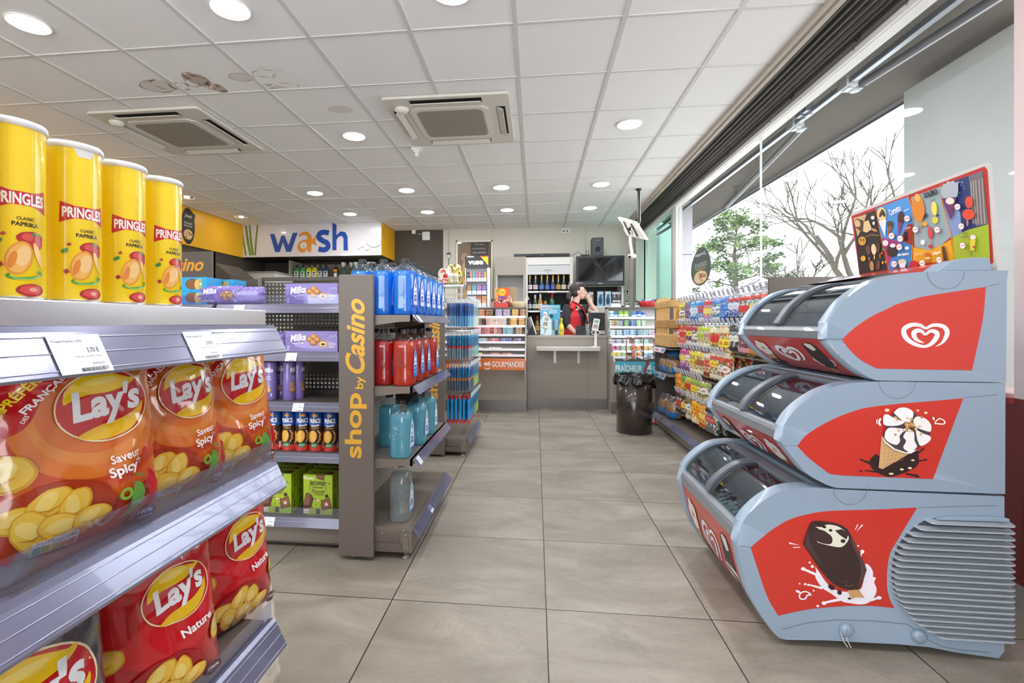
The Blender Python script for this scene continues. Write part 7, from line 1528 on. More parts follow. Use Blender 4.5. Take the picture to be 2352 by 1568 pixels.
def heart(f, sc=1., w=.0035, col='#f1f5fa'):
    P = [(732,1056,3),(800,1020,24),(848,955,48),(864,890,54),(830,838,50),(760,815,44),(690,820,38),(622,850,30),(560,818,40),(470,811,50),(390,848,54),(375,900,58),(410,970,56),(500,1030,44),(610,1056,34),(690,1020,46),(742,955,56),(748,908,56),(710,882,46),(665,886,36),(617,920,28),(575,884,40),(520,878,54),(487,912,58),(510,970,44),(560,1000,24),(607,1018,3)]
    s = spline([(a, b, c) for a, b, c in P], 5); q = [f(a, b) for a, b, c in s]; k = abs(f(660, 900)[0]-f(620, 900)[0])/40
    return stroke(q, [max(.2, c)*k*sc for a, b, c in s], col)
def unit(label, arc, nose, under, back, poly, art_side, art_front, top_flat, kick_=False):
    arc = spline(arc, 5); under = spline(under, 4); x_b = back[0][0]; t = thing('ice_cream_freezer', label, 'freezer', (1.1, 2.13, back[-1][1] if not kick_ else 0))
    outline = nose[:1]+arc+top_flat+back+list(reversed(under))
    for y0, y1 in ((FY0, FY0+.058), (FY1-.058, FY1)): sfr = ob('side_frame', G(shell).prism(outline, y0, y1, axis='y'), t, world=True, bevel=.020, bseg=4, bang=50); sfr.data.polygons.foreach_set('use_smooth', [True]*len(sfr.data.polygons)); wn_ = sfr.modifiers.new('normals', 'WEIGHTED_NORMAL'); wn_.weight = 80
    # front skin below the nose, nose bar, glass arcs
    fr = [nose[0]]+list(reversed(under)); fr = [nose[0]]+[p for p in under]
    g = G(fr_red); strip(g, [(a+.008, b) for a, b in under], -.010, FY0+.056, FY1-.056)
    ln = [0]; 
    for i in range(len(under)-1): ln.append(ln[-1]+hypot(under[i+1][0]-under[i][0], under[i+1][1]-under[i][1]))
    def fs(y, s, o=0):
        s = max(0, min(ln[-1], s)); i = max(k for k in range(len(ln)-1) if ln[k] <= s); q = (s-ln[i])/(ln[i+1]-ln[i]); a, b = under[i], under[i+1]
        dx, dz = b[0]-a[0], b[1]-a[1]; l = hypot(dx, dz); return (a[0]+dx*q+.008+(dz/l)*(o+.0008)*1., y, b[1]*q+a[1]*(1-q)-(dx/l)*(o+.0008))
    decal(g, fs, art_front(ln[-1]), cell=.03, off=.0006, step=.0002); ob('front_panel', g, t, world=True, clean=False)
    n0, n1 = nose
    g = G(shell_d).prism([(n0[0]+.004, n0[1]), (n1[0]+.002, n1[1]-.012), (n1[0]+.008, n1[1]), (n1[0]+.035, n1[1]+.014), (n1[0]+.045, n1[1]-.01), (n0[0]+.03, n0[1]-.004)], FY0+.054, FY1-.054, axis='y')
    ob('front_rail', g, t, world=True, bevel=.003); 
    gl = [p for p in arc if p[0] <= top_flat[0][0]+.02]
    gi = offs(gl, .012)
    ob('curved_glass', strip(G(glassF), gi, .004, FY0+.056, FY1-.056), t, world=True, clean=False)
    ym = (FY0+FY1)/2-.02
    g = G(M('#5d636b', .35)); strip(g, offs(gl, .000), .024, ym, ym+.040); ob('glass_divider', g, t, world=True)
    for d_, y0_, y1_ in ((.02, ym-.022, ym), (.010, FY0+.056, FY0+.072), (.010, FY1-.075, FY1-.056)): ob('glass_seal', strip(G(dkg), offs(gl, .010), d_, y0_, y1_), t, world=True)
    g = G(M('#6d737a', .35)).box(gl[-1][0]-.02, gl[-1][0]+.03, FY0+.054, FY1-.054, gl[-1][1]-.035, gl[-1][1]-.004); ob('rear_bar', g, t, world=True)
    # white inner tub
    zi = n1[1]-.03; g = G(M('#b9bcc8', .4)); xi0 = n0[0]+.045; xi1 = gl[-1][0]+.02
    g.box(xi0+.02, xi1, FY0+.06, FY1-.06, zi-.02, zi-.015).box(xi1, xi1+.006, FY0+.06, FY1-.06, zi-.02, gl[-1][1]-.02).box(xi0+.01, xi0+.016, FY0+.06, FY1-.06, zi-.02, zi+.01)
    ob('inner_tub', g, t, world=True)
    # shell behind and on top
    tp = top_flat; g = G(shell).box(tp[0][0]-.03, x_b-.004, FY0+.05, FY1-.05, tp[0][1]-.022, tp[0][1]-.004); g.box(x_b-.02, x_b-.004, FY0+.05, FY1-.05, back[-1][1]+.01, back[0][1]-.01)
    ob('rear_shell', g, t, world=True)
    g = G(fr_red); g.add([(a, FY0-.0012, b) for a, b in poly]+[(a, FY0+.002, b) for a, b in poly], [tuple(q) for q in tessellate_polygon([[Vector((a,b,0)) for a, b in poly]])]+[(i, (i+1) % len(poly), len(poly)+(i+1) % len(poly), len(poly)+i) for i in range(len(poly))])
    decal(g, lambda x, y, o=0: (x, FY0-.0012-o, y), art_side, off=.0005, step=.0002); ob('side_graphic', g, t, world=True, clean=False)
    return t
def line(pts, w=.0016, col='#66717c'): return stroke(pts, w, col)
def seams(t, items):
    g = G(); decal(g, sideS, items, off=.0006, step=.0001); ob('seam', g, t, world=True, clean=False)
cocoa = '#30211f'; choc = '#3b2a27'; cream_ = '#f2f0ee'
def front_art(L, ks):
    """printed row along the front skin: cone, spiral heart, chocolate ice; s runs down the panel"""
    it = []; H = L
    def f(y0, w, h):   # picture frame -> (y, s); picture x to the right = towards the camera
        return lambda x, y: (y0-(x-620)/560*w, H*.42+(y-930)/300*h)
    for kind, y0 in ks:
        if kind == 'heart': it.append(heart(f(y0, .20, H*.42), 1.))
        if kind == 'ice':
            s0 = H*.10; it += [El(y0+.0, H*.55, .055, H*.16, '#efeaec', wob=.3, seed=3), Pg([(y0+.045, s0+H*.05), (y0+.02, s0), (y0-.02, s0), (y0-.045, s0+H*.06), (y0-.055, H*.55), (y0-.03, H*.72), (y0+.03, H*.72), (y0+.05, H*.5)], choc), Pg([(y0+.03, s0+H*.03), (y0+.01, s0+H*.01), (y0-.02, s0+H*.03), (y0-.03, s0+H*.14), (y0, s0+H*.18), (y0+.02, s0+H*.10)], '#ece6d8'), Pg([(y0+.01, H*.72), (y0-.01, H*.72), (y0-.01, H*.84), (y0+.01, H*.84)], '#c9a87c')]
        if kind == 'cone':
            s0 = H*.10; it += [El(y0, H*.78, .07, H*.10, cocoa, wob=.3, seed=6), Pg([(y0+.05, H*.45), (y0-.05, H*.45), (y0, H*.86)], '#c8a26c')]
            for a in range(5): it.append(El(y0+.032*cos(a*1.257), H*.33+H*.11*sin(a*1.257), .028, H*.10, cream_))
            it.append(El(y0, H*.33, .015, H*.04, '#c8995a'))
    return it
# top unit
arcT = [(.967,1.087),(.993,1.127),(1.019,1.161),(1.057,1.194),(1.097,1.219),(1.138,1.236),(1.173,1.245),(1.223,1.251)]
undT = [(.966,1.031),(.996,.992),(1.027,.958),(1.065,.925),(1.097,.905),(1.117,.897)]
pT = spline([side(C1, *p) for p in ((1335,1040),(1500,890),(1700,760),(1900,665))]+[side(C2, *p) for p in ((300,580),(500,520),(620,490),(1100,415),(1300,385))], 5)+spline([side(C2, *p) for p in ((1300,385),(1265,760),(1145,1325))], 4)[1:]+spline([side(C2, 75, 1305)]+[side(C1, *p) for p in ((1560,1290),(1420,1160),(1335,1040))], 4)[:-1]
hT = heart(lambda a, b: side(C2, a, b), 1.)
tT = unit('top tier of the grey and red freezer, plain white spiral heart on its side', arcT, [(.966,1.031),(.962,1.071)], undT, [(1.508,1.255),(1.504,1.215),(1.502,.896)], pT, [hT],
     lambda L: front_art(L, (('ice', 1.93), ('heart', 2.13), ('cone', 2.34))), [(1.278,1.256)])
def halfc(cf, x0, x1, y0, depth, n=18):
    return line([side(cf, (x0+x1)/2+(x1-x0)/2*cos(pi+pi*i/n), y0-depth*sin(pi+pi*i/n)) for i in range(n+1)])
seams(tT, [halfc(C2, 642, 1062, 215, 195), line([side(C1, 1100, 1036), side(C1, 1335, 1036)]), line([side(C2, 1300, 383), side(C2, 1455, 350)])])
# middle unit
arcM = [(.828,.738),(.846,.770),(.875,.804),(.917,.838),(.960,.863),(1.016,.883),(1.057,.889)]
undM = [(.823,.683),(.848,.649),(.875,.615),(.905,.580),(.962,.548),(.997,.538)]
pM = spline([side(C3, *p) for p in ((1138,1000),(1250,870),(1500,720),(1740,620))]+[side(C5, *p) for p in ((250,350),(560,312),(890,285),(1262,252))], 5)+[side(C5, *p) for p in ((940,1108),(0,1072))]+spline([side(C3, *p) for p in ((1500,1315),(1400,1240),(1250,1120),(1138,1000))], 4)[:-1]
def s5(pts, k=0): return [side(C5, a, b) for a, b in (spline(pts, k) if k else pts)]
def e5(x, y, rx, ry, col, **k): p = side(C5, x, y); q = 1/4.6125/1135*1.83; return El(p[0], p[1], rx*q, ry*q, col, **k)
cone = [Pg(s5([(270,900),(330,850),(420,870),(600,820),(760,790),(790,900),(760,980),(640,1040),(480,1085),(350,1040),(280,980),(270,900)],4)[:-1], cocoa)]
cone += [Pg(s5(p), cocoa) for p in ([(280,960),(170,905),(170,895),(280,925)], [(340,880),(320,840),(330,836),(360,870)], [(760,830),(840,785),(845,795),(770,850)], [(780,910),(865,895),(865,907),(780,930)], [(640,1040),(770,1060),(775,1085),(650,1060)], [(350,1040),(210,1020),(210,1010),(340,1020)])]
cone += [e5(175,902,14,8,cocoa), e5(830,790,12,8,cocoa), e5(858,902,14,9,cocoa), e5(765,1075,22,14,cocoa,rot=-20), e5(170,1020,14,9,cocoa)]
cone += [Pg(s5([(390,640),(420,700),(520,780),(640,830),(690,832),(400,1000),(358,985)]), '#cfa873')]
cone += [line(s5([(380+i*8,700+i*42),(480+i*24,760+i*22)]), .0012, '#a97f4c') for i in range(7)]+[line(s5([(385+i*36,1000-i*4-60),(400+i*44,770+i*10)]), .0012, '#e2c493') for i in range(5)]
cone += [Pg(s5([(395,650),(430,560),(520,380),(720,390),(880,560),(900,640),(800,750),(690,830),(560,810),(450,740)]), '#4a4046')]
for p in ([(510,400),(560,355),(640,348),(710,385),(718,430),(690,500),(650,520),(560,450),(510,400)], [(400,520),(400,440),(440,418),(520,460),(620,500),(560,535),(440,540),(400,520)], [(720,470),(760,440),(840,460),(900,520),(905,590),(870,600),(760,560),(720,520),(720,470)], [(740,575),(820,620),(895,650),(890,700),(800,752),(760,690),(740,575)], [(660,570),(720,600),(730,700),(755,760),(680,815),(610,770),(640,700),(610,650),(660,570)], [(420,600),(460,560),(560,565),(640,580),(600,610),(570,650),(575,700),(540,740),(470,720),(415,670),(420,600)]):
    cone.append(Pg(s5(p, 4)[:-1], cream_))
cone += [Pg(s5([(395,650),(420,700),(520,780),(640,820),(750,790),(745,800),(690,832),(620,828),(510,790),(410,715)]), cream_)]
rr = random.Random(4)
for i in range(34): a = rr.uniform(0, 6.28); d = abs(rr.gauss(0, 90)); cone.append(e5(665+d*cos(a)*1.1, 540+d*sin(a)*.8, rr.uniform(9, 20), rr.uniform(7, 14), rr.choice(['#c8995a','#dcb478','#b5824a']), rot=rr.uniform(0, 180), n=7))
cone += [e5(*p, '#e8d3a4', n=8) for p in ((422,370,22,16),(745,373,14,8),(828,398,16,12),(465,1038,22,10),(575,992,18,10),(660,978,18,11),(690,895,16,9))]
cone += [stroke(s5([(352,455),(335,495),(350,532)], 4), .006, cream_), stroke(s5([(320,465),(308,490),(318,515)], 4), .003, cream_), stroke(s5([(920,500),(960,460),(1005,470),(1025,500),(1000,515),(915,508)], 4), .0035, cream_), e5(906,458,8,16,cream_,rot=20)]
tM = unit('middle tier of the grey and red freezer, with a nut-topped cone pictured on its side', arcM, [(.823,.683),(.822,.727)], undM, [(1.500,.893),(1.499,.537)], pM, cone,
     lambda L: front_art(L, (('cone', 1.93), ('heart', 2.13), ('ice', 2.34))), [(1.115,.893)])
seams(tM, [halfc(C5, 368, 757, 66, 190), line([side(C3, 915, 998), side(C3, 1135, 998)]), line([side(C5, 1275, 247), side(C5, 1628, 212)])])
# bottom unit
arcB = [(.695,.405),(.719,.442),(.762,.484),(.805,.513),(.848,.529),(.905,.536)]
undB = [(.680,.334),(.687,.300),(.698,.249),(.718,.174),(.748,.113),(.789,.052),(.816,.026)]
pB = spline([side(C6, *p) for p in ((95,445),(270,300),(430,205),(600,155),(790,128),(1200,115),(1545,98))], 4)+spline([side(C6, *p) for p in ((1545,98),(1370,390),(1310,500),(1285,650),(1285,800),(1310,900),(1350,975))], 4)[1:]+spline([side(C6, *p) for p in ((1350,975),(1150,955),(900,958),(600,985),(335,1040))], 4)[1:]+spline([side(C6, *p) for p in ((335,1040),(250,900),(170,680),(95,445))], 3)[1:-1]
def s6(pts, k=0): return [side(C6, a, b) for a, b in (spline(pts, k) if k else pts)]
def e6(x, y, rx, ry, col, **k): p = side(C6, x, y); q = 1/3.7935/1135*1.86; return El(p[0], p[1], rx*q, ry*q, col, **k)
milk = '#efe9f1'
ice = [Pg(s6([(655,610),(690,660),(780,780),(900,830),(1060,800),(1085,600),(1130,605),(1160,660),(1160,700),(1185,710),(1170,750),(1190,800),(1180,860),(1130,920),(1060,942),(960,930),(890,915),(800,850),(720,800),(670,730),(655,690),(665,660),(655,610)],3)[:-1], milk)]
ice += [Pg(s6(p), milk) for p in ([(690,680),(560,625),(545,640),(680,700)], [(720,790),(590,760),(590,772),(715,810)], [(880,880),(740,915),(730,935),(900,905)], [(1120,900),(1210,870),(1218,888),(1140,915)], [(1045,520),(1052,480),(1065,482),(1058,525)])]
ice += [e6(*p, milk) for p in ((550,630,17,14),(605,575,8,8),(628,608,12,12),(566,762,10,9),(730,927,18,14),(675,952,10,9),(1208,880,18,14),(1062,478,14,15),(1025,427,7,7),(590,768,8,8),(515,756,6,6),(638,817,7,7))]
ice += [Pg(s6([(930,815),(1030,805),(1080,880),(1010,872),(970,890)]), '#c79a6a'), Pg(s6([(545,410),(600,250),(650,212),(800,225),(900,260),(960,330),(1085,600),(1090,660),(1040,790),(990,808),(900,800),(800,750),(700,640),(620,520),(545,410)],6)[:-1], choc)]
ice += [Pg(s6([(1020,785),(1060,730),(1086,655),(1075,585),(1025,470),(965,345),(975,420),(1030,540),(1050,640),(1020,785)],4)[:-1], '#5a4038'), Pg(s6([(560,420),(575,340),(598,290),(600,360),(640,470),(720,600),(640,520),(560,420)],4)[:-1], '#4d3934')]
ice += [Pg(s6([(650,258),(700,262),(760,240),(850,258),(920,310),(940,370),(880,435),(780,425),(670,395),(690,380),(760,405),(800,385),(780,330),(700,290),(650,258)],3)[:-1], '#e6e3cf'), Pg(s6([(640,212),(720,240),(750,262),(730,275),(680,250),(650,240)]), '#31231f'), Pg(s6([(600,300),(650,280),(740,300),(795,370),(780,410),(700,400),(620,360)],3), '#3f2d29'), Pg(s6([(820,290),(880,280),(940,320),(920,370),(860,330)]), '#3f2d29')]
ice += [e6(782,290,14,11,cocoa,n=7), e6(890,383,20,16,cocoa,n=5), e6(790,785,30,20,cocoa,n=5,rot=-30), e6(860,830,18,20,cocoa,n=5), e6(945,882,14,9,cocoa,n=5), stroke(s6([(905,762),(935,775),(975,765)],4), .003, '#6e544a'), stroke(s6([(885,730),(905,745),(915,728),(935,748)]), .0016, '#6e544a')]
ice += [Pg(s6(p), milk) for p in ([(418,392),(512,418),(420,406)], [(452,432),(514,432),(514,438),(455,440)], [(1012,235),(990,282),(996,284),(1020,238)], [(1048,238),(1064,240),(1002,300)])]
ice += [stroke(s6([(610,845),(570,820),(530,825),(508,850),(518,882),(560,880),(575,852),(612,848)],4), .0045, milk), e6(495,818,18,10,milk,rot=-25)]
tB = unit('bottom tier of the grey and red freezer, with chocolate ice pictured and ribbed side grille', arcB, [(.680,.334),(.683,.381)], undB,
     [(1.497,.529),(1.497,.032),(1.481,.008),(1.415,.013),(1.347,.019),(1.278,.029),(1.183,.032),(1.065,.030),(.957,.029),(.837,.022)], pB, ice,
     lambda L: front_art(L, (('ice', 1.93), ('heart', 2.12), ('cone', 2.33))), [(.997,.533)], kick_=True)
seams(tB, [halfc(C5, -120, 245, 1190, 190), line([side(C6, 0, 434), side(C6, 95, 443)]), line([side(C6, 1560, 98), side(C6, 2235, 80)]), line([side(C6, *p) for p in ((370,1160),(600,1100),(850,1078),(1150,1085),(1460,1115),(1520,1160),(1620,1240),(1760,1310),(1960,1345),(2190,1362))], .002)])
fl = [(1.264,.442),(1.232,.420),(1.210,.399),(1.195,.379),(1.181,.359),(1.173,.339),(1.166,.319),(1.162,.299),(1.160,.279),(1.159,.260),(1.160,.240),(1.162,.222),(1.167,.204),(1.174,.185),(1.184,.166),(1.196,.149),(1.211,.130),(1.229,.113),(1.254,.094),(1.288,.076)]
g = G(M('#3f474f', .5)); pts = [(1.30,.452)]+[(a+.004, b+.004) for a, b in fl]+[(1.30,.066),(1.494,.060),(1.494,.452)]; g.prism([(a, b) for a, b in pts], FY0-.004, FY0+.001, axis='y'); ob('grille_recess', g, tB, world=True)
fin = M('#aab3bb', .35, coat=.2)
for i, (x, z) in enumerate(fl):
    x1 = 1.512; y0 = FY0-.030; g = G(fin); a = [(x-.006, FY0), (x, y0+.006), (x+.012, y0), (x1-.012, y0), (x1-.003, y0+.006), (x1, y0+.016), (x1, FY0)]
    n = len(a); g.add([(p, q, z+(.005 if q > FY0-.001 else .001)+.0022) for p, q in a]+[(p, q, z+(.005 if q > FY0-.001 else .001)-.0022) for p, q in a], [tuple(range(n)), tuple(range(2*n-1, n-1, -1))]+[(k, (k+1) % n, n+(k+1) % n, n+k) for k in range(n)]); ob('grille_slat', g, tB, world=True)
ob('grille_cap', G(shell).prism([(1.29,.450),(1.33,.462),(1.46,.466),(1.50,.463),(1.50,.452)], FY0-.016, FY0, axis='y'), tB, world=True, bevel=.003)
for px_, py in ((C6(915, 1150)), (C6(1545, 1205))):
    p = atY(px_, py, FY0); g = G(shell).lathe([(.021, -.002), (.021, -.012), (.014, -.018), (0, -.018)], (p.x, FY0, p.z), 24, axis='y').use(M('#7b868f', .4))
    for a in (-.005, .005):
        for b in (-.005, .005): g.lathe([(.002, -.0184), (.0, -.0186)], (p.x+a, FY0, p.z+b), 8, axis='y')
    ob('plug_button', g, tB, world=True)
p = atY(*C6(905, 1200), FY0-.01); ob('cable_tie', G(M('#c9ced2', .4)).tube([p+Vector((-.012, 0, .01)), p+Vector((-.006, -.008, -.018)), p+Vector((.004, -.012, -.034))], .0016, 6).tube([p+Vector((.003, 0, .0)), p+Vector((.008, -.008, -.02)), p+Vector((.014, -.012, -.036))], .0016, 6), tB, world=True)
for y in (1.84, 2.42):
    for x in (.88, 1.42): ob('castor', G(M('#26282b', .5)).lathe([(.018, -.012), (.018, .012)], (x, y, .0185), 14, axis='y').box(x-.01, x+.01, y-.015, y+.015, .018, .04), tB, world=True)
p = atY(2299, 835, 1.78); ob('red_handle', G(M('#b8322c', .35)).rbox(1.503, 1.522, 1.80, 1.84, .905, .978, r=.008, axis='y').use(M('#e8e8e8', .4)).box(1.5215, 1.5225, 1.80, 1.84, .936, .946), tT, world=True)
# packs seen through the lower lids
for k in range(16):
    y = FY0+.10+.035*(k % 16); c = ('#d8b8a0', '#e8e6ea', '#8a3a30', '#c8a070', '#5a3a34', '#d0d4dc')[k % 6]
    o = ob('ice_cream_pack', G(BUSY((c, '#e8e4e0', '#4a3230'), 50, .3, seed=k)).rbox(-.055, .055, -.014, .014, 0, .03, r=.012, axis='y').xf(Matrix.Rotation(radians(-20), 4, 'Y')), None, 'wrapped ice lolly lying behind the curved glass of the bottom freezer tier', 'ice cream', 'wrapped ices in the bottom tier', loc=(.80, y, .325))
# ------------------------------------------------------------------ menu board on top
BXt, BXb = 1.478, 1.506; ZB0, ZB1 = 1.262, 1.612
def bpt(px_, py):
    x = 1.49
    for _ in range(3): p = atX(px_, py, x); x = BXb+(BXt-BXb)*(p.z-ZB0)/(ZB1-ZB0)
    return (p.y, p.z)
def bx_(z): return BXb+(BXt-BXb)*(z-ZB0)/(ZB1-ZB0)
CB = cr_(0, 5.2269, 1920, 360)
def b4(x, y): return bpt(*CB(x, y))
t = thing('menu_board', 'ice cream price board standing upright on top of the freezer', 'sign', (1.49, 2.15, 1.256))
corn = [b4(*p) for p in ((180,695),(210,665),(1790,72),(1830,95),(1945,1370),(285,1420))]
g = G(M('#c8c4c0', .4)); n = len(corn); g.add([(bx_(z)-.001, y, z) for y, z in corn]+[(bx_(z)+.010, y, z) for y, z in corn], [tuple(range(n)), tuple(range(2*n-1, n-1, -1))]+[(k, (k+1) % n, n+(k+1) % n, n+k) for k in range(n)]); ob('board', g, t, world=True)
bs = lambda y, z, o=0: (bx_(z)-.001-o, y, z)
Pb = lambda pts, c, k=0: Pg([b4(*p) for p in (spline(pts, k)[:-1] if k else pts)], c)
def Eb(x, y, rx, ry, c, **k): a = b4(x, y); u = abs(b4(x+10, y)[0]-a[0])/10; v = abs(b4(x, y+10)[1]-a[1])/10; return Pg([b4(x+rx*cos(q)*cos(radians(k.get('rot', 0)))-ry*sin(q)*sin(radians(k.get('rot', 0))), y+rx*cos(q)*sin(radians(k.get('rot', 0)))+ry*sin(q)*cos(radians(k.get('rot', 0)))) for q in [2*pi*i/k.get('n', 20) for i in range(k.get('n', 20))]], c)
def Tb(s, x, y, w, h, c, rot=-17, **k):
    vs, fs = text2d(s, k.get('fat', .02), k.get('shear', 0), 2); cc, ss = cos(radians(rot)), sin(radians(rot))
    return ([b4(x+a*w*cc+b*h*ss*1, y+a*w*ss-b*h*cc) for a, b in vs], fs, c)
it = [Pb([(190,712),(1790,115),(1825,160),(1898,1265),(1870,1285),(1400,1290),(285,1420)], '#b5281f')]
it += [Pb([(215,735),(480,640),(540,960),(625,1360),(290,1410)], '#2e2320'), Pb([(215,735),(372,688),(330,830),(265,960)], '#c9a878'), Pb([(490,615),(870,480),(940,700),(935,880),(900,1060),(550,975)], '#4c92d4'),
       Pb([(545,965),(770,1020),(780,1300),(640,1330),(600,1150)], '#a8387a'), Pb([(770,1020),(920,1055),(925,1300),(640,1360),(640,1290)], '#3f86c8'), Pb([(905,490),(1265,355),(1320,700),(1390,960),(1270,1060),(1120,1120),(950,1080),(940,700)], '#93a9ad'),
       Pb([(935,1085),(1120,1120),(1270,1062),(1390,990),(1425,1240),(930,1300)], '#dba51c'), Pb([(1285,340),(1770,168),(1838,805),(1600,880),(1410,965),(1300,600)], '#27376f'), Pb([(1600,230),(1770,168),(1838,805),(1690,830)], '#6f6a70'), Pb([(1285,500),(1320,690),(1410,965),(1520,910),(1500,660),(1400,560)], '#7d98c4'),
       Pb([(1410,965),(1600,875),(1843,808),(1862,1240),(1430,1250)], '#9fb52a')]
for x in (1620, 1650, 1680, 1720, 1760): it.append(Pb([(x, 300-(x-1620)*.3), (x+14, 296-(x-1620)*.3), (x+50, 800), (x+32, 804)], '#a39a8a'))
it += [stroke([b4(*p) for p in spline([(485,600),(520,800),(560,1000),(620,1200),(640,1370)], 4)], .003, '#c9862f'), stroke([b4(*p) for p in spline([(870,470),(930,640),(935,900),(920,1250)], 4)], .004, '#d88a2f'), stroke([b4(*p) for p in spline([(1272,330),(1290,560),(1370,850),(1410,1020),(1425,1240)], 4)], .004, '#d88a2f')]
it += [Pb([(235,760),(260,740),(340,765),(350,850),(330,910),(250,850)], '#5a3a2a', 0), Eb(268,800,34,45,'#d8b980',rot=-20), Pb([(345,780),(400,760),(430,830),(440,870),(380,910),(335,895)], '#dcc08c'), Eb(470,878,42,16,'#b98a58',rot=20), Eb(325,1010,46,52,'#dba52c'), Tb('M',325,1005,50,50,'#2a201a',0,fat=0), Rg(0,0,0,0,0,'#dba52c')] [:6]
it += [stroke([b4(*p) for p in spline([(360,970),(430,938),(530,945)], 4)], .002, '#d8a84c'), Eb(400,1120,28,60,'#6a4230',rot=-8), Eb(465,1110,30,65,'#e8d3a8',rot=-5), Eb(518,1090,22,62,'#5a3626',rot=3), Eb(442,1310,26,60,'#b98a52',rot=-5), Eb(520,1300,24,58,'#6a3f2c',rot=5), Eb(413,1225,9,28,'#a86f58'), Eb(475,1200,9,34,'#c99a68'), Eb(543,1190,9,28,'#a86f58'), Eb(340,1220,30,34,'#e0a834'), Eb(455,730,22,22,'#e8e4dc'), Eb(467,797,16,22,'#d8d8d8')]
it += [Eb(565,690,56,85,'#e6c98a',rot=-5), Eb(560,680,20,50,'#4a3020',rot=25), Eb(585,675,20,50,'#4a3020',rot=-25), Pb([(525,770),(620,750),(605,960)], '#dfe6f0'), Eb(665,815,36,48,'#5a3a2c'), Pb([(635,840),(700,830),(640,960)], '#8a5a3a'), Eb(795,735,38,80,'#4a2c24',rot=5), Pb([(760,790),(815,790),(765,960)], '#8a3a6a'), Tb('Cornetto',722,640,150,80,'#eef2f8',-27,shear=.3), Tb('Classico',865,635,75,20,'#eef2f8',-27,shear=.3)]
it += [Pb([(880,810),(935,800),(930,1050),(850,1030),(805,960)], '#9a1f22'), Pb([(832,905),(880,895),(892,1000),(848,1015)], '#1c1210'), Tb('Rocher',885,850,60,22,'#f0e8e8',-17,shear=.2)]
it += [Eb(690,1130,62,70,'#3a2622'), Eb(700,1065,34,24,'#f0e8e4'), Eb(612,1035,36,36,'#e8dce4'), Tb('BEN&JERRY\'S',828,1175,135,34,'#f0f0ee',-5,fat=.06), Eb(815,1265,52,38,'#d8cbb0'), Pb([(775,1280),(860,1275),(845,1330),(790,1330)], '#e8e8ee'), Eb(872,1095,26,20,'#f0f0f0')]+[Eb(600+30*cos(a), 1180+90*sin(a*2), 10, 16, c) for a, c in ((1,'#e8a02c'),(2,'#3fa04a'),(3,'#e8502c'),(4,'#e8d02c'))]
it += [Eb(1010,615,76,165,'#d98420',rot=-6), Eb(1000,490,34,48,'#e8b45c',rot=-10), Eb(1045,800,18,46,'#b98a50'), Eb(1090,805,34,28,'#d8a048'), Tb('SOLERO',1160,440,175,66,'#16181a',-20,shear=.2,fat=.05), Tb('EXOTIC',1190,520,70,14,'#2a2c2e',-17), Eb(1205,620,34,85,'#e8dc5c',rot=-4), Eb(1215,760,36,42,'#d8cf3c'), Pb([(1080,700),(1125,672),(1118,720),(1070,745)],'#1f2a22'), Pb([(1225,700),(1270,690),(1250,722)],'#1f2a22'), Eb(1158,910,30,80,'#c8484a',rot=-4), Eb(1163,1030,8,30,'#b98a50'), Eb(1160,1075,26,24,'#c02c34'), Eb(1068,1025,28,32,'#e8ecec')]
it += [Tb('Twister',1015,1165,105,42,'#e8c88a',-8,shear=.3), Eb(1125,1180,32,34,'#c8642a'), Eb(1130,1215,34,14,'#f0d070'), Eb(1135,1250,30,14,'#c8642a'), Tb('Calippo',1235,1155,105,48,'#f4ecd0',-14,shear=.3,fat=.04), Pb([(1295,1080),(1335,1070),(1365,1240),(1325,1250)], '#5a3020'), Eb(965,1285,58,40,'#c01f26')]
it += [Pb([(1290,390),(1320,320),(1345,330),(1370,290),(1405,300),(1440,285),(1470,310),(1500,290),(1500,420),(1480,480),(1400,560),(1320,510),(1290,440)], '#aab3bc'), Pb([(1300,500),(1480,480),(1410,765)], '#6a2f5f'), Eb(1400,530,52,40,'#e8e0cc'), Eb(1630,545,48,72,'#d84a2c'), Eb(1625,690,75,65,'#d84a2c'), Eb(1612,790,12,44,'#b97a5c')]
it += [Tb('PUSH UP',1585,918,50,16,'#3a2a4a',-10), Tb('HARIBO',1582,955,90,24,'#7a5a6a',-10), Pb([(1645,1000),(1712,990),(1695,1120),(1650,1125)], '#d8c83c'), Eb(1680,965,34,30,'#e8d8dc'), Eb(1665,1165,5,40,'#5a7a3a'), Eb(1690,1080,16,14,'#c8403a'), Pb([(1610,1150),(1628,1140),(1622,1165)],'#d8702c')]
for x, y in ((883,740),(697,948),(803,982),(792,1083),(730,1287),(988,873),(1252,875),(1500,600),(1545,833),(1563,1065),(1075,1275),(1280,1235)): it += [Eb(x,y,38,40,'#a83a34'), Eb(x,y,34,36,'#f2f0ee'), Tb('2,00€',x,y,56,20,'#9a2a2a',-12)]
it += [Eb(rr.uniform(1500,1590), rr.uniform(290,480), 5, 5, '#e8ecf4', n=6) for i in range(10)]
g = G(); decal(g, bs, it, off=.0008, step=.00008); ob('print', g, t, world=True, clean=False)
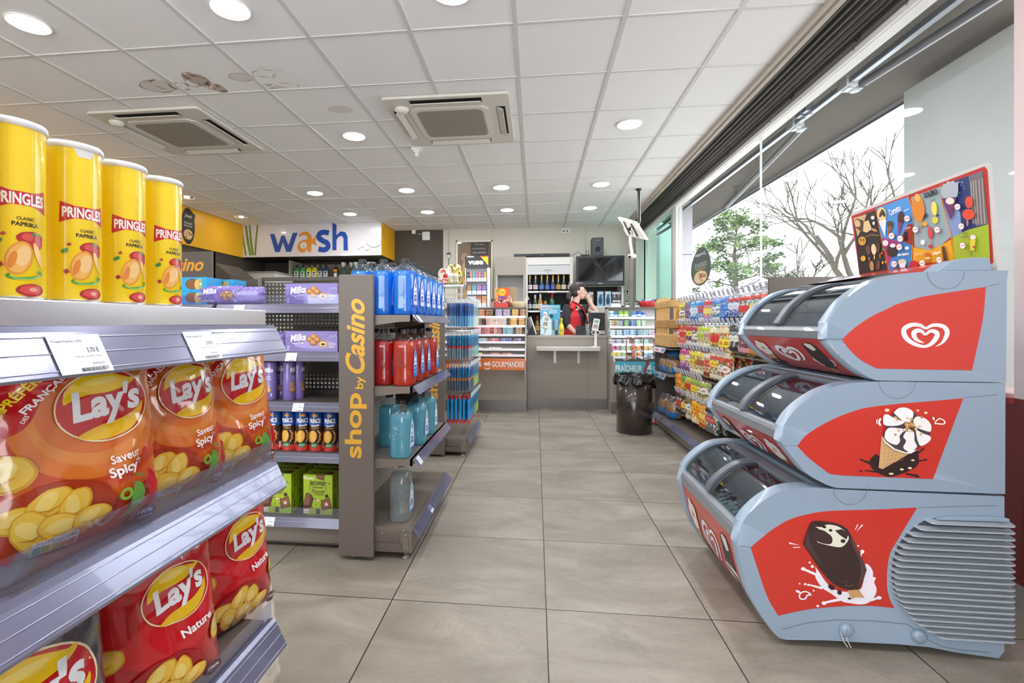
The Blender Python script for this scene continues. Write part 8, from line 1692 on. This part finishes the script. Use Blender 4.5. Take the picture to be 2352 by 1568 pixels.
# base plinth of the board: red strip and grey end wedge
pl = [(BXb-.02, 1.262), (1.20, 1.2575), (1.27, 1.265), (1.36, 1.285), (1.43, 1.300), (BXb-.03, 1.305)]
ob('red_plinth', G(M('#c8402f', .25, coat=.5)).prism(pl, 1.86, 2.46, axis='y'), t, world=True)
w0 = [atY(*C2(a, b), 1.79) for a, b in ((735,205),(800,160),(880,110),(980,75),(1100,58),(1290,55),(1330,68),(1352,205))]
wp = [(p.x, p.z) for p in w0]; wp[0] = (wp[0][0], 1.2565); wp[-1] = (wp[-1][0], 1.2565)
ob('end_wedge', G(shell).prism(wp, 1.785, 1.86, axis='y'), t, world=True, bevel=.012, bseg=3); ob('end_wedge', G(shell).prism(wp, 2.40, 2.47, axis='y'), t, world=True, bevel=.012, bseg=3)
# ------------------------------------------------------------------ pieces that sit on a part go one level deeper
base_of = lambda o: o.name.split('.')[0]
DEEPER = {'keypad': 'casing', 'label': 'bottle_body', 'cable_loop': 'pole', 'louver': 'air_slot', 'bulb': 'reflector', 'glass_seal': 'curved_glass', 'grille_slat': 'grille_recess',
          'seam': 'side_frame', 'plug_button': 'side_frame', 'lapel': 'waistcoat', 'price_tag': 'hook', 'ticket_holder': 'hook', 'printed_band': 'film', 'price_ticket': 'price_rail',
          'price_card': 'price_rail', 'control_strip': 'casing', 'screen': 'casing', 'bass_cone': 'cabinet', 'lettering': ('board', 'panel', 'cabinet'), 'display': 'casing', 'air_slot_': ''}
for root in [o for o in COL.objects if o.parent is None and o.type == 'EMPTY']:
    kids = list(root.children); byname = {}
    for k in kids: byname.setdefault(base_of(k), []).append(k)
    for cn_, pn in DEEPER.items():
        for i, c in enumerate(byname.get(cn_, [])):
            for p_ in ((pn,) if isinstance(pn, str) else pn):
                ps = byname.get(p_, [])
                if not ps: continue
                if cn_ == 'price_ticket':
                    zc_ = sum((c.matrix_basis @ v.co).z for v in c.data.vertices)/len(c.data.vertices)
                    par = min(ps, key=lambda q: abs(sum(v.co.z for v in q.data.vertices)/len(q.data.vertices)-zc_))
                else: par = ps[i % len(ps)] if len(ps) > 1 and cn_ not in ('seam', 'plug_button', 'keypad') else ps[0]
                if par is not c: c.parent = par
                break
